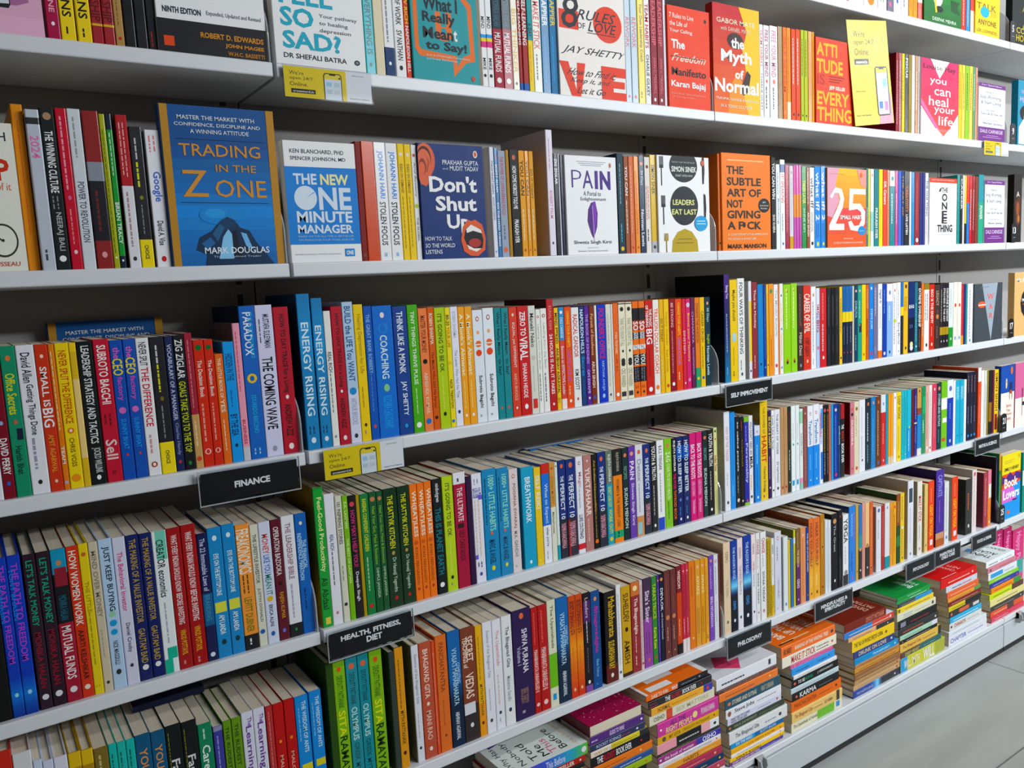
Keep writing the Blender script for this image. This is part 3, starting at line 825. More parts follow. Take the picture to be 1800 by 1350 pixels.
BOOKS = '''
#1L
-370.1,59.1,145.1,6.0|0|H|F:pinkcard
-307.4,16.2,164.7,10.0|1|a3204a|ONLINE@H:.5-.78:.4;o.87:.2:W
-290.7,18.3,162.3,10.0|1|Y|b.0-1:Y;SUPERFANS@K:.2-.8:.6;~@K:.88-.95:.4
-270.3,17.8,162.5,10.0|1|Y|SUPERFANS@K:.2-.8:.6;~@K:.88-.95:.4
-251.8,13.8,158.2,10.0|1|9c2a30|LEADERSHIP@5a1018:.3-.8:.8;b.82-.84:J
-237.2,14.2,159.1,10.0|1|9c2a30|LEADERSHIP@5a1018:.3-.8:.8;b.82-.84:J
-222.4,11.4,147.9,10.0|0|b08a58|~@U:.4-.8:.3;o.92:.25:R
-210.1,14.6,186.2,10.0|1|101013|
-194.9,15.0,189.3,10.0|1|101013|
-179.3,12.1,184.3,10.0|0|141418|~@R:.86-.97:.4
-166.7,159.2,253.9,6.0|1|W|F:technical
#1M
3.7,152.6,186.8,2.0|1|W|F:sosad
161.3,17.2,232.9,10.0|1|16b4c0|EVERYTHING IS@12606a:.45-.86:.6;o.93:.25:126a78
179.4,17.0,212.6,10.0|1|e8dcbc|
196.8,18.6,218.1,10.0|1|W|b.78-1:173a66;~@Z:.15-.74:.5;o.9:.2:W
216.6,19.8,207.2,10.0|1|W|THE HEART OF WORK@333:.1-.58:.5;SV NATHAN@333:.62-.86:.5;o.92:.25:K
236.9,10.4,203.5,10.0|0|d8452c|GROW RICH@Y:.2-.55:.6;NAPOLEON HILL@W:.57-.95:.55
247.8,135.1,204.0,6.0|1|119a9c|F:meant
392.3,11.6,207.0,10.0|0|W|MIND@333:.4-.5:.6;b.55-.58:S;b.58-.61:Y;b.61-.66:I;MIKE@333:.75-.85:.5;o.9:.3:K
404.6,13.0,209.1,10.0|1|W|MIND@333:.4-.5:.6;b.55-.58:S;b.58-.61:Y;b.61-.66:I;MIKE@333:.75-.85:.5;o.9:.3:K
418.7,20.7,212.7,10.0|1|1b2534|b.5-1:9c2233;MONIKA HALAN@3a6a7a:.25-.48:.6;MUTUAL FUNDS@W:.53-.86:.6;o.93:.3:W
440.0,20.3,216.2,10.0|1|1b2534|b.5-1:9c2233;MONIKA HALAN@3a6a7a:.25-.48:.6;MUTUAL FUNDS@W:.53-.86:.6;o.93:.3:W
461.0,14.3,210.4,10.0|1|C|BIG THINKER@J:.3-.85:.6;o.94:.25:K
476.0,7.4,210.1,10.0|0|9c2a2a|SELF-LEARNING@W:.2-.6:.7;b.93-1:1f5aa8
484.8,12.4,211.5,10.0|0|9c2a2a|SELF-LEARNING@W:.2-.6:.7;b.93-1:1f5aa8
498.3,11.1,211.0,10.0|0|139aa0|b.55-1:Y;A DAY@K:.4-.52:.6;~@O:.6-.9:.5
510.1,19.2,210.2,10.0|1|e8e6dc|MAKE IT STICK@R:.2-.62:.7;~@333:.66-.9:.5
530.4,19.1,216.1,10.0|1|0d74a4|HAPPIER@W:.15-.42:.6;~@S:.5-.9:.5
550.3,17.7,219.3,10.0|1|0d74a4|HAPPIER@Y:.15-.42:.6;~@S:.5-.9:.5
568.4,172.6,270.5,6.0|1|f2efe6|F:love
745.5,16.1,262.3,10.0|1|b8c6d4|REWORK@c05a6a:.35-.58:.6;o.95:.25:R
762.5,18.0,265.0,10.0|1|b8c6d4|REWORK@c05a6a:.35-.58:.6;o.95:.25:R
781.9,17.8,253.4,10.0|1|Y|Your Own Leadership Coach@443:.2-.66:.55;~@443:.9-.95:.5
800.6,15.8,256.3,10.0|1|W|TEAM HABITS@R:.2-.55:.6;CHARLIE GILKEY@333:.6-.93:.5
818.2,18.7,247.1,10.0|1|8e2c38|LEADERSHIP@d8707a:.1-.5:.6;JOHN C. MAXWELL@d8707a:.6-.9:.5;o.95:.25:W
837.8,17.6,247.1,10.0|1|8e2c38|LEADERSHIP@d8707a:.1-.5:.6;JOHN C. MAXWELL@d8707a:.6-.9:.5;o.95:.25:W
856.3,7.8,246.9,10.0|0|d8d0dc|
864.6,129.6,210.7,6.0|1|e8481c|F:freedom
#1R
1005.6,157.5,236.5,6.0|1|c83228|F:myth
1169.7,12.7,210.6,10.0|0|W|TEAM HABITS@R:.05-.45:.6;CHARLIE GILKEY@333:.52-.93:.5
1184.5,19.5,210.9,10.0|1|W|FREE YOUR MIND@b05a80:.05-.55:.6;o.6:.25:A;~@333:.66-.9:.5
1206.8,28.2,212.7,10.0|1|W|FREE YOUR MIND@b05a80:.05-.55:.6;o.6:.25:A;~@333:.66-.9:.5
1236.2,17.2,215.1,10.0|0|8a6a22|~@E:.2-.6:.5
1255.1,14.5,215.4,10.0|0|e07a1c|SELF ESTEEM@A:.1-.7:.5;o.92:.4:F
1270.1,14.6,216.0,10.0|0|e8941c|~@A:.1-.7:.5;b.8-1:f4e0c0
1287.1,16.5,215.3,10.0|0|d8522c|~@W:.1-.6:.5;o.93:.25:K
1304.7,16.7,216.8,10.0|0|d8522c|~@W:.1-.6:.5;o.93:.25:K
1323.8,12.6,217.8,10.0|0|b4c41e|~@K:.1-.5:.5;o.93:.25:K
1337.6,13.9,218.1,10.0|0|b4c41e|~@K:.1-.5:.5;o.93:.25:K
1353.4,14.7,218.0,10.0|0|e8941c|~@A:.1-.7:.5;o.92:.4:F
1369.3,8.1,218.5,10.0|0|eca62c|~@A:.1-.7:.5
1377.8,169.0,207.7,6.0|1|d84830|F:attitude
1739.5,12.7,211.2,10.0|0|94202e|~@W:.1-.9:.3
1753.7,13.5,211.6,10.0|0|94202e|~@W:.1-.9:.3
1769.5,12.9,211.7,10.0|0|Y|~@K:.2-.6:.5
1783.9,16.8,211.7,10.0|0|151518|FOCUS@W:.05-.3:.6
1802.2,15.4,212.1,10.0|0|8a7a30|~@J:.2-.7:.5
1819.2,14.0,212.4,10.0|0|W|~@Z:.2-.7:.5
1835.5,14.9,212.5,10.0|0|b07848|~@W:.2-.7:.5
1852.0,5.0,212.7,10.0|0|W|~@Z:.2-.7:.5
1857.4,201.7,211.1,6.0|1|W|F:heal
2070.4,17.5,213.6,10.0|0|eac414|~@U:.1-.6:.5
2089.7,17.6,214.3,10.0|0|e8c818|~@U:.1-.6:.5
2109.1,23.2,214.6,10.0|0|90bc3c|~@D:.1-.6:.5
2134.0,18.0,215.4,10.0|0|eac414|~@U:.1-.6:.5
2153.9,12.7,215.7,10.0|0|5a9a6a|~@W:.1-.6:.5
2168.4,11.5,215.0,10.0|0|d89a86|~@R:.1-.6:.5
2180.3,163.3,173.3,6.0|1|W|F:worry
2428.8,163.7,203.2,6.0|1|1b86a6|F:hypothesis
#0R
1496.0,22.7,205.9,10.0|0|R|
1522.0,64.5,211.1,10.0|0|W|
1588.6,62.0,216.9,10.0|0|W|o.9:.3:O
1652.6,40.3,221.9,10.0|0|e6e6ea|~@G:.5-.9:.6
1695.1,28.8,222.6,10.0|0|2a1a4c|o.9:.25:I
1726.2,34.5,228.6,10.0|0|W|o.85:.2:B
1762.1,35.1,235.5,10.0|0|W|~@Z:.6-.9:.5
1801.0,19.7,235.1,10.0|0|f0a020|~@R:.5-.9:.3
1822.2,19.9,239.2,10.0|0|f0a020|~@R:.5-.9:.3
1845.3,23.3,235.7,10.0|0|f0e8e0|b.8-1:D84030
1869.1,200.8,147.4,6.0|1|1c7a34|F:deepak
2080.4,23.4,167.1,10.0|0|d83a28|~@W:.4-.9:.4
2106.4,21.1,167.2,10.0|0|2a8ac8|~@Y:.4-.9:.4
2131.0,19.9,162.6,10.0|0|d84a3a|b.6-1:f0c8b8
2151.4,145.7,156.0,6.0|1|f2c81a|F:anyone
2378.6,272.0,218.8,6.0|1|16181a|F:verity
#2L
-447.5,83.9,194.1,6.0|1|efece0|F:bicycle
-361.7,14.2,222.8,20.0|1|e0942a|o.08:.22:F;~@A:.1-.8:.2
-346.1,16.7,215.3,10.0|1|c2cad6|b.05-.09:333;2024@e07ab0:.16-.3:.6;~@445:.87-.94:.5
-329.0,17.6,218.5,10.0|1|1c1e22|o.05:.35:A88868;THE WINNING CULTURE@W:.14-.52:.55;~@Z:.54-.62:.6;NEERAJ BALI@b8b8b8:.64-.88:.5;o.93:.3:W
-310.3,14.1,219.5,10.0|1|c4263a|~@f0a0b0:.05-.5:.5;o.55:.25:d86a9a;~@e88:.62-.85:.4;o.89:.25:F0d0d0
-295.6,16.4,219.8,10.0|1|d6d8de|~@999:.05-.3:.4;POWER TO REVOLUTION@556:.45-.83:.5
-277.6,21.0,218.7,10.0|1|8a2f2a|b.32-.44:8a929e;b.44-.82:202226;~@6a2a2a:.5-.76:.5;o.91:.25:E0a0a0
-256.2,7.8,215.4,10.0|1|a9b02a|~@5a5a10:.1-.9:.4;o.93:.25:W
-248.0,8.1,216.0,10.0|1|1f9a44|b0-.1:16243a;~@W:.12-.4:.4;BRIAN TRACY@W:.57-.84:.6;b.92-1:16243a;o.95:.25:W
-235.4,15.5,216.0,10.0|1|a8262e|b.46-1:dfe2e8;~@f0b0b0:.05-.4:.6;~@a88:.5-.86:.5;o.94:.25:333
-219.1,17.5,200.7,10.0|1|26282c|b.8-1:f0d80e;~@c8c8c8:.08-.24:.4;~@dce018:.25-.44:.5;o.5:.2:8a8a10;~@888:.55-.76:.3;CHOICE@K:.84-.94:.3
-198.2,20.4,197.4,10.0|1|eceef2|~@e08080:.04-.16:.6;Google@3a6ac8:.3-.52:.65;David A. Vise@333:.66-.84:.4;o.94:.25:R
-177.4,169.9,235.6,6.0|1|1d5f9c|F:zone
#2M
3.6,122.5,193.3,6.0|1|f2f2f4|F:minute
128.5,10.9,198.2,10.0|1|7a1c1a|o.95:.3:U
140.0,22.4,199.3,10.0|1|d0502a|s:7a1c1a;EDWARD CHANCELLOR@f4d8c8:.17-.5:.3;THE PRICE OF TIME@7a2412:.52-.78:.3;o.94:.35:W;b.0-1:d0502a
162.9,21.4,199.0,10.0|1|f0f1f5|JOHANN HARI@1b84d8:.07-.47:.55;STOLEN FOCUS@223:.5-.87:.5;o.95:.2:9ac0e0
184.9,21.7,198.7,10.0|1|f0f1f5|JOHANN HARI@1b84d8:.07-.47:.55;STOLEN FOCUS@223:.5-.87:.5;o.95:.2:9ac0e0
207.5,12.5,198.9,10.0|1|f2cc10|o.09:.32:F0e0d0;IDEAS ON DEMAND@8a6a10:.17-.42:.4;~@8a6a10:.45-.9:.3
220.6,12.6,198.5,10.0|1|f2cc10|o.09:.32:F0e0d0;IDEAS ON DEMAND@8a6a10:.17-.42:.4;~@8a6a10:.45-.9:.3
233.9,10.8,198.2,10.0|1|ecedee|o.09:.32:c05a50;Arul Aswamy@777:.15-.45:.4;o.53:.42:b8cc20;THE GLOBAL@777:.63-.84:.3
245.1,134.3,201.7,6.0|1|17356f|F:shutup
391.8,9.5,201.1,2.0|0|dfe2ee|THICH NHAT HANH@445:.12-.42:.4;GOOD CITIZENS@889:.45-.66:.4;o.95:.2:B
407.3,7.6,201.6,10.0|0|3a74a4|o.08:.3:d83a3a;SCOTT ALLAN@W:.15-.4:.5;DO THE HARD THINGS@W:.5-.9:.5
415.6,16.7,197.0,10.0|1|9aa2b4|THE POWER OF UNWAVERING FOCUS@b04a5a:.05-.6:.45;o.93:.35:D86a4a;~@K:.7-.85:.3
433.0,7.7,199.0,10.0|0|a8820e|
441.5,20.6,199.9,10.0|1|141416|o.07:.28:c86a50;HOW COME NOBODY TOLD ME@W:.15-.55:.45;PRAKASH IYER@W:.65-.87:.45
462.8,13.7,199.3,10.0|1|e0a030|o.0:.1:O;YOU CAN@K:.09-.42:.55;~@W:.55-.85:.35;o.94:.25:B84a20
477.2,8.7,199.4,10.0|0|e0a030|YOU CAN@K:.09-.42:.55;~@W:.55-.85:.35;o.94:.25:B84a20
486.7,10.6,199.3,10.0|0|d8a018|DO IT TODAY@7a5a08:.17-.45:.5;~@W:.55-.85:.35;o.94:.25:B84a20
523.5,15.8,240.2,2.0|1|e4e2ec|s:C8bcc0;~@c08a9a:.07-.32:.35;ROBERT PALM@d88aa8:.48-.7:.4;o.9:.2:333
546.6,10.2,198.0,10.0|0|1a1d28|ZIG ZIGLAR@W:.05-.3:.6
557.3,3.4,197.4,10.0|0|d0d0da|
561.9,8.3,195.8,10.0|0|1c1830|PAIN@4a3a6a:.25-.4:.6;~@4a3a6a:.5-.9:.5
570.7,134.0,195.6,6.0|1|f4f4f6|F:pain
711.2,18.4,205.6,10.0|1|10323f|~@8ab:.1-.5:.4;o.95:.3:E8c020;~@6bd:.7-.88:.4
730.4,12.1,200.3,10.0|0|9a5638|YOU CAN@W:.1-.4:.55;~@C:.45-.8:.5
743.8,13.5,200.9,10.0|0|d2764e|~@f0c0a0:.1-.8:.4;o.94:.25:R
758.6,13.2,201.5,10.0|0|e8952c|~@A:.15-.8:.5;o.94:.25:R
772.7,15.1,203.4,10.0|1|163050|o.08:.3:F08a6a;30 Days@c8d8e0:.15-.3:.5;Norman Lewis@W:.55-.93:.5
789.1,15.2,201.6,10.0|1|e8e2da|o.1:.3:U;~@d06a5a:.3-.65:.7;~@333:.75-.88:.5
805.2,16.5,206.7,10.0|1|d8b83a|SIMON SINEK@K:.1-.4:.55;b.88-1:b8b8be;o.94:.3:333
822.2,160.7,206.8,6.0|1|f4f3f0|F:leaders
#2R
1016.8,7.9,218.9,10.0|0|d06a18|~@e8a060:.1-.85:.5;o.92:.4:333
1025.1,171.6,221.3,6.0|1|f0801a|F:subtle
1206.4,16.1,219.0,10.0|0|1a1a1c|YOU CAN WIN@W:.06-.45:.6;SHIV KHERA@C:.62-.82:.5
1223.6,15.1,203.2,10.0|0|e8eaec|Building@889:.4-.7:.4;~@889:.1-.35:.4
1239.9,17.6,214.7,10.0|0|eef0f2|DO IT! SPEAKING@c8342c:.06-.48:.6;b.05-.14:2a4a8a;~@667:.6-.8:.4;o.94:.25:4a5ac0
1258.6,15.4,202.4,10.0|0|9c2a44|~@d88:.1-.8:.5
1275.2,14.9,201.6,10.0|0|d8d4da|o.08:.25:D08a8a;~@aac:.15-.8:.4;b.85-1:c8a040
1291.3,9.6,203.7,10.0|0|d86aa8|b.35-.62:e8944a;b.62-1:c458a8
1302.1,9.7,204.1,10.0|0|d86aa8|b.35-.62:e8944a;b.62-1:c458a8
1313.0,9.1,204.5,10.0|0|d86aa8|b.35-.62:e8944a;b.62-1:c458a8
1323.4,18.4,201.9,10.0|0|1e8a48|TAKEN LATER@e8e060:.17-.45:.6;ANNE KIM@bde0c8:.5-.8:.4
1343.0,11.8,199.7,10.0|0|8a4a2c|ARUN SINGH@C:.55-.85:.6;~@C:.05-.45:.5
1356.0,18.1,200.2,10.0|0|f0eee8|what if?@K:.12-.5:.65;~@667:.55-.8:.6;o.94:.3:K
1375.3,24.6,203.9,10.0|0|1a86d4|what if? 2@W:.07-.66:.6;~@0a4a8a:.7-.88:.6;o.95:.28:E0d820
1401.2,20.0,204.8,10.0|0|1a86d4|what if? 2@W:.07-.66:.6;~@0a4a8a:.7-.88:.6;o.95:.28:E0d820
1421.7,170.8,202.0,6.0|1|e88a4a|F:habits
1600.2,8.5,206.7,10.0|0|127a78|PRAKASH IYER@a8d8d8:.5-.85:.6
1609.4,9.2,206.2,10.0|0|e0d02c|
1620.1,15.7,205.8,10.0|0|d8e0e0|o.08:.3:c06a5a;b.55-.8:9ac8c0
1637.2,21.7,205.6,10.0|0|137a80|PRAKASH IYER@C:.5-.9:.5
1660.4,17.5,206.4,10.0|0|f0d818|~@A:.5-.9:.3
1679.4,19.2,205.4,10.0|0|d84a34|DR. Careers@W:.15-.45:.6
1700.0,10.4,205.3,10.0|0|d8846a|
1711.9,25.5,204.1,10.0|0|18888c|b0-.2:e4e8e8;o.1:.3:128a8c;~@W:.3-.7:.5
1738.9,13.6,205.0,10.0|0|c8508c|~@W:.3-.7:.4
1754.1,15.3,204.7,10.0|0|4a6ac4|
1770.9,12.3,205.3,10.0|0|16387c|THE ART OF@c8a040:.05-.6:.5
1784.8,24.9,204.9,10.0|0|141416|CREATIVITY@c86a3a:.2-.55:.5;LIVE LISTEN@W:.58-.85:.4
1811.2,9.4,205.0,10.0|0|e0e2e4|
1822.2,14.2,204.5,10.0|0|1a8ac4|
1838.0,25.5,204.2,10.0|0|8e2630|~@c86a6a:.1-.8:.4;o.93:.3:W
1865.1,12.9,204.3,10.0|0|1c2a6c|
1879.6,13.0,203.9,10.0|0|2a2a78|
1894.2,15.1,204.4,10.0|0|eceef0|THE ONE THING@333:.1-.6:.6;~@R:.65-.9:.4
1909.8,149.4,191.5,6.0|1|f2f2f4|F:onething
2070.5,15.9,204.8,10.0|0|178a84|
2088.3,14.3,204.5,10.0|0|181a1e|CAREER@W:.05-.5:.5
2104.3,9.0,204.1,10.0|0|f0f0f0|
2115.1,10.8,203.5,10.0|0|e8c01c|b.7-1:K
2127.8,14.5,204.8,10.0|0|d83a2c|b.4-1:2a7ac8
2144.1,14.6,204.4,10.0|0|c02a30|~@W:.2-.8:.4
2160.6,14.8,204.0,10.0|0|8a2028|~@C:.2-.8:.4
2177.2,18.6,203.6,10.0|0|7a3028|
2197.7,30.8,209.7,10.0|0|1aa082|b0-.4:1a8a9a;POWER@C:.45-.65:.5
2229.0,123.2,193.6,6.0|1|f2f2f4|F:worry
2416.4,51.9,217.1,6.0|1|1a1210|F:noir
#3L
-441.5,16.3,207.6,10.0|0|e8e8ea|
-424.7,14.1,209.4,10.0|1|7a1428|~@d0a830:.25-.4:.5;o.5:.25:9ab0d8;DAVID PERRY@W:.6-.84:.6;o.9:.25:3a60c0
-410.0,18.2,208.6,10.0|1|1f8a6a|o.08:.25:D8784a;Office Secrets@d8dc50:.18-.45:.6;o.5:.22:B86a48;b.53-.6:1f8a6a;b.545-.62:16203a:.5-.9;Harish Bhat@0d4034:.66-.85:.4
-391.2,21.9,208.1,10.0|1|e6e7ee|David Allen@334:.05-.25:.5;Getting Things Done@334:.26-.6:.5;~@99a:.62-.83:.5;o.92:.18:222
-368.9,16.3,207.5,10.0|1|c63e2a|o.08:.2:F0d8d0;SMALL IS@W:.15-.42:.5;BIG@W:.43-.56:.75;AMIT AGARWAL@e8984a:.61-.87:.4;o.93:.18:F0c8b0
-352.2,7.3,207.0,10.0|1|e0801e|~@fbe0b0:.05-.6:.5;TEAM@W:.7-.82:.5;o.95:.4:B8a8c8
-344.3,17.3,207.2,10.0|1|f2d312|NEVER SPLIT THE DIFFERENCE@c4582a:.05-.55:.55;o.6:.3:D87a3a;o.6:.16:F0e8d8;CHRIS VOSS@7a6a10:.65-.85:.35;o.93:.4:E8922a
-326.6,8.9,206.6,10.0|1|d8b44a|b0-.06:f4d02a;b.25-.8:ecd08a
-316.6,19.7,207.2,10.0|1|17181b|LEADERSHIP STRATEGY AND TACTICS@e8e8e8:.03-.71:.5;JOCKO WILLINK@d0d0d0:.74-.92:.6;o.95:.22:W
-296.2,20.8,208.7,10.0|1|bc2038|SUBROTO BAGCHI@f4ece8:.04-.45:.55;~@5a0a18:.52-.6:.6;Sell@e8c8c8:.7-.84:.7;o.93:.2:8a1428
-275.1,17.2,205.6,10.0|1|1252ac|the@d868b8:.05-.13:.5;CEO@ecdc20:.13-.25:.75;factory@c858b8:.26-.43:.55;o.5:.34:D070b8;SUNNY BHAT@3a9ae8:.56-.78:.4;o.82:.14:E04a30
-257.4,16.6,206.0,10.0|1|1252ac|the@d868b8:.05-.13:.5;CEO@ecdc20:.13-.25:.75;factory@c858b8:.26-.43:.55;o.5:.34:D070b8;SUNNY BHAT@3a9ae8:.56-.78:.4;o.82:.14:E04a30
-240.1,18.0,206.0,10.0|1|eaebee|NEVER SPLIT@334:.03-.2:.55;THE DIFFERENCE@c8304a:.21-.64:.55;~@c99:.7-.85:.5;o.92:.3:B04a38;o.92:.17:W
-221.4,20.4,206.2,10.0|1|202124|b.77-1:f2dc10;~@d0d0d0:.06-.2:.4;~@d8d818:.2-.4:.4;o.45:.2:6a6a10;~@888:.5-.74:.3;CHOICE@K:.83-.93:.25
-200.3,11.6,206.2,10.0|1|1c2450|VOCABULARY OF A MANAGER@c0c4d8:.06-.62:.5;Charles Handy@8a92b8:.64-.88:.5;o.93:.25:C83a3a
-188.2,15.6,206.2,10.0|1|15171a|ZIG ZIGLAR@e8e8e8:.03-.32:.65;GOALS TAKE YOU TO THE TOP@c0cc30:.34-.87:.6;o.95:.25:2a7a4a
-172.2,11.5,208.4,10.0|1|a02c3c|b.6-1:caa068;~@d88:.05-.55:.4;~@f0e0c0:.65-.85:.4;o.93:.4:D04a3a
-160.3,15.5,197.0,10.0|1|cc3a28|o.06:.36:1a6a3a;The Decision Book@f4e0d8:.16-.45:.4;~@e8a090:.5-.8:.55;o.88:.36:F0d0c8;o.88:.28:cc3a28
-144.3,13.5,196.4,10.0|1|cc3a28|o.06:.36:1a6a3a;The Decision Book@f4e0d8:.16-.45:.4;~@e8a090:.5-.8:.55;o.88:.36:F0d0c8;o.88:.28:cc3a28
-130.1,12.6,173.0,10.0|1|e0702a|THE LITTLE BOOK OF@f4e0c8:.04-.4:.4;YES@f4e0c8:.41-.53:.5;~@f4e0c8:.6-.88:.35
-117.0,17.1,190.5,10.0|1|1f9ae2|HIDDEN IN THE@0a4a7a:.1-.32:.6;~@0a5a9a:.4-.55:.3;BY THE SEA@0a3a6a:.6-.78:.6;o.86:.2:0a2a50
-99.4,11.4,218.3,10.0|1|e8a0b0|s:6a6562;b.9-1:c8c8cc;~@d05a7a:.06-.5:.5;BUSINESS@c03050:.7-.88:.4
-87.5,24.8,244.0,10.0|1|0f62b4|s:0c2444;PARADOX@e4ecf4:.04-.32:.5;THE PERFORMANCE@3aa8e0:.04-.34:.25:.2;o.47:.38:E8c040;o.47:.22:0f62b4;EDUARDO BRICENO@3aa8e0:.58-.83:.3;~@9ac8f0:.93-.97:.6
-62.1,27.7,244.0,10.0|1|d2d6ea|MUSTAFA SULEYMAN@334:.06-.28:.35:.1;~@556:.09-.25:.2:-.25;THE COMING WAVE@1a1a22:.34-.82:.6;o.95:.2:99a
-33.6,25.4,239.4,10.0|1|b01c34|HOW TO DAY TRADE for a Living@2a0c10:.05-.58:.42;o.61:.16:F0e8e8;ANDREW AZIZ@2a0c10:.66-.88:.4;o.95:.25:F0e0e0
#3M
6.4,22.3,258.4,10.0|1|1d7fb6|s:0c3c5c;g0-.3:1a78b0:2a94cc;g.3-.6:2a94cc:1a7ab0;ENERGY RISING@dceef8:.18-.78:.55;~@0a3c60:.85-.9:.6;o.94:.28:Dce8f0
30.6,19.0,250.4,10.0|1|1d7fb6|s:0c3c5c;g0-.3:1a78b0:2a94cc;g.3-.6:2a94cc:1a7ab0;ENERGY RISING@dceef8:.18-.78:.55;~@0a3c60:.85-.9:.6;o.94:.28:Dce8f0
50.5,12.4,228.2,10.0|1|ecebe4|REAL RICH@445:.3-.45:.5;~@667:.46-.75:.4;o.93:.25:999
63.5,19.6,234.9,10.0|1|b01c34|HOW TO DAY TRADE for a Living@2a0c10:.05-.58:.42;o.61:.16:F0e8e8;ANDREW AZIZ@2a0c10:.66-.88:.4;o.95:.25:F0e0e0
83.9,19.6,241.2,10.0|1|b4cfe6|b.62-1:d8dcea;BUILD the LIFE You WANT@2a5a8a:.03-.56:.55;o.63:.4:3a8ac8;ARTHUR BROOKS@99a8c0:.68-.87:.5;o.95:.25:334
104.1,17.5,235.8,10.0|1|f2cf10|Healing Depression for Life@b89410:.07-.5:.5;~@b89410:.6-.75:.4;o.88:.22:443408;~@a88:.92-.96:.4
122.2,15.3,232.1,10.0|1|1756b0|THE GREAT BANK ROBBERY@8ab8e8:.06-.5:.45;~@5a90d8:.5-.8:.3;o.9:.25:E0503a
138.1,37.7,231.2,10.0|1|1a6cc8|o.07:.16:F0e0e0;o.17:.3:2a88dc;o.17:.24:1a6cc8;COACHING@dceaf8:.22-.55:.35;o.62:.22:8ac89a;RUCHIRA CHAUDHARY@3aa0ec:.68-.93:.45
176.4,28.1,228.4,10.0|1|0e3c84|THINK LIKE A MONK@e8eef8:.04-.52:.42;JAY SHETTY@e8eef8:.58-.85:.42;o.93:.16:2aa0d8
205.2,20.9,229.5,10.0|1|57a834|TINY THINGS THRIVE PULSE@e8f4d8:.05-.62:.35;~@c8e8a8:.65-.85:.3;o.94:.3:W
226.7,18.4,222.1,10.0|1|ec8654|MASTER YOUR MONEY@7a3010:.06-.36:.5;o.43:.3:1a1410;ABHISHEK KUMAR@f8d0b0:.52-.86:.4;o.92:.35:2a70b8
245.6,13.4,223.2,10.0|1|d6601c|ROBIN SHARMA@f8e0c8:.05-.3:.5;The Monk Who Sold His Ferrari@7a3408:.36-.82:.4;o.9:.3:401808
259.7,21.6,221.3,10.0|1|b9d01c|IT'S GOING TO BE OK@4a5408:.05-.53:.42;~@e0ec80:.56-.84:.25;o.88:.22:202808
281.8,10.6,220.6,10.0|1|efdc16|80-20@K:.06-.15:.6;YOUR LIFE@c86a10:.16-.33:.6;o.46:.35:E8b818;NICK TRENTON@554808:.6-.84:.5;o.95:.35:2a7ac0
292.8,15.9,221.1,10.0|1|e6e8f0|ROBIN SHARMA@b8b8c0:.04-.26:.4;The Leader Who Had No Title@99a0b0:.36-.76:.35;o.88:.26:2a3a60
309.1,14.0,220.1,10.0|1|eda420|A Monk's Almanac@fbf0d0:.06-.58:.55;~@f8d890:.62-.86:.4;o.92:.25:W
323.5,15.5,219.9,10.0|1|eda420|A Monk's Almanac@fbf0d0:.06-.58:.55;~@f8d890:.62-.86:.4;o.92:.25:W
339.5,22.3,212.4,10.0|1|e9eaf0|o.08:.25:B85a4a;o.08:.14:W;o.2:.2:F0a878;o.3:.34:E8702a;o.38:.34:E0502a;b.3-.31:e9eaf0;Subroto Bagchi@333:.58-.87:.4;~@aab:.93-.95:.5
362.6,24.6,214.6,10.0|1|e9eaf0|o.08:.25:B85a4a;o.08:.14:W;o.2:.2:F0a878;o.3:.34:E8702a;o.38:.34:E0502a;b.3-.31:e9eaf0;Subroto Bagchi@333:.58-.87:.4;~@aab:.93-.95:.5
387.9,15.9,213.8,10.0|1|10888a|What I Really Meant@0a2c34:.04-.42:.5;to Say!@0a2c34:.46-.6:.5;o.9:.22:D0604a
404.2,16.9,212.8,10.0|1|10888a|What I Really Meant@0a2c34:.04-.42:.5;to Say!@0a2c34:.46-.6:.5;o.9:.22:D0604a
421.5,19.4,213.0,10.0|1|d04234|o.07:.2:F0d0c0;EQUAL, yet DIFFERENT@f4d0c8:.14-.55:.4;ANITA BHOGLE@f0a898:.6-.85:.35;o.92:.15:W
441.4,25.2,213.7,10.0|1|c42228|ZERO TO@W:.05-.27:.5;VIRAL@W:.28-.49:.7;SHARAN HEGDE@f4e0e0:.52-.84:.38;o.92:.25:W
467.3,17.3,213.1,10.0|1|dcd8cc|Maneki Neko@333:.07-.38:.5;o.48:.35:C8c4b8;~@c0b8a8:.55-.8:.35;b.86-.95:d03a30:.2-.8
485.4,11.1,204.9,10.0|0|eceae6|o.07:.3:B85a4a;o.07:.16:W;Leading from the Back@b8b4b0:.14-.58:.4;~@556:.62-.9:.5
497.0,15.2,206.1,10.0|1|eceae6|o.07:.3:B85a4a;o.07:.16:W;Leading from the Back@b8b4b0:.14-.58:.4;~@556:.62-.9:.5
512.6,17.0,223.5,10.0|1|b41a24|s:3c0c10;KUNAL KISHI@e88a80:.06-.27:.4;24 HOURS IS ALL IT TAKES@f8e4e0:.31-.85:.45;o.94:.2:W
530.5,10.7,205.4,10.0|0|f0c414|MIND F**KED@K:.05-.35:.6;ANUBHAV AGRAWAL@K:.39-.84:.6;~@K:.88-.93:.6
542.0,13.6,206.0,10.0|1|cf4a40|b0-.32:2a8ac8;o.05:.3:W;DALE CARNEGIE@cde8f4:.1-.3:.5;Become an EFFECTIVE Leader@f4d0cc:.38-.86:.5;b.9-1:f0e0dc
556.4,16.7,205.8,10.0|1|e8542c|CHANGE YOUR HABITS,@f4c83c:.04-.4:.5;CHANGE YOUR LIFE@b060b8:.42-.74:.5;~@f4c8a8:.78-.87:.5;o.93:.25:W
574.0,19.9,203.5,10.0|1|efefee|RADICAL CANDOR@c84040:.07-.5:.55;KIM SCOTT@333:.62-.83:.5;o.92:.2:D0604a
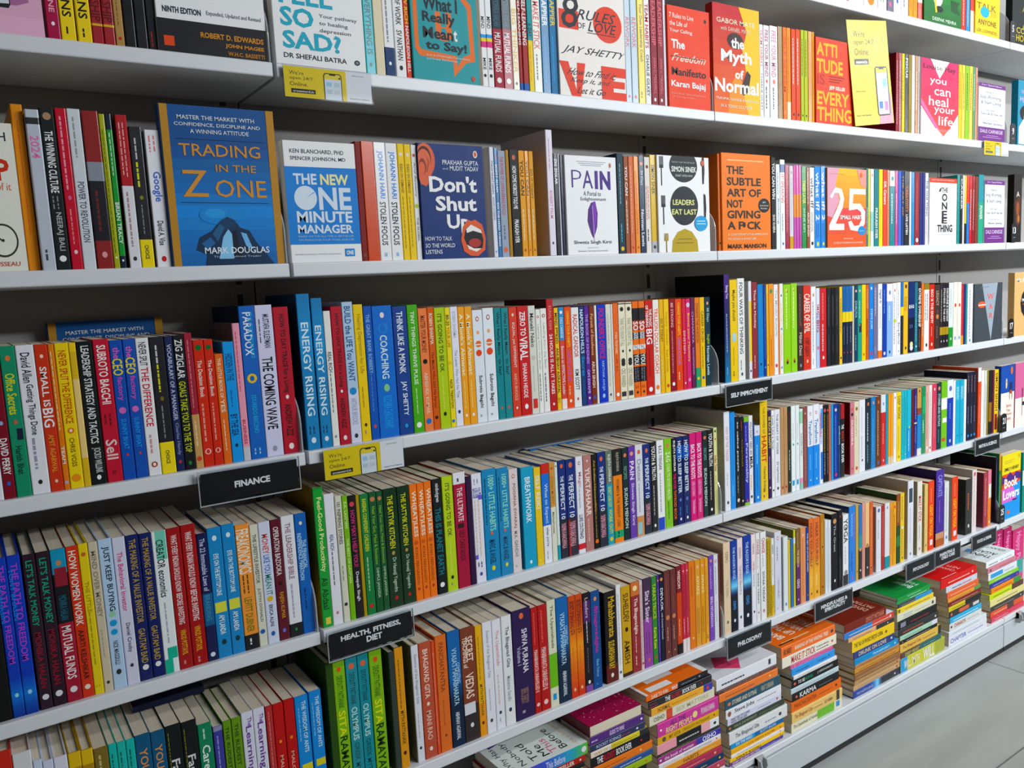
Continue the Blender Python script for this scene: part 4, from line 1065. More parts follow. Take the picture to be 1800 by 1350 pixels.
594.7,12.8,204.2,10.0|0|16386e|NAPOLEON HILL'S@dce4f0:.03-.47:.65;Secret@3a90d0:.5-.7:.6;~@2a70b0:.74-.9:.4
608.0,12.9,204.1,10.0|0|56288c|THE BOOK OF KINDNESS@b898d8:.08-.58:.5;OM SWAMI@d0b8e8:.64-.88:.5;o.93:.25:W
621.4,13.1,204.0,10.0|0|7c3018|Pursuit of Excellence@e8b088:.08-.5:.5;ARUN SINGH@f4dcc8:.56-.83:.55;o.93:.35:3a58a8
635.3,6.1,204.5,10.0|0|e8e4e0|
642.4,22.6,205.4,10.0|1|1438b4|FOUNDER'S OFFICE@d0306c:.04-.55:.65;SARTHAK AHUJA@a0c0f0:.57-.88:.35;o.93:.25:A0c8f8
665.8,14.4,204.8,10.0|1|d8d8d0|~@a8a8a0:.1-.4:.4;~@a8a8a0:.45-.85:.4;o.93:.25:445
681.1,4.1,204.6,10.0|0|ecebe6|
685.6,14.5,205.7,10.0|1|e26818|MAX TEGMARK@f8d0a8:.3-.52:.4;LIFE 3.0@a84408:.54-.7:.4;o.94:.35:W
701.1,19.3,206.8,10.0|1|e6e2c8|b.01-.02:333;o.07:.3:1a1a1a;THINK YOU KNOW IT ALL@a09c88:.16-.45:.55;o.5:.2:1a1a1a;o.6:.35:222;o.63:.35:222;CRIS WARREN@a09c88:.68-.87:.6;b.92-.97:333:.15-.8
721.3,18.6,206.4,10.0|1|e6e2c8|b.01-.02:333;o.07:.3:1a1a1a;THINK YOU KNOW IT ALL@a09c88:.16-.45:.55;o.5:.2:1a1a1a;o.6:.35:222;o.63:.35:222;CRIS WARREN@a09c88:.68-.87:.6;b.92-.97:333:.15-.8
740.8,17.4,206.7,10.0|1|e8742c|b.07-.2:1c1c20;b.2-.3:b84a34;SO@W:.21-.3:.8;b.32-.39:3a4650;GOOD@W:.32-.39:.7;b.45-.5:W;CAN'T@333:.45-.5:.7;b.55-.66:333;YOU@W:.55-.66:.7;b.68-.84:1c1c20;~@889:.69-.83:.7;~@a84418:.88-.91:.6;o.95:.2:K
759.2,17.6,206.4,10.0|1|e8742c|b.07-.2:1c1c20;b.2-.3:b84a34;SO@W:.21-.3:.8;b.32-.39:3a4650;GOOD@W:.32-.39:.7;b.45-.5:W;CAN'T@333:.45-.5:.7;b.55-.66:333;YOU@W:.55-.66:.7;b.68-.84:1c1c20;~@889:.69-.83:.7;~@a84418:.88-.91:.6;o.95:.2:K
777.8,22.2,206.7,10.0|1|c42a1e|THE MAGIC@W:.09-.28:.35:.2;OF THINKING@W:.05-.28:.35:-.25;BIG@W:.3-.46:.75;~@8a1010:.5-.82:.35;o.94:.3:W
801.0,18.1,206.9,10.0|1|eae6e0|TRILLION DOLLAR COACH@d8582c:.09-.78:.6;o.93:.35:E8782c
820.1,12.8,206.6,10.0|0|e8b81a|DO IT TODAY@6a4c08:.2-.45:.55;~@f8e0a0:.6-.85:.4
833.9,16.0,206.5,10.0|0|f0c818|happy money@c89810:.14-.5:.5;Ken Honda@c88a10:.54-.78:.45;o.93:.3:C84a20
850.9,17.1,205.3,10.0|1|8e1c2c|BE STRONG@f0b8b0:.04-.3:.4;~@e8a098:.34-.8:.4;o.92:.3:W
869.0,20.9,205.4,10.0|1|e0522c|CHANGE YOUR HABITS,@f4c83c:.04-.4:.45;CHANGE YOUR LIFE@a878c8:.42-.72:.4;~@f4c8a8:.8-.9:.5
891.0,11.3,204.3,10.0|0|d02a44|EINSTEIN@f4b0b8:.35-.6:.55;o.93:.25:W
902.8,14.6,204.3,10.0|0|cc2468|o.07:.45:C8c8d8;Boost your Memory@f0d030:.16-.7:.5;o.9:.35:E880b0
918.4,12.1,205.0,10.0|0|5a1a48|CHANAKYA@d090b8:.15-.5:.5;RADHAKRISHNAN@c080a8:.55-.85:.45
931.6,15.3,205.0,10.0|0|e2801e|CHASING THE HORIZON@7a3c08:.06-.5:.5;b.78-1:3a9a6a;o.9:.3:D8c84a
948.0,15.5,204.9,10.0|0|ecc418|CAREER CRUSH@7a5c08:.15-.5:.5;~@7a5c08:.55-.8:.4;o.9:.3:2a5aa8
964.5,17.8,204.8,10.0|0|0f3644|o.07:.25:F0a080;30 Days@b8ccd0:.12-.28:.5;English@b0c830:.42-.53:.5;Norman Lewis@c8dce0:.55-.88:.5
#3R
1030.2,18.1,253.3,10.0|1|3a1470|s:0e0e1c;g.1-.4:3a1470:101c58;g.4-1:101c58:1278a8;Being You@d8d0f0:.1-.22:.55;~@b0c0e0:.36-.72:.4;~@8ac8e8:.86-.93:.4
1049.7,26.2,240.4,10.0|1|ecc81a|Maybe you should@6a5810:.1-.4:.5;o.55:.35:B8d4d8;o.58:.35:A8ccd4;~@c8a010:.66-.84:.4;~@8a7020:.9-.95:.5
1076.6,25.5,242.7,10.0|1|e6e5e2|FOUR WAYS OF THINKING@333a48:.04-.74:.45;~@99a:.8-.9:.5;o.94:.2:445
1116.2,11.1,234.7,10.0|0|e2e2e4|s:A8a8a8;b.2-.82:f0d020:.2-.9;o.92:.3:445
1128.0,20.2,232.0,10.0|1|862a32|Thus the Monkey@f0d8d8:.08-.48:.4;~@e0a8a8:.76-.9:.4
1149.0,20.9,225.8,10.0|1|1480c0|~@3aa8e0:.1-.9:.2;o.86:.2:0a2a50
1170.6,9.9,223.0,10.0|0|163a98|~@5a90e0:.1-.8:.45;o.9:.3:5aa8e0
1181.3,8.1,224.5,10.0|0|ecc420|~@b08810:.1-.8:.4;o.88:.3:333
1190.2,19.0,225.1,10.0|0|e8901e|o.08:.35:4a8a5a;~@f8c060:.2-.55:.4;~@a85a10:.6-.9:.3
1210.0,16.1,222.8,10.0|0|ecebea|The Mindful Butterfly@a8a8ac:.06-.58:.5;o.9:.35:D0504a
1226.8,4.3,223.0,10.0|0|e27a2a|
1231.9,13.9,223.8,10.0|0|ecebe4|o.13:.25:3a5a70;~@eab060:.22-.42:.4;o.5:.25:3a8a90;~@eab060:.55-.85:.4;o.93:.3:8aa8d8
1246.6,28.9,221.2,10.0|1|9acc24|~@dcf0a0:.05-.5:.5;o.08:.12:D04a2a;o.88:.22:333;o.86:.15:D04a2a
1276.3,24.8,222.5,10.0|1|9acc24|~@dcf0a0:.05-.5:.5;o.08:.12:D04a2a;o.88:.22:333;o.86:.15:D04a2a
1303.1,21.9,215.8,10.0|0|3a2822|~@8a6a5a:.1-.45:.4;o.45:.3:7a3a20;Mihir Dani@c8b8a8:.55-.82:.5;o.94:.25:889
1326.2,30.1,215.3,10.0|1|cc3a26|CAREER OF EVIL@f4e4d8:.1-.56:.75;ROBERT GALBRAITH@3a1008:.62-.84:.55;o.9:.18:F0c0a8
1357.2,20.8,210.9,10.0|0|eceeee|o.1:.25:C08a6a;~@99a:.18-.8:.5;~@aab:.88-.95:.4
1378.9,15.0,206.3,10.0|0|b8c8e4|b0-.3:d8e0ec;SMALL@c43040:.2-.38:.6;BIG@c43040:.4-.55:.7;o.75:.4:D08090
1394.7,27.7,205.1,10.0|1|c4242c|~@f08a80:.06-.4:.4;~@f8d0c8:.45-.8:.5;o.88:.2:F0e0d8
1423.8,18.0,204.8,10.0|0|17171a|~@667:.1-.5:.3;~@556:.6-.85:.3
1442.2,17.3,204.0,10.0|0|17171a|~@667:.1-.5:.3;~@556:.6-.85:.3
1459.9,18.3,203.2,10.0|0|17171a|~@667:.1-.5:.3;~@556:.6-.85:.3
1479.2,12.6,205.5,10.0|0|ecc414|~@333:.15-.6:.6;o.92:.3:333
1492.7,13.6,205.9,10.0|0|14233a|b.0-.33:1c6aa8;b.33-.46:e8d020;~@0a2a4a:.03-.3:.6;~@8a98a8:.52-.75:.3;o.86:.2:D04040
1506.8,14.2,205.3,10.0|0|14233a|b.0-.33:1c6aa8;b.33-.46:e8d020;~@0a2a4a:.03-.3:.6;~@8a98a8:.52-.75:.3;o.86:.2:D04040
1521.5,15.2,205.2,10.0|0|14233a|b.0-.33:1c6aa8;b.33-.46:e8d020;~@0a2a4a:.03-.3:.6;~@8a98a8:.52-.75:.3;o.86:.2:D04040
1537.6,7.4,205.6,10.0|0|d8ccb8|
1546.0,14.9,205.2,10.0|0|123e5c|o.07:.3:E8b8a8;DHRUVA@9ac0c8:.2-.42:.6;~@8ab0c0:.65-.85:.5
1561.8,17.9,205.6,10.0|0|289a82|o.07:.25:E8b8a8;b.5-.62:1c2a3c:.3-.9;o.52:.2:C88a60;~@c8e8e0:.2-.45:.4
1580.7,18.5,206.4,10.0|0|eed018|~@c8a818:.1-.8:.3;o.92:.25:C85a20
1599.7,14.4,206.2,10.0|0|c8641e|~@f4c890:.06-.32:.6;~@6a2808:.45-.7:.5
1615.1,19.8,207.7,10.0|0|1f7ed4|o.06:.25:E8f0f8;STEVE JOBS@b8dcf8:.33-.6:.6;o.92:.3:D03a50
1635.9,20.5,205.2,10.0|0|74708e|~@d0cce0:.05-.42:.5;~@b0acc8:.84-.94:.4
1657.4,20.3,205.4,10.0|0|eceef0|Digital AI@556:.08-.26:.6;b.9-1:e47a2a;~@99a:.3-.6:.3
1678.1,21.5,204.5,10.0|0|173f9c|~@7aa8e8:.08-.4:.4;o.95:.3:D0d8ec
1700.6,27.8,203.6,10.0|0|eaecf2|b.24-1:8ab0e4;o.12:.28:7a90d0;~@d8e4f8:.3-.5:.5;o.94:.2:234
1729.9,18.9,204.6,10.0|0|eceef2|o.1:.25:C0604a;~@99a:.16-.5:.5;o.52:.4:B8c830;~@667:.55-.85:.5
1749.9,19.1,205.5,10.0|0|eceef2|~@99a:.1-.5:.5;Being Mortal@667:.55-.85:.5;o.95:.2:99a
1770.0,13.5,205.2,10.0|0|1c1e24|b0-.34:1a70b0;b.34-.46:E8d020
1784.1,23.6,205.2,10.0|0|ecb818|o.06:.3:5a3a08;~@6a4a08:.2-.4:.6;o.92:.25:5a3a08
1808.8,33.0,204.2,10.0|0|132a6a|b.5-1:0c1430;CHESS@W:.32-.37:.8;~@6a88c0:.6-.65:.6;o.88:.3:E8d8a0;o.93:.3:E0e0d8
1842.9,16.2,202.2,10.0|0|1c6a78|~@8ac8d0:.3-.85:.5;o.92:.25:E0e8e8
1860.2,17.4,204.4,10.0|0|2a2224|EXTREME OWNERSHIP@f0f0f0:.1-.65:.7;~@c87860:.68-.95:.4
1878.7,13.2,197.8,10.0|0|e0702a|~@f4d0b0:.6-.8:.4
1892.9,27.7,196.0,10.0|0|ecebe8|b0-.09:8a7a2a;~@556:.15-.55:.7;o.92:.25:333
1921.7,28.0,193.1,10.0|0|c83428|EGO IS THE ENEMY@f8e8e0:.08-.6:.45;~@f0b0a0:.65-.8:.3;o.92:.22:F0d0c0
1950.9,29.6,191.2,10.0|0|3a2420|LEGACY@b89880:.1-.33:.5;o.5:.3:C8784a;o.42:.2:7a3a50;~@8a6a5a:.65-.85:.4
1981.6,14.9,194.7,10.0|0|1e1c1e|b.68-.8:a88a20;~@c8c0b8:.1-.6:.5;o.9:.25:C8c8c8
1997.1,15.0,194.1,10.0|0|1e1c1e|STILLNESS IS THE KEY@e8e4e0:.08-.6:.6;b.68-.8:a88a20;o.9:.25:C8c8c8
2012.8,17.5,192.8,10.0|0|1e1c1e|DISCIPLINE IS DESTINY@e8e4e0:.08-.6:.6;b.68-.8:a88a20;o.9:.25:C8c8c8
2031.4,24.7,193.3,10.0|0|dce4e6|b.7-1:2a8a3a;~@99a:.1-.55:.4;o.88:.2:W
2057.4,23.8,193.7,10.0|0|e6e0d6|o.36:.3:D04a3a;o.88:.3:8aa8c8
2081.8,22.3,192.7,10.0|0|e6e0d6|o.36:.3:D04a3a;o.88:.3:8aa8c8
2105.3,12.1,187.1,10.0|0|c83a40|b.85-1:e8a020
2118.0,12.8,186.0,10.0|0|1c2468|
2131.5,9.2,185.4,10.0|0|1a8a86|
2141.9,32.4,185.6,10.0|0|e4e8ea|~@99a:.1-.9:.5;o.95:.2:3a8aa8
2174.7,177.4,182.5,6.0|1|3c434a|F:war
2434.6,174.7,209.5,6.0|1|d8b078|F:murakami
#4L
-488.9,40.6,244.4,10.0|1|141416|NIRMALA MEHTA@e0e0e0:.45-.88:.4;o.93:.2:D85a30
-447.6,14.5,230.9,10.0|1|1440b0|g.74-.86:1440b0:1c74d0;g.86-1:1c74d0:123a90;THE PATH TO FREEDOM@a848d0:.05-.66:.5;TONY BHASIN@2a80e0:.08-.4:.3:-.3;o.86:.25:A0d8f8
-432.6,16.1,231.1,10.0|1|1440b0|g.74-.86:1440b0:1c74d0;g.86-1:1c74d0:123a90;THE PATH TO FREEDOM@a848d0:.05-.66:.5;TONY BHASIN@2a80e0:.08-.4:.3:-.3;o.86:.25:A0d8f8
-414.3,15.7,228.1,10.0|1|2a1c24|s:123c3a;LET'S TALK MONEY@2aa080:.04-.46:.5;MONIKA HALAN@8a2030:.5-.86:.5;o.92:.33:E0e0e4
-398.0,16.9,228.0,10.0|1|2a1c24|LET'S TALK MONEY@2aa080:.04-.46:.5;MONIKA HALAN@8a2030:.5-.86:.5;o.92:.33:E0e0e4
-380.4,19.2,227.6,10.0|1|1a1c20|b0-.16:2a90b8;b.12-.24:8a2434:.15-.95;o.09:.28:B88468;b.48-1:a02838;MONIKA HALAN@2a6a78:.3-.46:.5;MUTUAL FUNDS@f0e8e8:.5-.85:.6;o.92:.3:E8e0e0
-360.7,15.4,227.7,10.0|1|cc3c22|HOW WOMEN WORK@f8e4d8:.03-.52:.6;AARTI KELSHIKAR@3a1410:.55-.88:.45;o.93:.3:F0d8d0
-344.9,12.5,228.2,10.0|1|e8cc16|o.07:.3:C8683a;THE LITTLE@a89010:.25-.45:.4;~@a89010:.45-.8:.4;~@a89010:.94-.95:.6
-331.9,12.2,227.9,10.0|1|cfc3aa|MIND OVER MONEY@8a8070:.06-.5:.5;~@b0a48a:.58-.78:.4;o.94:.25:333
-319.3,18.2,228.8,10.0|1|b4d0e4|JUST KEEP BUYING@22323e:.05-.48:.55;o.5:.3:9ac8a8;o.56:.33:2a98d0;o.62:.3:2a98d0;NICK MAGGIULLI@445:.68-.84:.35;o.89:.28:333
-300.6,17.5,227.3,10.0|1|d2d4e4|The Behavioral Investor@c84a80:.1-.5:.4;Daniel Crosby@445:.58-.78:.4;o.87:.2:333
-282.4,17.8,226.7,10.0|1|12205c|THE MAKING OF A VALUE INVESTOR@b89850:.03-.6:.5;GAUTAM BAID@b89850:.64-.88:.5;o.91:.3:E4e4e8
-264.1,16.8,225.6,10.0|1|12205c|THE MAKING OF A VALUE INVESTOR@b89850:.03-.6:.5;GAUTAM BAID@b89850:.64-.88:.5;o.91:.3:E4e4e8
-246.8,20.7,224.6,10.0|1|e6eaea|b0-.2:7ac8b0:.25-.95;CREATOR economics@333:.06-.46:.5;~@aab:.5-.8:.3;b.82-.9:3ab090:.3-1;b.9-1:3ab090:0-.6
-225.6,19.8,225.2,10.0|1|a0141e|WHAT EVERY INDIAN SHOULD KNOW@f4dcd8:.05-.45:.42;BEFORE INVESTING@f4dcd8:.46-.68:.42;VINOD POTTAYIL@e8b020:.72-.9:.4;~@d08080:.94-.98:.5
-205.3,21.7,225.8,10.0|1|a0141e|WHAT EVERY INDIAN SHOULD KNOW@f4dcd8:.05-.45:.42;BEFORE INVESTING@f4dcd8:.46-.68:.42;VINOD POTTAYIL@e8b020:.72-.9:.4;~@d08080:.94-.98:.5
-183.0,15.3,207.5,10.0|1|141a4c|b.47-.72:1c5a8c;The 22 Immutable Laws of@c0c8e8:.04-.45:.5;BRANDING@4a8ab0:.48-.68:.5;o.95:.3:D8e0f0
-167.2,21.4,212.8,10.0|1|0f88c4|o.08:.25:D8eaf4;EYE ON THE BOTTOM LINE@e0f0f8:.2-.52:.35;b.57-.65:d8d860:.1-.9;AMI LANDA@e8f4f8:.67-.82:.4;o.88:.26:123040
-145.3,20.3,213.8,10.0|1|0f88c4|o.08:.25:D8eaf4;EYE ON THE BOTTOM LINE@e0f0f8:.2-.52:.35;b.57-.65:d8d860:.1-.9;AMI LANDA@e8f4f8:.67-.82:.4;o.88:.26:123040
-124.4,22.2,208.8,10.0|1|ec9850|b.88-1:202024;FREAKONOMICS@f8ecd8:.04-.39:.85;~@6a4418:.4-.55:.6;LEVITT DUBNER@7a7a20:.58-.86:.5;~@e0e0e0:.91-.96:.4
-101.6,13.4,204.5,10.0|1|dcdac8|THE LIFESTYLE INVESTOR@444a40:.08-.48:.42;JUSTIN DONALD@666a60:.52-.8:.4;o.88:.36:2a5aa8
-87.6,19.0,205.6,10.0|1|d6d8ea|MONEY@d05040:.1-.26:.5;LIKE YOU@3a68b8:.27-.42:.5;MEAN IT@3a8a78:.43-.6:.5;o.63:.3:E0b820;ERICA ALINI@445:.68-.86:.3;o.92:.26:2a5aa8
-68.0,17.1,205.6,10.0|1|5c1424|OPERATION BAZOOKA@e8d8dc:.06-.46:.5;o.53:.26:2a0810;RAJESH KUMAR@d09020:.6-.82:.5;o.92:.25:6a70c8
-50.3,22.0,207.9,10.0|1|e6e6ea|b.89-1:1c1c20;THE LEADERSHIP BIBLE@99707a:.06-.52:.4;~@aab:.56-.84:.4;o.94:.15:2a8a4a
-27.3,19.8,207.3,10.0|1|1262ae|o.08:.2:E8d8d0;THE FINANCIAL@b8d8f0:.22-.46:.35:.15;INDEPENDENCE MARATHON@b8d8f0:.16-.55:.35:-.2;~@0a3a78:.62-.8:.4
#4M
7.3,17.7,245.1,10.0|1|189c46|s:9a7a24;Feel-Good Productivity@ecf0a8:.07-.6:.6;Ali Abdaal@0c3c20:.64-.87:.6;b.93-.98:d8d060:.3-.8
25.5,18.2,230.6,10.0|1|e8e9ee|REAL RICH@3a5080:.31-.43:.35;~@667:.44-.7:.35;o.91:.2:C87a80
45.2,11.9,224.0,10.0|1|ddd9c6|101 INSPIRING STORIES@44403a:.05-.38:.5;~@88806a:.55-.68:.4;o.86:.32:333
57.7,10.2,222.2,10.0|1|7fb82e|R.K. LAXMAN@d8f0a8:.05-.26:.45;THE BEST OF LAXMAN@d8f0a8:.34-.7:.4
68.5,13.6,220.1,10.0|1|1a1618|o.07:.4:D04a5a;HOW MAY I HELP YOU?@d04078:.12-.58:.55;Deepak Singh@e8e8e8:.62-.86:.5
82.8,6.4,219.6,10.0|0|a8901e|
89.8,16.4,218.3,10.0|1|2a7a44|RAISING CONFIDENT CHILDREN@d8d830:.04-.47:.45;~@b8d8a8:.52-.8:.4;o.93:.3:C83030
106.8,14.2,219.1,10.0|1|1f5432|o.06:.38:C87858;Heal Your Gut, Mind & Emotions@88b848:.12-.6:.5;DIMPLE JANGDA@b8d0b0:.63-.88:.45
121.5,11.7,218.0,10.0|1|1f5432|o.06:.38:C87858;Heal Your Gut, Mind & Emotions@88b848:.12-.6:.5;DIMPLE JANGDA@b8d0b0:.63-.88:.45
133.8,26.9,219.2,10.0|1|10331c|THE SATTVIK KITCHEN@d8dc28:.06-.5:.38;o.54:.17:B89858;Dr Hansaji Yogendra@b8c8b0:.58-.87:.35;o.92:.17:C02828
161.4,24.2,218.7,10.0|1|10331c|THE SATTVIK KITCHEN@d8dc28:.06-.5:.38;o.54:.17:B89858;Dr Hansaji Yogendra@b8c8b0:.58-.87:.35;o.92:.17:C02828
186.2,14.8,218.2,10.0|1|ec7a18|WH(EAT)LESS@f8ecd8:.06-.45:.7;o.5:.35:C85a08;RYAN FERNANDO@9a4808:.54-.86:.35;o.9:.25:B04030
201.5,14.0,217.8,10.0|1|ec7a18|WH(EAT)LESS@f8ecd8:.06-.45:.7;o.5:.35:C85a08;RYAN FERNANDO@9a4808:.54-.86:.35;o.9:.25:B04030
215.9,14.9,218.1,10.0|1|ec7a18|WH(EAT)LESS@f8ecd8:.06-.45:.7;o.5:.35:C85a08;RYAN FERNANDO@9a4808:.54-.86:.35;o.9:.25:B04030
232.5,19.3,219.3,10.0|1|16181c|mindbodygreen@d8d8d8:.04-.2:.5;THIS IS PLANET EARTH@1a7a84:.25-.83:.6;o.92:.3:W
253.2,22.7,220.4,10.0|1|bcd41e|IT'S GOING TO BE OK@4a5408:.06-.52:.4;~@e0ec80:.56-.84:.25;o.88:.2:202808;~@888:.93-.95:.4
277.3,26.3,223.4,10.0|1|a41e40|b0-.1:e8e8ec;~@445:.05-.08:.5;THE ULTIMATE@f0dce0:.13-.42:.42;b.44-.48:2a1418:.2-.7;SELF CARE BOOK@5a0c20:.5-.77:.4
304.4,11.9,211.9,10.0|1|2a1038|s:2a1038
317.0,22.3,214.2,10.0|1|e9e9f0|~@889:.05-.1:.6;GLORIA STEINEM@4a4aa0:.13-.22:.8;~@e8c8a8:.24-.76:.7;b.2-.24:6a5ac8:.6-1;b.74-.78:6a5ac8:0-.3;~@445:.81-.86:.6;o.92:.2:4a4aa0
340.4,32.8,217.9,10.0|1|0f86b4|1000+ LITTLE HABITS@a0e0c8:.06-.56:.4:.12;~@0a4a6a:.08-.5:.25:-.25;o.58:.13:E86a3a;MARC & ANGEL@0a3a58:.64-.86:.4;o.9:.18:E8dc30
374.0,27.5,215.2,10.0|1|0f86b4|1000+ LITTLE HABITS@a0e0c8:.06-.56:.4:.12;~@0a4a6a:.08-.5:.25:-.25;o.58:.13:E86a3a;MARC & ANGEL@0a3a58:.64-.86:.4;o.9:.18:E8dc30
402.2,21.3,208.8,10.0|1|e2d6d6|o.07:.25:B85a4a;o.07:.14:W;POORNA SWARAJ@a07060:.14-.57:.38;M.K. GANDHI@888:.6-.85:.35;~@aab:.93-.95:.5
431.0,30.2,207.0,10.0|1|169cc4|s:0c6a8a;BREATHWORK@e8f4f8:.1-.55:.42;o.94:.15:Dcecf4
462.0,16.9,201.7,10.0|1|ecc818|SELF REIKI@f8f4e0:.08-.42:.55;~@f8e890:.94-.96:.5
479.8,20.0,206.2,10.0|1|1c70cc|b0-.1:c83426;b.62-1:eceef0;What to Expect@bcd8f0:.2-.6:.5;when you're@445:.64-.83:.45;~@aab:.88-.96:.4
500.6,13.2,205.9,10.0|1|dfe0cc|b0-.45:d09a50;o.06:.3:C85a3a;SUDHA MURTY@a06820:.14-.42:.5;Mahashweta@88886a:.5-.72:.4
514.3,7.5,204.3,10.0|0|dce4e2|b.85-1:1aa0b0;o.04:.3:C85a3a
522.6,19.3,206.2,10.0|1|152a74|b.6-1:1c2034;o.06:.28:D8704a;THE@e8ecf8:.16-.22:.4;PERFECT 10@e8ecf8:.24-.6:.5;YASMIN KARACHIWALA@e0a0a8:.64-.9:.6
542.8,25.2,204.9,10.0|1|152a74|b.6-1:2a2034;b.62-1:8a1c24:0-.25;o.06:.28:D8704a;THE@e8ecf8:.16-.22:.4;PERFECT 10@e8ecf8:.24-.6:.5;YASMIN KARACHIWALA@e0a0a8:.64-.9:.6
568.9,19.1,206.6,10.0|1|e8e9ec|b.9-.96:d03040;o.07:.25:B85a4a;o.07:.14:W;Magic@c88aa0:.16-.32:.5;~@aab:.33-.55:.4;LUKE COUTINHO@334:.6-.85:.5
588.8,22.4,206.0,10.0|1|b07c72|o.06:.15:E8d0c8;YUKTAHAAR@f0e4dc:.13-.63:.55;~@d8b0a4:.66-.9:.5
612.1,14.2,204.3,10.0|1|15130f|~@c0a050:.1-.9:.3;An Indian Housewife's@b09448:.06-.6:.4;o.92:.4:E8702a
627.2,22.1,206.0,10.0|1|152a74|b.6-1:1c2034;o.07:.28:D8704a;THE@e8ecf8:.15-.21:.4;PERFECT 10@e8ecf8:.23-.62:.5;YASMIN KARACHIWALA@e0a0a8:.66-.9:.6
650.2,18.3,205.7,10.0|1|149aa8|b0-.35:6a7268;RUJUTA DIWEKAR@e4e8dc:.04-.33:.5;DON'T LOSE OUT@d8dc60:.38-.6:.5;WORK OUT!@d8dc60:.62-.88:.5;o.94:.3:E0d020
669.4,26.4,206.1,10.0|1|e88420|b0-.28:1a181a;RUJUTA DIWEKAR@b8b0a0:.04-.24:.35;WOMEN & THE WEIGHT LOSS@7a4008:.32-.83:.3;b.87-.95:2aa070;~@K:.88-.94:.4
696.8,17.4,204.6,10.0|1|122c2e|o.08:.3:D87a5a;RECIPES@6a9a8a:.2-.34:.5;SUDHA MENON@c8d8d4:.43-.87:.5
715.1,19.0,205.2,10.0|1|6038a0|o.08:.3:E8a08a;PAIN@f0e8f8:.16-.36:.6;Shweta Singh Kirti@e0d4f0:.4-.86:.5
735.1,22.2,205.7,10.0|1|dcdce0|b.78-1:c88a5a;b.85-.98:9ac0c4:.1-.7;o.08:.28:D06a4a;Detox@99a:.16-.4:.5;~@aab:.42-.74:.4
758.2,21.5,202.8,10.0|1|152a74|b.6-1:1c2034;o.07:.28:D8704a;THE@e8ecf8:.15-.21:.4;PERFECT 10@e8ecf8:.23-.6:.5;YASMIN KARACHIWALA@e0a0a8:.66-.9:.6
780.7,17.8,204.3,10.0|1|1c181a|YOUTH & TRUTH@f0ecec:.04-.42:.6;~@c8b8b8:.48-.83:.4;o.93:.25:W
799.5,22.1,205.1,10.0|1|eaebee|b.86-1:2a48b8:0-.9;B.K.S. IYENGAR@445:.06-.33:.4;~@99a:.36-.8:.4
822.6,23.4,205.9,10.0|1|86c42a|o.08:.28:D87a5a;2.4.G@f0f8d8:.15-.26:.55;CODE TO GOOD HEALTH@e0f0b8:.28-.68:.4;~@4a7a10:.7-.9:.4
847.0,13.5,203.7,10.0|0|191619|RUJUTA DIWEKAR@f0ecec:.03-.38:.6;THE PCOD@d83a70:.4-.58:.6;THYROID BOOK@e8742a:.59-.93:.6
860.9,19.8,204.5,10.0|1|141e5c|b.1-.25:1c58a8;HOW TO SLEEP BETTER@e8f0f8:.05-.64:.5;o.72:.25:5a78c0;~@3a80c8:.8-.9:.4;o.94:.2:W
881.7,21.1,203.7,10.0|1|141e5c|b.1-.25:1c58a8;HOW TO SLEEP BETTER@e8f0f8:.05-.64:.5;o.72:.25:5a78c0;~@3a80c8:.8-.9:.4;o.94:.2:W
903.9,20.3,206.3,10.0|1|cc2474|BACK TO THE ROOTS@f8e4f0:.13-.52:.6;LUKE COUTINHO@f0a8cc:.55-.72:.45;TAMANNAAH@f0b0d0:.76-.92:.4
925.2,20.0,206.2,10.0|1|cc2474|BACK TO THE ROOTS@f8e4f0:.13-.52:.6;LUKE COUTINHO@f0a8cc:.55-.72:.45;TAMANNAAH@f0b0d0:.76-.92:.4
946.3,16.9,206.1,10.0|0|122c2e|o.08:.3:D87a5a;RECIPES@6a9a8a:.2-.34:.5;SUDHA MENON@c8d8d4:.43-.87:.5
964.3,18.8,205.8,10.0|0|1c181a|YOUTH & TRUTH@f0ecec:.04-.42:.6;~@c8b8b8:.48-.83:.4;o.93:.25:W
984.2,12.4,208.3,10.0|1|dcd89c|o.04:.3:3a6a3a;o.13:.25:C84a3a;Indian Tales@b04030:.32-.5:.6;~@b8a860:.55-.95:.4
#4R
1020.8,20.2,240.6,10.0|1|e6e4ea|s:A8a29c;WAY OF THE TRADER@d0a0a8:.15-.5:.45;~@aab:.62-.75:.3;o.92:.25:334
1041.7,17.8,236.9,10.0|0|1a8ad8|~@7ac8f8:.75-.87:.4;~@0a6ab0:.1-.7:.2
1060.6,15.8,224.5,10.0|0|141518|so called people@e8e8e8:.06-.6:.4;~@b0b0b0:.65-.85:.4;o.92:.35:D8d0c0
1077.2,14.1,221.8,10.0|0|1c1613|~@c03028:.05-.15:.5;Capital@786428:.25-.55:.5;o.94:.25:E0d0d0
1092.0,16.9,219.8,10.0|0|2a2a98|b0-.06:7ab82a;Personality@c8c8f0:.3-.75:.6;~@8a8ae0:.1-.28:.5;o.95:.25:D04a50;b.97-1:8ac02a
1109.6,14.7,219.9,10.0|0|e8e8e8|YOU DON'T NEED AN@333:.07-.44:.5;MBA@1a1a1a:.46-.6:.7;~@c88a30:.67-.86:.4;o.92:.3:333
1125.1,4.5,202.8,10.0|0|1c3c88|
1130.1,20.7,192.1,10.0|0|1a84d2|b0-.13:d8dce4;o.08:.2:8a9ad0;~@a8d8f8:.25-.5:.4;~@0a5aa8:.55-.85:.3;o.94:.2:E0f0f8
1151.9,28.3,249.9,10.0|1|e6c41a|s:8a760e;THE POWER OF@8a7410:.06-.33:.3;HABIT@c43a1c:.35-.62:.6;Charles Duhigg@5a4c10:.66-.92:.35;~@333:.95-.98:.4
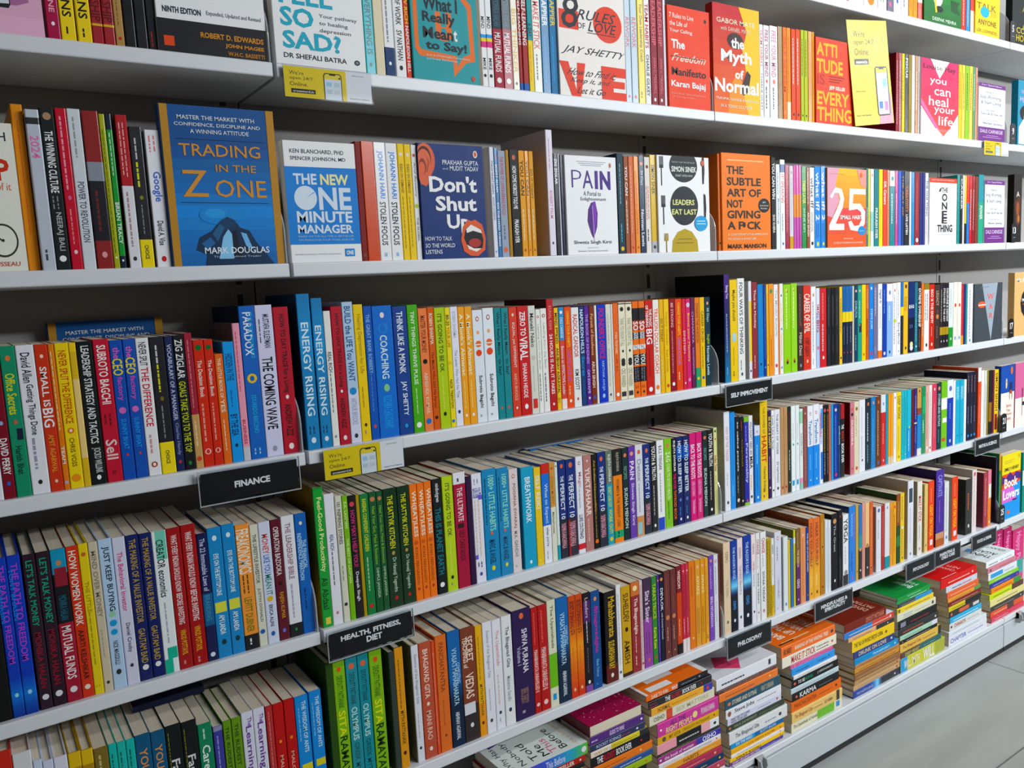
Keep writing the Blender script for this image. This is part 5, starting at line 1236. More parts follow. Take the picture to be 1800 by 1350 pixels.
1180.6,13.4,223.1,10.0|0|34184a|BE RICH & HAPPY@e0c820:.07-.43:.6;~@b898c8:.52-.78:.5;o.88:.25:E0d8e8
1194.8,11.1,221.7,10.0|0|ecebea|Look Like a Goat@556:.06-.45:.5;~@d8a0a8:.55-.8:.4;o.92:.3:333
1206.7,22.0,222.2,10.0|0|e8e8ea|THE HEART OF WORK@667:.05-.52:.35;SV NATHAN@667:.6-.84:.35;o.91:.22:333
1229.8,13.7,225.6,10.0|0|be9468|~@8a6238:.1-.6:.2;o.92:.3:B03a2a
1244.0,14.2,224.3,10.0|0|be9468|~@8a6238:.1-.6:.2;o.92:.3:B03a2a
1259.0,12.7,223.2,10.0|0|1c2422|~@8a3030:.05-.4:.6;~@c0ccc8:.5-.75:.5;o.88:.2:E0e0e0
1272.5,16.9,223.0,10.0|0|e6ecea|o.45:.22:2a8a5a;~@aab:.2-.4:.3;b.87-.93:3a9ad0:.2-.7
1290.3,15.4,222.8,10.0|0|e6ecea|o.45:.22:2a8a5a;~@aab:.2-.4:.3;b.87-.93:3a9ad0:.2-.7
1306.6,13.9,211.3,10.0|0|dfe4e8|b.03-.18:a0d0a8;SUNDERI TURU@99a:.3-.58:.5;b.86-.92:d890b0;b.92-1:90c0b8
1321.3,17.4,214.2,10.0|0|844844|o.08:.2:E0c0b0;~@b88a84:.15-.9:.4
1339.5,23.6,214.5,10.0|0|e4e8ee|b.5-1:1a86d8;o.1:.22:C05a4a;o.1:.13:W;Transform@3a78b0:.18-.48:.55;~@8ac8f4:.6-.8:.3;o.92:.12:E0f0f8
1363.9,25.6,215.6,10.0|0|e4e8ee|b.5-1:1a86d8;o.1:.22:C05a4a;o.1:.13:W;Transform@3a78b0:.18-.48:.55;~@8ac8f4:.6-.8:.3;o.92:.12:E0f0f8
1390.4,14.5,211.2,10.0|0|e4e8f0|b.05-.3:5a9ae0:.3-1;~@1a6ad0:.1-.5:.6;b.6-.95:1a70d0:.3-1;TRANSITION@c84a4a:.1-.4:.4:-.2
1405.8,14.3,208.4,10.0|0|171719|o.07:.4:C85a4a;~@b0a040:.12-.6:.5;~@b8b8b8:.62-.9:.4
1420.5,9.4,207.6,10.0|0|171719|o.07:.4:C85a4a;~@b0a040:.12-.6:.5;~@b8b8b8:.62-.9:.4
1430.8,9.0,207.7,10.0|0|d8705a|~@a03020:.1-.9:.5
1440.8,10.0,206.3,10.0|0|2a96c8|
1451.6,19.2,205.8,10.0|0|163a90|o.08:.3:D0c0c0;~@5a90d8:.15-.9:.4;o.94:.3:D04060
1471.7,10.1,204.0,10.0|0|153a5c|DHRUVA@9ac0c8:.3-.55:.6;~@4a90b0:.65-.8:.4
1482.8,17.6,201.8,10.0|0|1a1416|b0-.2:a02028;THE@W:.28-.34:.6;BEST@c03028:.37-.52:.5;BOOK EVER@W:.54-.8:.6
1526.6,17.1,201.1,10.0|0|c87a84|s:8a1820;o.1:.3:D05a50;o.17:.35:1c1c20;DUSSEHRA@f0d8d8:.25-.6:.5;o.92:.2:A03a44
1544.7,22.5,200.0,10.0|0|d8ccb8|o.1:.3:8a6a3a;~@b09a80:.2-.5:.4;o.93:.3:C8604a
1568.1,28.6,201.8,10.0|0|e0e2e4|o.84:.15:333;~@99a:.5-.8:.3;~@bbc:.1-.45:.3
1597.7,25.6,202.5,10.0|0|132832|~@c0c8d0:.2-.6:.5;o.08:.25:D07a5a;~@7aa0b0:.65-.9:.5
1624.3,22.9,202.9,10.0|0|1878b8|o.08:.25:D09a8a;~@5ab0e0:.3-.8:.4
1648.2,24.2,201.9,10.0|0|6a3a20|o.08:.25:C0704a;~@c8a080:.2-.85:.5;o.94:.3:5a5a78
1673.4,23.5,204.3,10.0|0|c82e2c|b0-.25:dcdee4;o.13:.25:8a90c8;~@f0a098:.4-.7:.4;o.93:.2:E0c0c0
1697.9,11.3,202.7,10.0|0|1c94b0|
1710.2,11.9,202.8,10.0|0|e8a01c|b.9-1:d8c0a0
1722.6,13.0,202.3,10.0|0|e8a01c|b.9-1:d8c0a0
1736.7,15.2,202.2,10.0|0|e6e6e6|o.07:.3:B09a8a;~@99a:.3-.8:.3
1752.9,23.3,202.6,10.0|0|eccc1c|DEEP WORK@7a6a10:.06-.4:.6;~@b89c18:.5-.85:.4;o.94:.2:7a6a10
1777.3,13.9,204.0,10.0|0|1ab0bc|~@0a8090:.1-.8:.4
1791.7,14.5,203.4,10.0|0|1ab0bc|~@0a8090:.1-.8:.4;o.93:.15:W
1807.3,21.2,203.2,10.0|0|1ab0c8|b.55-1:1a90d0;o.55:.2:E8d030;~@e0f4f8:.6-.9:.4
1829.6,14.8,201.3,10.0|0|5c1828|
1845.5,14.3,201.7,10.0|0|2c2878|~@b0b0e0:.1-.45:.5;b.5-.52:e0d0d0;~@b0b0e0:.55-.8:.4
1860.9,22.8,202.2,10.0|0|c89a58|b.38-1:1c80c4;b.3-.4:8a4a30;b.9-1:e0d8d8;o.05:.2:5a3a20
1884.8,20.8,203.2,10.0|0|1c8a5c|b.15-.4:2aa870:.3-1;~@d8f0e0:.5-.7:.5
1906.8,17.0,203.8,10.0|0|dcaaa0|~@b05a50:.1-.8:.5;o.93:.4:E8e0d8
1925.0,17.2,203.5,10.0|0|e4dcd2|~@a09088:.1-.8:.4;o.94:.3:C05a4a
1943.3,25.4,204.5,10.0|0|d0445e|o.08:.2:F0d8d8;~@f0a0b0:.3-.8:.3
1969.9,24.6,204.1,10.0|0|14343c|o.08:.3:D8806a;STORIES AND SUTRAS@b8c8c8:.16-.65:.5;~@5a8a90:.7-.9:.5
1995.6,33.2,206.4,10.0|0|7cbc2c|b.25-.42:f0f4e8;b.55-.62:f0f4e8:.2-.9;b.85-.9:c05030:.1-.7
2030.0,34.3,206.7,10.0|0|1c3a9c|b0-.27:e0e4ee;o.13:.3:5a68a8;~@8aa0e0:.35-.6:.3;o.92:.2:C0d0f0
2065.5,12.8,202.0,10.0|0|e4e6e8|
2079.5,24.6,200.8,10.0|0|1fa2c4|~@e0f4f8:.1-.3:.6;o.87:.14:0a5068
2105.3,23.6,199.4,10.0|0|1fa2c4|~@e0f4f8:.1-.3:.6;o.87:.14:0a5068
2130.1,13.8,198.0,10.0|0|e6ecee|
2146.4,20.2,219.1,10.0|0|1a1834|s:121224;b.1-.9:1a1834;~@a88878:.05-.3:.4;~@8a90b8:.5-.75:.4;o.93:.3:3a90d0
2167.2,18.5,218.2,10.0|0|1a1834|~@a88878:.05-.3:.4;~@8a90b8:.5-.75:.4;o.93:.3:3a90d0
2186.3,18.6,217.4,10.0|0|1a1834|~@a88878:.05-.3:.4;~@8a90b8:.5-.75:.4;o.93:.3:3a90d0
2216.6,19.5,226.8,10.0|0|e0583a|b0-.2:e8e4e4;~@f0c0b0:.4-.8:.3
2237.4,17.0,215.5,10.0|0|e6e6e4|
2255.8,17.2,213.5,10.0|0|dcd8d0|~@99a:.2-.8:.5
2274.3,10.6,211.5,10.0|0|8a7a3a|
2287.6,18.8,211.1,10.0|0|1a1a1c|b.5-.8:8a6a20
2309.0,12.8,208.8,10.0|0|5a1838|
2323.2,25.7,209.1,10.0|0|eac41c|SIMON SINGH@4a3c08:.05-.65:.6;b.7-.95:8a2038:.1-.7
2357.1,90.2,217.6,6.0|1|1c48a0|F:memory
2455.8,94.8,216.7,6.0|1|c86a94|F:pinkchair
#5L
-506.1,49.8,267.7,10.0|0|c03028|
-455.8,22.9,257.6,10.0|0|d8d8d8|ATOMIC@222:.1-.4:.4
-432.4,11.0,239.0,10.0|0|c8d4e4|
-421.0,13.3,233.8,10.0|0|d0d4e4|
-407.3,17.5,233.7,10.0|0|d8dae8|
-388.9,16.1,233.2,10.0|0|a88614|b0-.1:d8b81c;~@6a5408:.15-.3:.4
-372.4,15.6,231.8,10.0|0|a88614|b0-.1:d8b81c;~@6a5408:.15-.3:.4
-356.3,19.1,227.3,10.0|0|7a6a34|~@c8b880:.05-.25:.5
-336.6,11.0,227.3,10.0|0|3ab8ac|~@0a5a58:.07-.22:.5
-325.1,11.9,226.4,10.0|0|3ab8ac|~@0a5a58:.07-.22:.5
-312.8,12.1,225.7,10.0|0|3ab8ac|~@0a5a58:.07-.22:.5
-300.3,21.7,226.9,10.0|1|14547c|YOU HAVE@d89058:.1-.5:.5
-278.2,20.4,224.9,10.0|1|14547c|YOU HAVE@d89058:.1-.5:.5
-257.2,23.0,226.2,10.0|1|17181a|~@8a8420:.05-.4:.15:-.3;Fault Lines@d8d8d8:.25-.7:.5
-233.7,22.8,224.4,10.0|1|17181a|~@8a8420:.05-.4:.15:-.3;Fault Lines@d8d8d8:.25-.7:.5
-210.2,21.3,211.7,10.0|1|12835a|~@b8d8c8:.04-.12:.4;Career@e8f0ec:.17-.45:.55
-187.4,14.2,200.2,10.0|0|3c3c90|b0-.04:8a8ab0;~@a0a0e0:.08-.6:.4
-172.0,12.8,204.1,10.0|0|6a9420|THE RUDEST@2a4408:.05-.4:.4
-158.4,14.7,204.3,10.0|0|6a9420|THE RUDEST@2a4408:.05-.4:.4
-142.6,18.6,207.9,10.0|1|d8d8e4|The@6a3c90:.05-.12:.35:.2;Learning Trap@6a3c90:.12-.75:.65
-123.5,19.0,207.9,10.0|1|d8d8e4|The@6a3c90:.05-.12:.35:.2;Learning Trap@6a3c90:.12-.75:.65
-102.8,11.1,205.3,10.0|0|b03034|~@d88080:.05-.6:.4;b.62-.7:c0b8b8
-91.2,17.8,205.0,10.0|1|b81c1c|o.33:.2:E89030;MALCOLM@e0b0a0:.45-.75:.3
-72.6,17.7,206.1,10.0|1|b81c1c|o.33:.2:E89030;MALCOLM@e0b0a0:.45-.75:.3
-54.2,23.6,204.6,10.0|1|1a88cc|THE WISDOM OF ANTS@d0e8f4:.05-.5:.3:.15;~@90c8e8:.1-.4:.2:-.2;b.6-.66:d8d050:.2-1
-28.8,21.3,205.5,10.0|1|1a88cc|THE WISDOM OF ANTS@d0e8f4:.05-.5:.3:.15;~@90c8e8:.1-.4:.2:-.2;b.6-.66:d8d050:.2-1
#5M
4.0,12.6,246.1,10.0|1|2a4a14|
17.0,22.0,246.0,10.0|1|84b822|s:1f4a10;o.07:.25:D8582c;DEVDUTT PATTANAIK@3a6a10:.12-.36:.45;SITA@e0e858:.38-.57:.55;RAMAYAN@1c4010:.57-.98:.6
40.2,21.7,244.5,10.0|1|2a8c98|o.07:.3:D8684a;DEVDUTT PATTANAIK@0c4a54:.12-.36:.45;OLYMPUS@c0e0dc:.38-.63:.5;GREEK MYTHS@0c5a5c:.65-.95:.4
62.5,20.7,243.3,10.0|1|2a8c98|o.07:.3:D8684a;DEVDUTT PATTANAIK@0c4a54:.12-.36:.45;OLYMPUS@c0e0dc:.38-.63:.5;GREEK MYTHS@0c5a5c:.65-.95:.4
84.7,24.5,242.8,10.0|1|84b822|o.07:.25:D8582c;DEVDUTT PATTANAIK@3a6a10:.12-.36:.45;SITA@e0e858:.38-.57:.55;RAMAYAN@1c4010:.57-.98:.6
122.3,10.8,230.0,10.0|1|2c3a30|
133.7,17.2,234.1,10.0|1|dc9a20|s:1f3420;~@8a5a10:.1-.5:.4;MYTH PATTANAIK@6a4408:.52-.8:.4;o.87:.28:5a2808
167.3,15.0,228.2,10.0|1|e0e0e6|s:9a9470;Essence of the Bhagavad Gita@99a0b0:.08-.5:.45;~@b0b0b8:.58-.8:.35;o.88:.25:333a50
183.3,25.6,227.7,10.0|1|b4503a|BHAGAVAD GITA@f0d8cc:.06-.48:.4;o.53:.18:F0e0c8;MANI RAO@e8c0b0:.59-.84:.4;o.92:.2:F0dcd0
209.3,7.1,225.3,10.0|0|d8543a|~@f0b0a0:.1-.9:.4
217.3,24.2,230.8,10.0|1|dc7014|PANCHATANTRA@8a3c08:.06-.48:.4;~@a85a10:.55-.78:.3;o.86:.15:7a3008
243.2,27.5,232.1,10.0|1|1360a4|g.4-.62:1360a4:10263c;b.62-1:10263c;COMPLETING@a8d0e8:.28-.46:.25:.25;VYASA'S MAHABHARATA@b0d4e8:.15-.64:.4;ABHINAV AGARWAL@d8e0e8:.7-.94:.3
271.5,32.4,229.8,10.0|1|7c3a22|b.68-1:241c1a;SECRET@f0d8c8:.08-.3:.45:.1;TEACHINGS of@f0d8c8:.08-.35:.3:-.2;VEDAS@f0d8c8:.4-.62:.55;b.66-.76:d8dce0:0-.8;o.86:.18:E0e0e0
305.1,15.3,226.6,10.0|1|e4b01c|b.7-1:e89a1c;~@a87810:.1-.5:.4;MYTH PATTANAIK@6a4c08:.53-.82:.4;o.88:.28:5a3008
321.6,21.5,228.0,10.0|1|e8e8ec|Essence of the Bhagavad Gita@a0a4b8:.08-.5:.4;~@b8b8c0:.6-.8:.3;o.89:.22:333a50
343.7,20.6,226.8,10.0|1|e8e8ec|The Upanishads@d89890:.1-.42:.45;~@e0b0a8:.5-.78:.35;o.85:.22:333a50;~@aab:.9-.95:.3
365.8,24.0,227.8,10.0|1|e4e4e6|The Bhagavad Gita@444a58:.1-.47:.45;Mahatma Gandhi@99a:.55-.78:.35;o.86:.22:333a50
391.4,46.1,231.1,10.0|1|2c1c48|o.06:.17:D8704a;SHIVA PURANA@e4e0ec:.18-.58:.28:.12;Volume I@b8b0c8:.33-.5:.2:-.2;BIBEK DEBROY@8a7060:.72-.86:.4;~@a098b0:.92-.95:.5
438.2,16.1,226.0,10.0|1|b02424|~@d85a50:.05-.35:.5;MAHABHARATA UNRAVELLED II@f0d0c8:.4-.8:.55;o.92:.3:F0c8c0
455.0,22.2,226.2,10.0|1|b02424|~@d85a50:.05-.35:.5;MAHABHARATA UNRAVELLED II@f0d0c8:.4-.8:.55;o.92:.3:F0c8c0
478.2,21.9,229.8,10.0|1|dcdac0|b.5-.82:72b43a:0-1;The Upanishads@667050:.05-.45:.4;b.88-.94:2a90c8:.3-.7
501.1,31.8,229.1,10.0|1|1360a4|g.4-.62:1360a4:10263c;b.62-1:10263c;COMPLETING@a8d0e8:.28-.46:.25:.25;VYASA'S MAHABHARATA@b0d4e8:.15-.64:.4;ABHINAV AGARWAL@d8e0e8:.7-.94:.3
533.5,18.5,224.5,10.0|1|c8501e|g.2-.5:c8501e:e8921c;g.5-1:e8921c:c83c20;SECRETS OF BHAGAVAD GITA@4a1808:.05-.38:.6;~@c86010:.5-.8:.3;o.92:.25:F0b890
552.4,18.8,223.5,10.0|1|c8501e|g.2-.5:c8501e:e8921c;g.5-1:e8921c:c83c20;SECRETS OF BHAGAVAD GITA@4a1808:.05-.38:.6;~@c86010:.5-.8:.3;o.92:.25:F0b890
572.3,20.4,221.1,10.0|1|1a161c|b.08-.3:4a2454;b.93-1:7a4a90;Leaders@c0a8c8:.05-.25:.4;~@d0c8d0:.28-.5:.35;~@5a5a60:.55-.8:.4;o.9:.25:E0e0e0
593.4,25.8,219.1,10.0|1|184a84|o.08:.22:E08a5a;Bhagavadgita@b83a98:.16-.63:.5;Bibek Debroy@7ab0d8:.7-.88:.35;~@3a80b8:.94-.97:.5
630.8,33.8,207.0,10.0|1|1c1614|s:100e0e;b.8-1:5c2018;Mahabharata@d0a828:.06-.5:.5:.1;SUDARSHAN RAY@d8b430:.54-.85:.5;o.92:.18:E8e0dc
665.3,13.4,215.6,10.0|0|e6e4e6|~@99a:.1-.85:.4;o.93:.3:556
679.5,27.2,207.0,10.0|1|c8a03c|SUHELDEV@4a3410:.08-.4:.55;o.48:.25:2a1c0c;AMISH@4a3410:.6-.86:.55;b.96-1:3a2810
708.2,25.4,209.7,10.0|1|8c2024|b0-.15:c8703a;o.07:.3:F0d8a0;The Bhagavadgita@f0d8d0:.18-.58:.5;~@e8b8b0:.6-.78:.3;~@e8b8b0:.82-.92:.4
734.3,9.3,208.3,10.0|0|dcc4c4|~@b08088:.05-.9:.6;o.93:.4:B03a40
744.4,25.9,209.2,10.0|1|3a1c40|b.45-1:8a3c98;Sita's Sister@e8d0e8:.14-.5:.5;~@4a1c58:.6-.85:.6;o.92:.2:D05a50
771.1,15.9,207.7,10.0|0|3c8040|TARA'S TRUCE@c0d050:.08-.48:.6;Kavita Kane@e0e830:.58-.82:.5;o.92:.25:C84a30
787.9,7.2,207.1,10.0|0|4a2890|o.06:.4:E08a5a;~@9a80d0:.15-.9:.5
795.9,12.5,207.4,10.0|0|17182a|o.06:.4:E08a5a;DEVLOK@e8e8f0:.16-.42:.6;with Devdutt Pattanaik@b8b8c8:.44-.75:.4
809.6,19.6,211.2,10.0|1|642824|~@8a4438:.08-.45:.4;o.53:.35:C87850;~@c8a090:.64-.8:.4;o.92:.15:C8a050
830.0,18.6,210.0,10.0|1|642824|~@8a4438:.08-.45:.4;o.53:.35:C87850;~@c8a090:.64-.8:.4;o.92:.15:C8a050
849.4,16.7,212.5,10.0|0|7c2024|b.3-.88:c84a20;b.88-1:1c1614;WISDOM@f0d8c8:.05-.25:.5;~@f0b090:.6-.8:.4
866.9,11.8,213.6,10.0|0|c43048|b.85-1:e4dcdc;o.08:.25:F0c0b0;~@80101c:.12-.6:.6;~@f0b0b0:.62-.8:.5
879.1,11.0,213.1,10.0|0|c43048|b.85-1:e4dcdc;o.08:.25:F0c0b0;~@80101c:.12-.6:.6;~@f0b0b0:.62-.8:.5
890.9,19.7,214.5,10.0|1|dc7818|~@a04808:.06-.4:.4;o.88:.2:F0c890
911.5,17.3,212.0,10.0|0|d89a24|o.08:.3:E8b08a;AWAKE@f0d8a0:.18-.4:.5;~@a06a10:.55-.85:.6
929.2,14.8,212.7,10.0|0|d89a24|o.08:.3:E8b08a;AWAKE@f0d8a0:.18-.4:.5;~@a06a10:.55-.85:.6
944.9,11.4,210.2,10.0|0|e4a41e|~@b86a10:.1-.8:.4;~@K:.9-.95:.6
957.7,16.4,211.8,10.0|0|7040a8|o.06:.28:E0a08a;~@c0a0e0:.12-.4:.5;BINU MITAPRAGYA@e0d0f0:.48-.84:.5
975.0,15.7,210.9,10.0|0|dcdce2|o.08:.3:B06a5a;o.08:.17:W;~@a0a0a8:.14-.46:.5;~@aab:.55-.8:.3
992.0,4.6,209.0,10.0|0|6a2c24|~@b88878:.1-.8:.3
#5R
1009.2,25.1,231.4,10.0|1|e0c8ac|OSHO@8a7860:.1-.22:.4;THE REBEL@b09c80:.4-.6:.3;o.87:.2:5a6a3a
1035.6,23.4,230.6,10.0|1|143a94|g.36-.5:143a94:7ac8ec;g.5-.6:7ac8ec:12204a;b.6-1:161a24;THE RAZOR'S EDGE@b8ccec:.07-.42:.35;OSHO@4a90d8:.66-.76:.4;o.88:.22:E0e4ec
1059.8,19.9,231.4,10.0|1|e8d4d8|b.5-1:e8e6ea;OSHO@8a7a80:.1-.22:.4;THE FIRST PRINCIPLE@99888c:.3-.62:.35;o.87:.25:333
1081.0,29.2,233.0,10.0|1|143a94|g.36-.5:143a94:7ac8ec;g.5-.6:7ac8ec:12204a;b.6-1:161a24;THE RAZOR'S EDGE@b8ccec:.07-.42:.35;OSHO@4a90d8:.66-.76:.4;o.88:.22:E0e4ec
1111.5,16.5,230.0,10.0|0|ead8da|b.4-1:e8e8ea;OSHO@8a7a80:.1-.22:.4;THE FIRST PRINCIPLE@99888c:.3-.58:.35;o.87:.25:333
1128.9,14.9,230.0,10.0|0|e6e6e8|CHANGE@b02838:.07-.24:.6;~@aab:.26-.4:.4;SONIA YADAV@445:.45-.8:.35;o.9:.25:C87a88
1146.0,22.2,228.9,10.0|1|e6e6e8|s:C0c0c4;CHANGE@b02838:.07-.24:.5;~@aab:.26-.4:.4;SONIA YADAV@445:.45-.8:.35;o.9:.25:C87a88
1169.5,17.5,206.9,10.0|0|b89a20|~@5a4a10:.03-.97:.8
1187.9,10.9,203.3,10.0|0|e6e6e0|b.6-1:d8b41c;OSHO@333:.08-.2:.5;~@99a:.24-.5:.4;~@6a5a10:.62-.9:.6
1200.6,27.0,216.6,10.0|1|d4d4e2|o.08:.22:B05a4a;o.08:.13:W;~@a0a0b0:.18-.35:.5;J. KRISHNAMURTI@a8a8b8:.55-.82:.3;~@aab:.93-.95:.4
1235.4,19.1,196.6,10.0|0|dcdedf|s:B0b4b4;o.92:.28:5a90b8
1255.4,8.0,184.6,10.0|0|e4c41c|
1264.3,11.8,185.6,10.0|0|1668ac|
1277.1,8.1,207.2,10.0|0|d0c830|s:6a6a14;b.1-.18:e0e8e0;~@8a9a30:.3-.8:.4
1287.0,17.7,207.4,10.0|0|7a5a30|b.45-1:5a2c5c;~@c8a878:.05-.25:.3;THE SEARCH@d8c0a0:.28-.5:.5;OSHO@e8d8e8:.66-.78:.6;o.93:.2:C8b0c8
1306.1,22.2,205.8,10.0|0|dc9068|o.1:.2:E8c8b0;~@c86838:.15-.9:.4
1329.3,11.2,202.6,10.0|0|1c3c94|THE ART OF JOYFUL LIVING@d0d8e8:.08-.6:.6;o.92:.25:D07030
1341.5,19.7,222.5,10.0|0|dc7020|s:8a4414;g.3-.7:dc7020:e8a824;b.7-1:e8a824;HEAR YOURSELF@7a2c08:.06-.6:.5;~@f0d890:.7-.85:.4;o.93:.2:5a3008
1361.6,27.9,219.9,10.0|1|dc7020|g.3-.7:dc7020:e8a824;b.7-1:e8a824;HEAR YOURSELF@7a2c08:.06-.6:.4;~@f0d890:.7-.85:.4;o.93:.2:5a3008
1391.0,18.6,223.1,10.0|0|b07a28|~@d8b068:.1-.5:.4;o.4:.2:4a3010;o.9:.2:4a2810
1411.1,13.2,204.8,10.0|0|dcdfe4|~@aab:.1-.9:.3
1425.4,12.8,200.9,10.0|0|dcdfe4|~@aab:.1-.9:.3
1440.2,29.0,214.6,10.0|0|16161a|s:0c0c0e;o.1:.3:C89060;The Great@a8a8a8:.15-.5:.3;o.88:.18:D8d8d8
1471.3,18.9,219.3,10.0|0|16161a|o.08:.2:A83030;~@667:.6-.9:.3
1492.3,26.0,202.2,10.0|0|e8e8e6|b.85-1:1c1c1c:.0-.9;YOGA@333:.06-.4:.7;o.2:.2:2a2a2a;~@aab:.45-.7:.4;o.82:.35:8a8a8a
1520.4,30.7,219.7,10.0|1|1c7ccc|s:123c74;~@7abcf0:.1-.4:.4;DIVINES@7a70c0:.1-.45:.4:.25;o.94:.15:D04a50;~@0a4a90:.6-.85:.4
1552.2,13.1,217.5,10.0|0|c89c4c|o.88:.25:6a4820
1566.4,15.4,215.7,10.0|0|1a70b0|b.4-.6:1a8a90;b.6-1:1c1a1c;o.6:.4:C89060;o.88:.25:D8d8d8
1582.8,14.4,219.0,10.0|0|d89a8c|~@a85a50:.1-.9:.4
1598.3,19.5,214.9,10.0|0|e8bc88|b.6-1:1a1a1c;o.58:.4:B07848;o.88:.2:D8d8d8
1619.0,17.5,214.1,10.0|0|c85a24|~@f0a870:.1-.9:.4;o.9:.2:5a1c08
1651.2,25.2,192.8,10.0|0|dcdcde|s:B0b0b2;o.06:.3:5a6a98;~@aab:.2-.5:.4
1678.1,15.0,192.5,10.0|0|a83030|~@e0b0a8:.1-.8:.3
1694.9,25.1,194.2,10.0|0|dcdce2|o.07:.2:8a8a98;b.82-1:2a8a9a
1721.2,14.8,192.4,10.0|0|e0982c|~@a85c14:.1-.8:.4
1737.2,16.7,190.9,10.0|0|e0a22c|o.08:.3:C84a20;~@a85c14:.2-.8:.5
1755.0,19.2,209.6,10.0|0|2c4a2c|b0-.45:8a4a2c;~@c8b060:.1-.4:.6;b.6-.75:3a7a4a
1775.4,20.6,209.1,10.0|0|e4c024|~@6a5a20:.05-.4:.5;o.5:.3:D8e0d0;~@6a5a20:.52-.9:.5;o.94:.2:4a3a10
1814.4,30.9,238.9,10.0|0|dcdcde|s:B4ac9e;b.1-.28:3a4a54:.2-.8;~@aab:.35-.8:.3;o.94:.15:556
1866.6,26.6,227.7,10.0|0|e0dccc|s:A8a488;MAKE IT STICK@b83038:.2-.55:.6;~@99a:.6-.8:.4;o.92:.2:C86060
1906.0,19.3,212.4,10.0|0|d8bc78|o.9:.2:443408
1927.9,32.6,216.5,10.0|0|d84a1c|LIGHT ON YOGA@f0c030:.35-.8:.5;~@f0a080:.1-.3:.3;b.85-.93:e8d8e0:.3-.75
1971.0,46.6,243.3,10.0|1|442c8c|s:2a1c54;b.82-.9:c89070;b.9-1:b05a30;CAPTIVATE@9a98e0:.07-.35:.5;~@8a70b8:.4-.7:.3
2021.0,26.4,198.5,10.0|0|dcdcdc|~@99a:.1-.8:.4;o.9:.25:3a6ac0
2065.2,36.0,205.1,10.0|0|d84a1c|s:B0a898;LIGHT ON YOGA@f0c030:.35-.8:.5;~@f0a080:.1-.3:.3;b.85-.93:e8d8e0:.3-.75
2149.1,40.2,182.6,10.0|0|1a1818|s:121212;~@c05030:.25-.55:.5;o.85:.18:E0e0e0
2190.7,27.7,207.0,10.0|0|e0d4d4|s:B0a49c;o.07:.3:C05a5a;~@c09a9a:.1-.9:.4
2264.3,27.0,184.7,10.0|0|a03040|s:6a2030;~@e0a0a8:.1-.8:.3
2292.9,21.3,189.2,10.0|0|e08030|b.25-.5:e8e0d8:.2-1;b0-.25:e07a90;o.93:.25:F0e0d0
2343.3,8.9,224.9,10.0|0|241c3c|s:16121e;~@8a7ab0:.1-.9:.4
2366.6,11.2,232.7,10.0|0|2a7a50|b0-.25:c89a50;~@c0d8c8:.3-.8:.5
2378.3,128.6,223.6,6.0|1|e8d41e|F:booklovers
2523.4,153.9,211.9,6.0|1|2a8a7a|F:teal
#6F
2513.1,59.1,240.8,88.0|1|b81c64|Happy Place@e890bc:.06-.7:.5
2579.7,60.7,236.0,88.0|1|b81c64|Happy Place@e890bc:.06-.7:.5
2648.7,84.5,217.2,88.0|1|c8246c|Happy Place@e890bc:.06-.7:.5;b.55-.8:2a9a8a:.0-1
'''
far = MB()
rows = {}
key = None
for ln in BOOKS.strip().split('\n'):
    if ln[0] == '#':
        key = ln[1:].strip()
        rows[key] = []
    else:
        rows[key].append(ln.split('|'))
M_STAND = Matrix.Identity(4)
M_FACE = Matrix(((0, 1, 0, 0), (-1, 0, 0, 0), (0, 0, 1, 0), (0, 0, 0, 1)))
def place(parts, mat4, name, label, group, individual):
    mb, pm, cm = parts
    if individual:
        o = bpy.data.objects.new(name, None)
        o.empty_display_size = 0.03
        C.objects.link(o)
        o.matrix_world = mat4
        tag(o, label, 'book', group)
        mb.build('spine', o)
        cm.build('cover', o)
        pm.build('pages', o)
        return o
    for q in parts:
        far.merge(q, mat4)
for key, ls in rows.items():
    sh, bay = int(key[0]), key[1]
    n = len(ls)
    for i, f in enumerate(ls):
        x, t, h, y = [float(q) / 1000 for q in f[0].split(',')]
        flag = f[1] == '1'
        col = f[2]
        items = [q for q in f[3].split(';') if q]
        rng = random.Random(i * 31 + sh * 7 + ord(bay))
        face = [q[2:] for q in items if q.startswith('F:')]
        cnt = nth(i + 1) + ' from left' if i + 1 <= n - i or bay == 'L' and False else (nth(n - i) + ' from right')
        g = 'books on the ' + PHR[key]
        if face:
            th = {'pinkcard': 0.002}.get(face[0], 0.021)
            if face[0] == 'pinkcard':
                mb = MB()
                mb.box((0, 0, 0), (0.002, t, h), ink(col))
                A = Print(mb, lambda u, v, e: (0.002 + e, u, h - v))
                A.d, A.h = t, h
                draw_art(face[0], A)
                o = mb.build('display_card')
                o.matrix_world = Matrix.Translation((x, y + 0.002, SHELF_Z[sh])) @ M_FACE
                tag(o, FACE_LABEL[face[0]], 'display card')
                continue
            parts = book_mesh(th, h, t, col, items, 0, rng)
            m = Matrix.Translation((x, y + th, SHELF_Z[sh] + 0.0003)) @ M_FACE
            lab = FACE_LABEL[face[0]]
            if isinstance(lab, dict):
                lab = lab[key]
            place(parts, m, 'book', lab, None, flag)
        else:
            d = min(DEPTH - y - 0.032, max(0.11, h * rng.uniform(0.62, 0.68)), 0.155)
            parts = book_mesh(t, h, d, col, items, 1 if rng.random() < 0.45 else 0, rng)
            m = Matrix.Translation((x, y, SHELF_Z[sh] + 0.0003))
            place(parts, m, 'book', '%s, %s, %s' % (look(col, items), cnt, PHR[key]), g, flag)

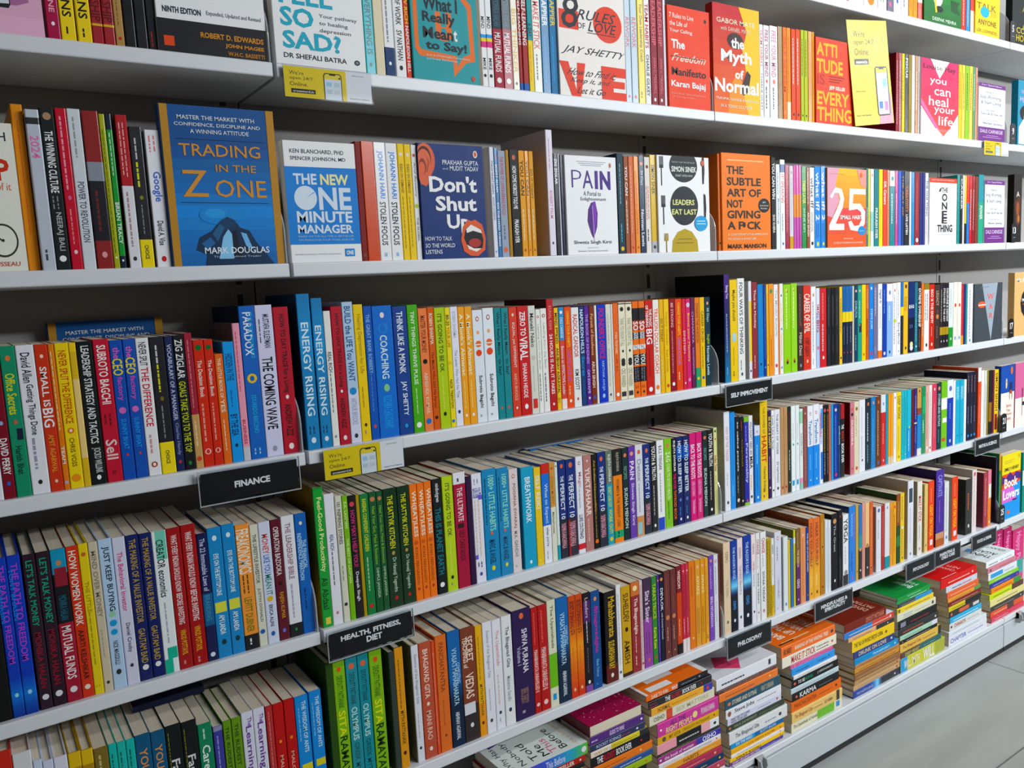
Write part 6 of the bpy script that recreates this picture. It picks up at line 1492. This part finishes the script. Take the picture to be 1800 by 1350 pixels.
# ------------------------------------------------------------------ books lying in stacks on the base deck
STACK_PHR = {'left_white': 'with the large white book, bottom edge', 'red_hardback': 'topped by the crimson picture book', 'dare_to_win': 'left of the pink card stack', 'white_pink_card': 'topped by the pink card', 'barking': 'under the bright orange cover', 'brown_devdutt': 'below the MINDFULNESS sign', 'green_habits': 'topped by green covers', 'red_chanakya': 'below the PARENTING sign', 'think_again': 'below the FOOD sign'}
STACKS = '''
#left_white
351.3,200.0,209.3,26.8|1|3f55c0|C:told;g0-.4:6a2a8c:3a50c0;g.4-.75:3a50c0:2a9cc4;g.75-1:2a9cc4:6ab84a;This Before@d0d0f0:.45-.7:.6;o.95:.3:E8e8e8
345.8,200.0,193.9,15.3|0|a82a22|BESTSELLER@f0e0d8:.55-.85:.6;o.93:.2:W
341.1,200.0,182.8,11.1|0|1a1a1c|~@a03028:.6-.9:.5
336.6,200.0,165.7,17.1|0|d8c040|
333.4,200.0,146.4,19.3|0|d87030|~@W:.1-.8:.4
330.2,200.0,127.8,18.6|0|c03028|~@W:.1-.8:.4
333.5,200.0,110.8,17.0|0|c03028|~@W:.1-.8:.4
333.8,200.0,88.8,22.0|0|1a1a1c|~@W:.1-.8:.4
336.4,200.0,71.8,16.9|0|1a1a1c|~@W:.1-.8:.4
339.8,200.0,49.6,22.2|0|1a1a1c|~@W:.1-.8:.4
337.4,200.0,32.0,17.6|0|1a1a1c|~@W:.1-.8:.4
340.3,200.0,0.0,32.0|0|2a8a6a|~@W:.1-.8:.4
#red_hardback
558.5,149.5,241.2,24.1|1|6a1024|C:lehenga;fore
558.5,155.6,222.3,18.9|0|4a1c74|GUIDE TO WINE@e0d0f0:.35-.62:.55;~@d0b8e8:.02-.15:.5;o.95:.2:W
558.5,157.6,206.6,15.8|0|1c2450|ROCKET SCIENCE@b8bcd8:.1-.55:.45;~@b03040:.56-.75:.4;o.85:.25:D8d8e8
558.5,165.6,193.1,13.4|0|d8c82c|b0-.35:e4dccc;WAY OF LIVING@b89c40:.05-.5:.5;~@8a7a10:.5-.8:.4;b.85-1:161616
558.5,172.3,169.2,23.9|1|17171a|THE@W:.1-.2:.6;RUDEST@c02830:.21-.4:.6;BOOK EVER@W:.42-.68:.6;o.85:.15:D83030
558.5,178.6,150.7,18.5|0|e07c1c|~@a85010:.1-.55:.4;o.8:.22:F0c890
558.5,179.3,136.4,14.3|0|1c4a8c|INTENTIONS@d8e4f0:.1-.35:.5;~@c0d0e8:.45-.8:.5
558.5,174.9,120.8,15.6|0|9cb828|~@5a6a10:.1-.7:.5;o.9:.2:C85020
558.5,160.5,106.9,13.9|0|1a1a1a|o.8:.3:D8d8d8
558.5,159.9,86.4,20.5|0|c8c0b0|
559.9,159.9,69.8,16.6|0|e8b020|~@W:.1-.8:.4
559.7,159.9,46.3,23.5|0|e0d8c8|~@W:.1-.8:.4
562.2,159.9,31.3,15.1|0|1a1a1c|~@W:.1-.8:.4
560.5,159.9,0.0,31.3|0|1a1a1c|~@W:.1-.8:.4
#dare_to_win
724.4,198.9,261.2,15.2|1|e8701c|C:dare;b.5-1:222228;DARE TO WIN@f4e0d0:.08-.34:.6;WHY@W:.4-.5:.6;~@999:.56-.8:.4;o.86:.25:A0a0a8
728.0,205.2,243.0,18.2|0|17171a|~@a83038:.02-.14:.7;THE@W:.25-.33:.6;RUDEST@c02830:.35-.5:.6;BOOK EVER@W:.52-.74:.6;o.83:.15:D83030
736.0,198.7,225.1,18.0|0|eca81c|NORMAL@6a4808:.1-.3:.6;~@a87810:.32-.75:.4;b.85-1:2a3a98;o.92:.3:D84040
732.3,212.3,199.5,25.5|1|e0dcc0|b.25-.34:d04a20;OSHO@6a685a:.06-.22:.4;SEX MATTERS@b8b498:.4-.9:.4
753.2,201.4,166.3,33.3|1|c83a90|ALL THE@4a1c70:.2-.45:.35:.2;RIGHT PEOPLE@f0d8a0:.13-.55:.4:-.2;o.6:.3:E8d890;PRIYANKA KHANNA@f4d8e8:.7-.93:.45;o.05:.12:W
753.3,202.9,148.3,17.9|0|dca83c|MY GITA@8a5c14:.18-.36:.45;DEVDUTT PATTANAIK@9a6a1c:.4-.85:.4;o.1:.4:5a5048;o.92:.2:B83020
751.1,204.6,125.5,22.9|1|e8e6e4|b.0-.3:e4a0a8;b.3-.7:1c181a;b.7-.85:e8a8b0;~@c8c0c0:.34-.66:.5;o.93:.25:222
754.6,203.1,116.6,8.9|0|1c1814|~@b09030:.05-.5:.4
754.3,209.1,99.8,16.8|0|9a2878|b.6-1:34249a;the book of women@f0d0e0:.1-.55:.5;OSHO@W:.7-.92:.7;o.04:.25:E8e0e8
756.6,206.3,87.4,12.4|0|e4e2e2|DEVDUTT PATTANAIK@99a:.4-.85:.4;~@aab:.05-.35:.4;o.93:.25:C03028
757.5,207.0,70.2,17.3|0|e0982c|HABITS@7a4a08:.38-.62:.55;~@f0c878:.66-.9:.4
764.1,200.0,51.3,18.8|0|a83a50|~@e0a0a8:.2-.7:.4;o.88:.25:F0b890
769.6,200.0,34.2,17.2|0|173a5c|~@c8b060:.3-.7:.5;o.93:.25:E8c040
773.2,200.0,15.1,19.1|0|b03a58|~@e8a0b0:.3-.7:.5;o.88:.25:F0b890
772.6,200.0,0.4,14.7|0|e0e0e0|
772.2,200.0,0.0,4.0|0|3a8a9a|
#white_pink_card
952.3,222.8,209.1,28.9|1|e8e8ea|C:whitecover;~@445:.08-.45:.5;b.86-.9:333:.3-.8
955.9,216.0,200.2,8.9|0|54302a|~@c08a6a:.1-.9:.4
957.3,218.4,179.7,20.5|0|e47c1c|~@8a4408:.1-.6:.4;o.86:.22:F0c890
978.5,206.0,152.0,27.7|1|134a5c|STORIES AND SUTRAS@d8d0b8:.12-.56:.4;VIRAT CHIRANIA@b8b098:.64-.88:.5;o.07:.25:D8785a
980.1,208.9,128.6,23.4|1|e8e8ea|Steve Jobs@333:.15-.5:.55;~@778:.55-.9:.3;o.06:.35:8a5a48
986.1,203.5,109.2,19.4|0|d4d4e4|WHAT ARE YOU DOING@445:.06-.4:.35:.2;WITH YOUR LIFE?@445:.06-.35:.35:-.2;~@8a7ab0:.55-.8:.3;o.92:.25:C06050
985.6,220.1,90.6,18.6|0|26301f|NALA DAMAYANTI@8a9a78:.12-.5:.4;~@5a7a4a:.55-.9:.5;o.05:.25:D87858
989.8,221.7,58.3,32.3|1|e2e2de|The Bhagavad Gita@556:.1-.5:.45;~@99a:.6-.8:.4;o.87:.22:333
997.8,201.9,43.4,15.0|0|1c6aa4|b0-.45:2a90cc;DO THE HARD@d8e8f4:.1-.4:.5;SCOTT ALLAN@c0d8ec:.55-.85:.5
997.4,203.0,30.4,13.0|0|eab020|A.P.J. ABDUL KALAM@b87c10:.3-.8:.5;o.92:.25:C85020
997.1,204.1,20.7,9.7|0|eae6e0|~@99a:.1-.6:.5;o.92:.25:C03028
992.7,208.9,10.7,10.0|0|eac020|VIRAT KOHLI@2a2008:.1-.55:.5;o.92:.25:C85020
992.4,206.4,0.0,10.7|0|3c2c8c|b0-.5:6a2a7a;EVERY SECOND MATTERS@e0c8d8:.06-.55:.5;~@a098e0:.6-.85:.4;o.93:.25:D04050
#barking
1193.8,227.5,216.2,29.3|1|ee7416|C:barking;ERIC BARKER@2a1408:.04-.18:.5;BARKING UP THE WRONG TREE@f8e4d0:.24-.86:.35;o.94:.25:2a2a2a
1198.3,230.3,187.2,29.1|1|eae4d4|MAKE IT STICK@b83a44:.16-.6:.65;~@445:.62-.85:.6;o.92:.2:D07070
1230.0,182.5,175.8,11.4|0|cc5a90|~@f0b0d0:.2-.7:.3;o.1:.3:E898b0
1235.0,185.4,155.4,20.4|0|2490d8|~@0a4a90:.1-.4:.5;~@0a4a90:.6-.8:.5;o.86:.15:0a2a50
1239.9,186.1,144.5,10.9|0|e4e6e8|~@99a:.1-.8:.4;o.92:.2:C06050
1234.6,198.8,121.8,22.7|0|1a1a1c|TO BE@e0e0e0:.13-.27:.4;HUMAN@2a8a6a:.28-.44:.4;J. KRISHNAMURTI@c8c8c8:.54-.88:.35;o.06:.25:D86a50
1231.6,205.7,106.6,15.2|0|c4d6dc|~@8a98a0:.1-.9:.4
1236.6,200.7,84.3,22.3|0|1a1a1c|KARMA@e8e8e8:.15-.5:.6;~@667:.56-.85:.4;o.08:.25:D86a50
1232.1,216.7,55.6,28.7|1|e0701c|PANCHATANTRA@9a4408:.06-.5:.45;~@a85010:.55-.8:.3;o.9:.18:3a1a08
1230.6,219.2,26.6,29.0|1|e4c478|The Bhagavad Gita@a85a28:.05-.4:.5;~@8a6a38:.42-.6:.3;ED DOBRIN@7a5a2a:.64-.8:.3;b.88-.94:2a2018
1231.2,220.2,0.0,26.6|0|e6e2c4|The Upanishads of Valmiki@667050:.04-.5:.45;b.5-.84:72b43a:.0-1;b.88-.95:2a88c8:.25-.85
#brown_devdutt
1466.1,199.7,203.3,24.1|1|74291c|C:devdutt;DEVDUTT PATTANAIK@c8806a:.5-.95:.6
1464.3,241.8,184.5,18.8|0|c8402c|C:plainwhite;b0-.55:2a7ac4;~@e8d8d0:.1-.9:.4;o.93:.3:F0d8d0
1483.5,222.7,171.0,13.5|0|d8ac78|b.6-1:1c1816;~@8a5a30:.1-.5:.5;o.86:.25:E0e0e0
1498.3,208.1,137.5,33.5|0|ecca24|THE TAO OF PHYSICS FRITJOF CAPRA@3a3008:.05-.72:.5;o.8:.2:6a5a10
1507.2,199.6,115.5,22.0|0|182a6c|DRUNK ON LOVE@d8c8b0:.12-.8:.55;o.93:.25:D8d8e8
1510.1,215.3,96.9,18.6|0|1a8ec4|TRANSFORM@b8e0f0:.4-.8:.35;o.93:.25:D0e8f4
1513.1,220.5,85.4,11.6|0|b07c4a|~@6a4018:.1-.9:.4
1513.1,226.0,70.5,14.8|0|c88a28|~@7a4c10:.1-.9:.4
1510.1,229.2,50.2,20.3|0|8a5c34|~@c09870:.05-.9:.4
1510.1,229.4,36.9,13.4|0|b8906a|~@7a5838:.1-.9:.3;o.93:.3:A83028
1507.1,232.6,21.7,15.1|0|c8a482|~@8a6848:.1-.85:.3;o.93:.3:A83028
1507.1,233.5,0.0,21.7|0|163a94|g.36-.5:163a94:7ac8ec;g.5-.6:7ac8ec:12204a;b.6-1:141a24;THE RAZOR'S EDGE@a8bce0:.06-.4:.35;o.88:.2:E0e4ec
#green_habits
1719.5,178.5,228.2,9.4|0|159048|C:habitscover;~@c8f0d8:.3-.7:.5
1719.6,180.1,216.6,11.6|0|159048|~@c8f0d8:.4-.9:.5
1726.4,183.6,204.1,12.5|0|2a3a38|b.5-1:2a8ac0;~@a0a8a0:.1-.5:.4
1723.2,197.0,186.0,18.2|0|ecd01c|~@6a5a10:.2-.9:.4;o.05:.4:6a5a10
1723.4,210.3,162.9,23.1|0|dcd8c4|~@8a90b8:.15-.4:.6;~@aaa088:.45-.85:.3;o.92:.3:4a4038
1726.9,209.5,137.9,25.0|0|1a1a1c|~@883038:.3-.8:.5;b.05-.18:889:.2-.8
1729.2,218.8,115.8,22.2|0|16161a|~@c05028:.1-.6:.5;o.92:.25:D0d0d0
1737.4,205.2,100.6,15.2|0|a8d0b8|~@3a7a58:.1-.6:.4;b.85-1:d8d8e8
1740.9,202.1,88.7,11.8|0|1a1c1a|~@b8b8b0:.15-.8:.4;o.05:.3:D07050
1737.7,226.1,61.7,27.0|0|dcb864|The Bhagavad Gita@a85a28:.06-.5:.45;~@8a6a38:.55-.85:.3;b.93-1:2a2a20
1741.3,223.2,43.9,17.9|0|5a3428|b.45-1:1c5a5c;DEEP HEART@b8c070:.1-.45:.6;~@90b0b0:.55-.85:.3
1739.5,246.2,0.0,43.9|0|c8c83c|b0-.15:3a98c8;WILL SMITH@f0e8d0:.08-.42:.6;WILL@W:.5-.76:.8;b.78-1:a8b048
#red_chanakya
1959.1,217.4,201.3,27.9|1|cc2824|C:chanakya;~@f0c0b8:.2-.8:.4;o.88:.2:F0d0c8
1993.0,190.1,180.0,21.3|0|d0d0d8|~@445:.2-.5:.5;~@c04048:.52-.8:.5
2001.1,192.4,157.2,22.8|0|e06020|~@f4d0b0:.1-.9:.3
2009.1,201.7,143.4,13.8|0|e0a020|b.8-1:5a8a4a;~@7a4a08:.1-.7:.4
2011.0,202.0,128.7,14.7|0|7a2428|~@e0b0a8:.1-.9:.4
2011.3,200.6,113.0,15.7|0|d4c428|b.5-1:26261e;~@3a3a10:.1-.5:.4
2017.8,191.4,91.7,21.3|0|1c1a1c|b.3-.62:d05a38:.2-.8;b.75-.95:d0d0d0:.2-.7;o.06:.3:D87050
2018.4,194.9,73.0,18.7|0|4aa8d4|~@e8f0f4:.1-.9:.5
2018.8,200.1,47.4,25.6|0|dcd8d4|CHANAKYA@a04048:.14-.5:.5;~@99a:.55-.9:.3;o.06:.25:333
2011.8,236.6,28.6,18.7|0|dcdfe4|~@889:.1-.8:.3
2013.8,238.6,0.0,28.6|0|e0e2e8|CHAPTER@4a68b8:.04-.45:.5;~@8a98c8:.5-.9:.4
#think_again
2244.1,192.9,197.4,21.4|1|e8ebee|C:think;~@556:.1-.4:.5;~@88a8c0:.5-.6:.5;~@99a:.65-.9:.4
2250.7,191.9,177.8,19.5|0|c8808a|~@904050:.4-.9:.4;o.1:.3:3a2a2a
2254.7,196.2,152.8,25.0|0|e0e4ea|b.08-.5:3a98d4:.2-.8;~@99a:.55-.9:.4
2264.0,201.8,137.3,15.5|0|8cc838|~@e8f4d0:.2-.8:.4
2273.1,197.9,120.4,16.9|0|1c2c94|~@b0b8e0:.1-.7:.4;o.93:.3:D04040
2275.3,205.7,102.2,18.3|0|e88c24|b.75-1:4a8a4a;~@8a4a10:.1-.7:.4
2265.9,234.6,82.1,20.0|0|c8d828|b.65-1:5a4030;~@6a7a10:.1-.6:.5
2270.1,237.9,57.7,24.5|0|e8dc98|~@8a7a38:.2-.8:.4
2279.5,227.9,39.7,18.0|0|2c2c28|~@a8a090:.1-.7:.4;o.9:.25:D0d0d0
2280.2,229.9,18.3,21.4|0|d8542c|~@f4c8a8:.1-.5:.4;b.5-.7:4a2a2a
2282.8,228.6,0.0,18.3|0|cc4058|~@f0b0b8:.1-.5:.4
'''
M_LIE = Matrix(((0, 0, -1, 0), (0, 1, 0, 0), (1, 0, 0, 0), (0, 0, 0, 1)))
stk = []
for ln in STACKS.strip().split('\n'):
    if ln[0] == '#':
        stk.append((ln[1:].strip(), []))
    else:
        stk[-1][1].append(ln.split('|'))
for name, ls in stk:
    for i, f in enumerate(ls):
        x, w_, z0, t = [float(q) / 1000 for q in f[0].split(',')]
        flag = f[1] == '1'
        items = [q for q in f[3].split(';') if q]
        rng = random.Random(i * 17 + len(name))
        d = min(0.165, w_ * rng.uniform(0.64, 0.68))
        parts = book_mesh(t - 0.0004, w_, d, f[2], items, 1 if rng.random() < 0.5 else 0, rng)
        m = Matrix.Translation((x + w_, -0.013 + rng.uniform(-0.002, 0.002), DECK_Z + z0 + 0.0002)) @ M_LIE
        if 'fore' in items:     # lies with its spine to the left and its page edges to the front
            parts = book_mesh(t - 0.0004, 0.185, w_, f[2], items, 1, rng)
            m = Matrix.Translation((x, -0.013, DECK_Z + z0 + 0.0002)) @ Matrix(((0, 1, 0, 0), (0, 0, 1, 0), (1, 0, 0, 0), (0, 0, 0, 1)))
        place(parts, m, 'book', '%s, %s from top, stack %s' % (look(f[2], items), nth(i + 1), STACK_PHR[name]),
              'books in the stack ' + STACK_PHR[name], flag)

# books left at the very back of a shelf
for sh, x, w_, h, y, col, its, lab in [(3, -0.3375, 0.1702, 0.2327, 0.176, '12508c', ['F:zone'], 'blue gold-striped book standing at the back above the FINANCE shelf books'), (4, 0.5632, 0.1604, 0.1998, 0.176, '1c6cb0', ['F:whatevery'], 'blue book with dark capitals standing behind the HEALTH shelf row')]:
    parts = book_mesh(0.018, h, w_, col, its, 0, random.Random(1))
    place(parts, Matrix.Translation((x, y + 0.018, SHELF_Z[sh] + 0.0003)) @ M_FACE, 'book', lab, None, True)
for sh, x, w_, z, y, t, col, lab in [(5, -0.289, 0.11, 0.2279, 0.085, 0.011, '141a34', 'dark navy book lying flat on top of the lowest left shelf books')]:
    parts = book_mesh(t, w_, 0.1, col, [], 0, random.Random(2))
    place(parts, Matrix.Translation((x + w_, y, SHELF_Z[sh] + z)) @ M_LIE, 'book', lab, None, True)

far_o = far.build('books')
tag(far_o, 'smaller books on the more distant ends of the shelves', 'books', None, 'stuff')

# ------------------------------------------------------------------ signs, tags, dividers
def sign(x0, x1, z0, z1, lines, label, y=-0.0075):
    h = z1 - z0
    hold = MB()
    hold.box((x0 - 0.003, y - 0.0018, z0 - 0.003), (x1 + 0.003, y - 0.0008, z1 + 0.004), ACRYL)
    hold.box((x0 - 0.003, y + 0.0008, z0 - 0.003), (x1 + 0.003, y + 0.0018, z1 + 0.004), ACRYL)
    hold.box((x0 - 0.003, y - 0.0018, z0 - 0.0045), (x1 + 0.003, y + 0.0018, z0 - 0.003), EDGE)
    hold.box((x0 - 0.0042, y - 0.0018, z0 - 0.0045), (x0 - 0.003, y + 0.0018, z1 + 0.004), EDGE)
    hold.box((x1 + 0.003, y - 0.0018, z0 - 0.0045), (x1 + 0.0042, y + 0.0018, z1 + 0.004), EDGE)
    hold.box((x0 + 0.01, y + 0.0018, z1 - 0.004), (x1 - 0.01, -0.0003, z1 + 0.001), ACRYL)
    o = hold.build('section_sign')
    tag(o, label, 'sign', 'section signs on the shelf edges')
    cd = MB()
    cd.box((x0, y - 0.0006, z0), (x1, y + 0.0006, z1), BLACKM)
    P = Print(cd, lambda u, v, e: (x0 + u, y - 0.0006 - e, z1 - v))
    W = x1 - x0
    for (tx, a, b, c, d) in lines:
        P.text(tx, a * W, b * h - 0.0008, c * W, d * h + 0.0008, 'ffffff', 0.04)
    cd.build('sign_card', o)
for s in [(-0.1721, -0.021, 1.0133, 1.0593, [('FINANCE', 0.33, 0.42, 0.7, 0.6)], 'black section sign reading FINANCE below the left bay shelf edge'), (0.0094, 0.1647, 0.7055, 0.7495, [('HEALTH, FITNESS,', 0.13, 0.2, 0.86, 0.42), ('DIET', 0.43, 0.5, 0.62, 0.7)], 'black section sign reading HEALTH, FITNESS, DIET'), (1.0127, 1.1713, 1.0158, 1.0603, [('SELF IMPROVEMENT', 0.09, 0.4, 0.93, 0.6)], 'black section sign reading SELF IMPROVEMENT'), (1.0004, 1.1565, 0.3966, 0.4457, [('PHILOSOPHY', 0.22, 0.38, 0.8, 0.58)], 'black section sign reading PHILOSOPHY above the book stacks'), (1.3438, 1.5037, 0.3937, 0.4412, [('MINDFULNESS &', 0.14, 0.24, 0.88, 0.42), ('SPIRITUALITY', 0.24, 0.5, 0.82, 0.68)], 'black section sign reading MINDFULNESS and SPIRITUALITY'), (1.7797, 1.9322, 0.3953, 0.4427, [('PSYCHOLOGY', 0.22, 0.4, 0.8, 0.58)], 'black section sign reading PSYCHOLOGY'), (1.9335, 2.0802, 0.3988, 0.4437, [('PARENTING &', 0.2, 0.24, 0.8, 0.42), ('CHILD CARE', 0.26, 0.5, 0.8, 0.68)], 'black section sign reading PARENTING and CHILD CARE'), (2.1604, 2.3108, 0.3964, 0.4417, [('FOOD & DRINK', 0.2, 0.36, 0.82, 0.56)], 'black section sign reading FOOD and DRINK'), (2.1703, 2.3193, 0.7109, 0.7556, [('MATHS & SCIENCE', 0.13, 0.38, 0.9, 0.58)], 'black section sign reading MATHS and SCIENCE')]:
    sign(*s)

def phone_tag(x0, x1, z0, z1, label, y=-0.0065):
    W, h = x1 - x0, z1 - z0
    m = MB()
    m.box((x0, y - 0.0005, z0), (x1, y + 0.0005, z1), ink('f4f4f6'))
    P = Print(m, lambda u, v, e: (x0 + u * W, y - 0.0005 - e, z1 - v * h))
    P.rect(0, 0, 0.70, 1, 'f0d628')
    for i, t in enumerate(("We're", 'open 24/7.', 'Online.')):
        P.text(t, 0.06, 0.14 + i * 0.18, 0.06 + (0.16, 0.27, 0.20)[i], 0.27 + i * 0.18, '3a3414', 0.0)
    P.rect(0.07, 0.72, 0.34, 0.86, '2a2614')
    P.text('crossword.in', 0.09, 0.755, 0.32, 0.83, 'f4f4e8')
    P.pg([(0.44, 1), (0.44, 0.2), (0.46, 0.12), (0.63, 0.12), (0.65, 0.2), (0.65, 1)], '26241c')
    P.pg([(0.45, 1), (0.45, 0.22), (0.465, 0.15), (0.625, 0.15), (0.64, 0.22), (0.64, 1)], 'f0dc60')
    P.rect(0.45, 0.32, 0.64, 1, 'e8ecf0')
    P.rect(0.51, 0.15, 0.58, 0.19, '26241c')
    for a, b, c, d, k in ((.47, .42, .53, .56, 'a8d4ec'), (.56, .42, .62, .56, 'c8d8e0'), (.47, .66, .53, .8, 'c8d8e0'), (.56, .66, .62, .8, 'd8dce0'), (.615, .24, .635, .29, '222222')):
        P.rect(a, b, c, d, k)
    P.text('Scan to shop', 0.78, 0.10, 0.92, 0.14, '666666')
    P.text('Enjoy Free Shipping', 0.74, 0.88, 0.97, 0.93, '666666')
    o = m.build('promotion_tag')
    tag(o, label, 'tag', 'yellow phone tags on the shelf edges')
    c = MB()
    c.box((x0 - 0.002, y - 0.0022, z0 - 0.002), (x1 + 0.002, y - 0.0014, z1 + 0.002), ACRYL)
    c.box((x0 - 0.002, y + 0.0006, z0 - 0.002), (x1 + 0.002, y + 0.0014, z1 + 0.002), ACRYL)
    c.box((x0 + 0.01, y + 0.0014, z1 - 0.004), (x1 - 0.01, -0.0003, z1 + 0.001), ACRYL)
    c.build('clear_sleeve', o)
for s in [(0.0109, 0.1588, 1.6331, 1.6801, 'yellow and white phone tag on the top shelf edge, under the white cover'), (0.0255, 0.1718, 1.0144, 1.065, 'yellow and white phone tag on the edge above the HEALTH shelf'), (2.1904, 2.3438, 1.6422, 1.6842, 'small yellow phone tag on the right bay, under the purple banded cover')]:
    phone_tag(*s)

# tall yellow poster standing on the shelf
def poster(x0, x1, z0, h, y):
    W = x1 - x0
    m = MB()
    m.box((0, -0.0006, 0), (W, 0.0006, h), ink('f2da1c', 1))
    P = Print(m, lambda u, v, e: (u * W, -0.0006 - e, h - v * h), 1)
    for i, t in enumerate(("We're", 'open 24/7.', 'Online.')):
        P.text(t, 0.13, 0.095 + i * 0.085, 0.13 + (0.29, 0.53, 0.37)[i], 0.16 + i * 0.085, '2c2a14', 0.006)
    P.rect(0.11, 0.365, 0.47, 0.42, '1c1a10')
    P.text('crossword.in', 0.15, 0.378, 0.43, 0.408, 'f4f4e8', 0.03)
    P.ell(0.86, 0.18, 0.035, 0.026, 'c8b41a')
    P.text('C', 0.845, 0.165, 0.875, 0.195, '2c2a14')
    P.text('Scan to shop', 0.09, 0.665, 0.32, 0.683, '6a6420')
    P.text('Enjoy Free Shipping', 0.06, 0.895, 0.42, 0.915, '4a4620')
    P.pg([(0.62, 1), (0.68, 0.86), (0.62, 0.74), (0.58, 0.69), (0.60, 0.66), (0.66, 0.68), (0.62, 0.60), (0.63, 0.57), (0.9, 0.62), (0.97, 0.74), (0.98, 1)], 'd89aa8')
    P.pg([(0.60, 0.46), (0.63, 0.44), (0.90, 0.44), (0.93, 0.46), (0.93, 0.90), (0.90, 0.92), (0.63, 0.92), (0.60, 0.90)], '1c1c20')
    P.rect(0.625, 0.455, 0.905, 0.905, 'e8ecf2')
    P.rect(0.625, 0.455, 0.905, 0.50, 'ecdc50')
    P.rect(0.70, 0.45, 0.83, 0.468, '1c1c20')
    for a, b, c_, d, k in ((.65, .56, .74, .60, 'c8ccd4'), (.78, .56, .88, .64, '8ac8e8'), (.65, .66, .74, .70, 'c8ccd4'), (.78, .68, .88, .72, 'c8ccd4'), (.65, .78, .74, .85, '2a7ab8'), (.79, .78, .88, .87, 'c080b8')):
        P.rect(a, b, c_, d, k)
    o = m.build('poster_card')
    o.matrix_world = Matrix.Translation((x0, y, z0)) @ Matrix.Rotation(math.radians(-6.5), 4, 'Y') @ Matrix.Rotation(math.radians(-1.5), 4, 'X')
    tag(o, 'tall yellow card with hand holding a phone, standing before the shelved books', 'poster')
poster(*(1.533, 1.7118, 1.6851, 0.2648, -0.0012))

def divider(bx, z, label, tall=0.105, deep=0.075, y=0.003):
    m = MB()
    pts = [(y, 0.0006), (y + deep, 0.0006), (y + deep, tall)]
    for q in range(0, 91, 10):
        a = math.radians(90 + q)
        pts.append((y + 0.06 + 0.06 * math.cos(a), tall - 0.06 + 0.06 * math.sin(a)))
    m.prism([(p, q + z) for p, q in pts], bx - 0.0016, bx + 0.0006, FROST)
    e = m.build('book_divider')
    tag(e, label, 'divider', 'clear shelf end dividers')
for s in [(-0.0045, 1.6845, 'clear curved divider at the left bay right end, second shelf row from top'), (-0.0045, 1.3748, 'clear curved divider at the left bay right end, third shelf row from top'), (-0.0045, 1.0664, 'clear curved divider at the left bay right end, fourth shelf row from top'), (-0.0045, 0.7562, 'clear curved divider at the left bay right end, fifth shelf row from top'), (0.999, 1.6845, 'clear curved divider at the middle bay right end, second shelf row from top'), (0.999, 1.3748, 'clear curved divider at the middle bay right end, third shelf row from top'), (0.999, 1.0664, 'clear curved divider at the middle bay right end, fourth shelf row from top'), (0.999, 0.7562, 'clear curved divider at the middle bay right end, fifth shelf row from top'), (0.999, 0.4468, 'clear curved divider at the middle bay right end, sixth shelf row from top'), (2.3546, 1.9939, 'clear curved divider at the right bay right end, top shelf row from top'), (2.3546, 1.6845, 'clear curved divider at the right bay right end, second shelf row from top'), (2.3546, 1.3748, 'clear curved divider at the right bay right end, third shelf row from top'), (2.3546, 1.0664, 'clear curved divider at the right bay right end, fourth shelf row from top'), (2.3546, 0.7562, 'clear curved divider at the right bay right end, fifth shelf row from top'), (2.3546, 0.4468, 'clear curved divider at the right bay right end, sixth shelf row from top')]:
    divider(*s)

def bay_number(x, z, num, label, y=-0.004):
    m = MB()
    W, h = 0.034, 0.062
    pts = [(0, 0), (W, 0), (W, h - 0.012)] + [(W / 2 + W / 2 * math.cos(math.radians(a)), h - 0.012 + 0.012 * math.sin(math.radians(a))) for a in range(15, 180, 15)] + [(0, h - 0.012)]
    m.prism(pts[::-1], -0.001, 0.001, BLACKM, 'y')
    P = Print(m, lambda u, v, e: (u, -0.001 - e, h - v))
    wd = 0.010 if len(num) == 1 else 0.019
    P.text(num, W / 2 - wd / 2, 0.014, W / 2 + wd / 2, 0.034, 'f0f0f0', 0.02)
    P.rect(W * 0.3, 0.046, W * 0.7, 0.048, '8a8a8a')
    m.box((W * .2, 0.001, 0.0), (W * .8, 0.012, 0.0012), BLACKM)
    o = m.build('number_tag')
    o.location = (x, y, z + 0.0004)
    tag(o, label, 'number tag', 'black number tags at the shelf ends')
for s in [(2.3438, 1.9939, '5', 'black shelf number tag reading 5'), (2.3587, 1.6845, '9', 'black shelf number tag reading 9'), (2.3819, 1.3748, '13', 'black shelf number tag reading 13'), (2.3768, 1.0664, '17', 'black shelf number tag reading 17'), (2.3424, 0.7562, '21', 'black shelf number tag reading 21'), (2.3431, 0.4468, '25', 'black shelf number tag reading 25')]:
    bay_number(*s)

# hinge clips on the base deck
def clip(x, label):
    m = MB()
    m.prism([(-0.0212, 0.0), (-0.040, -0.004), (-0.043, -0.018), (-0.034, -0.034), (-0.0212, -0.036)], x, x + 0.004, GREY)
    m.prism([(-0.0212, 0.0), (-0.040, -0.004), (-0.043, -0.018), (-0.034, -0.034), (-0.0212, -0.036)], x + 0.022, x + 0.026, GREY)
    m.box((x, -0.030, -0.020), (x + 0.026, -0.0212, 0.001), GREY)
    m.v = [(a, b, c + DECK_Z - 0.002) for a, b, c in m.v]
    tag(m.build('hinge_clip'), label, 'clip', 'grey hinge clips on the base deck')
for s in [(1.0744, 'grey hinge clip on the white base deck near the bottom stacks'), (2.4391, 'grey hinge clip on the far base deck, right edge')]:
    clip(*s)
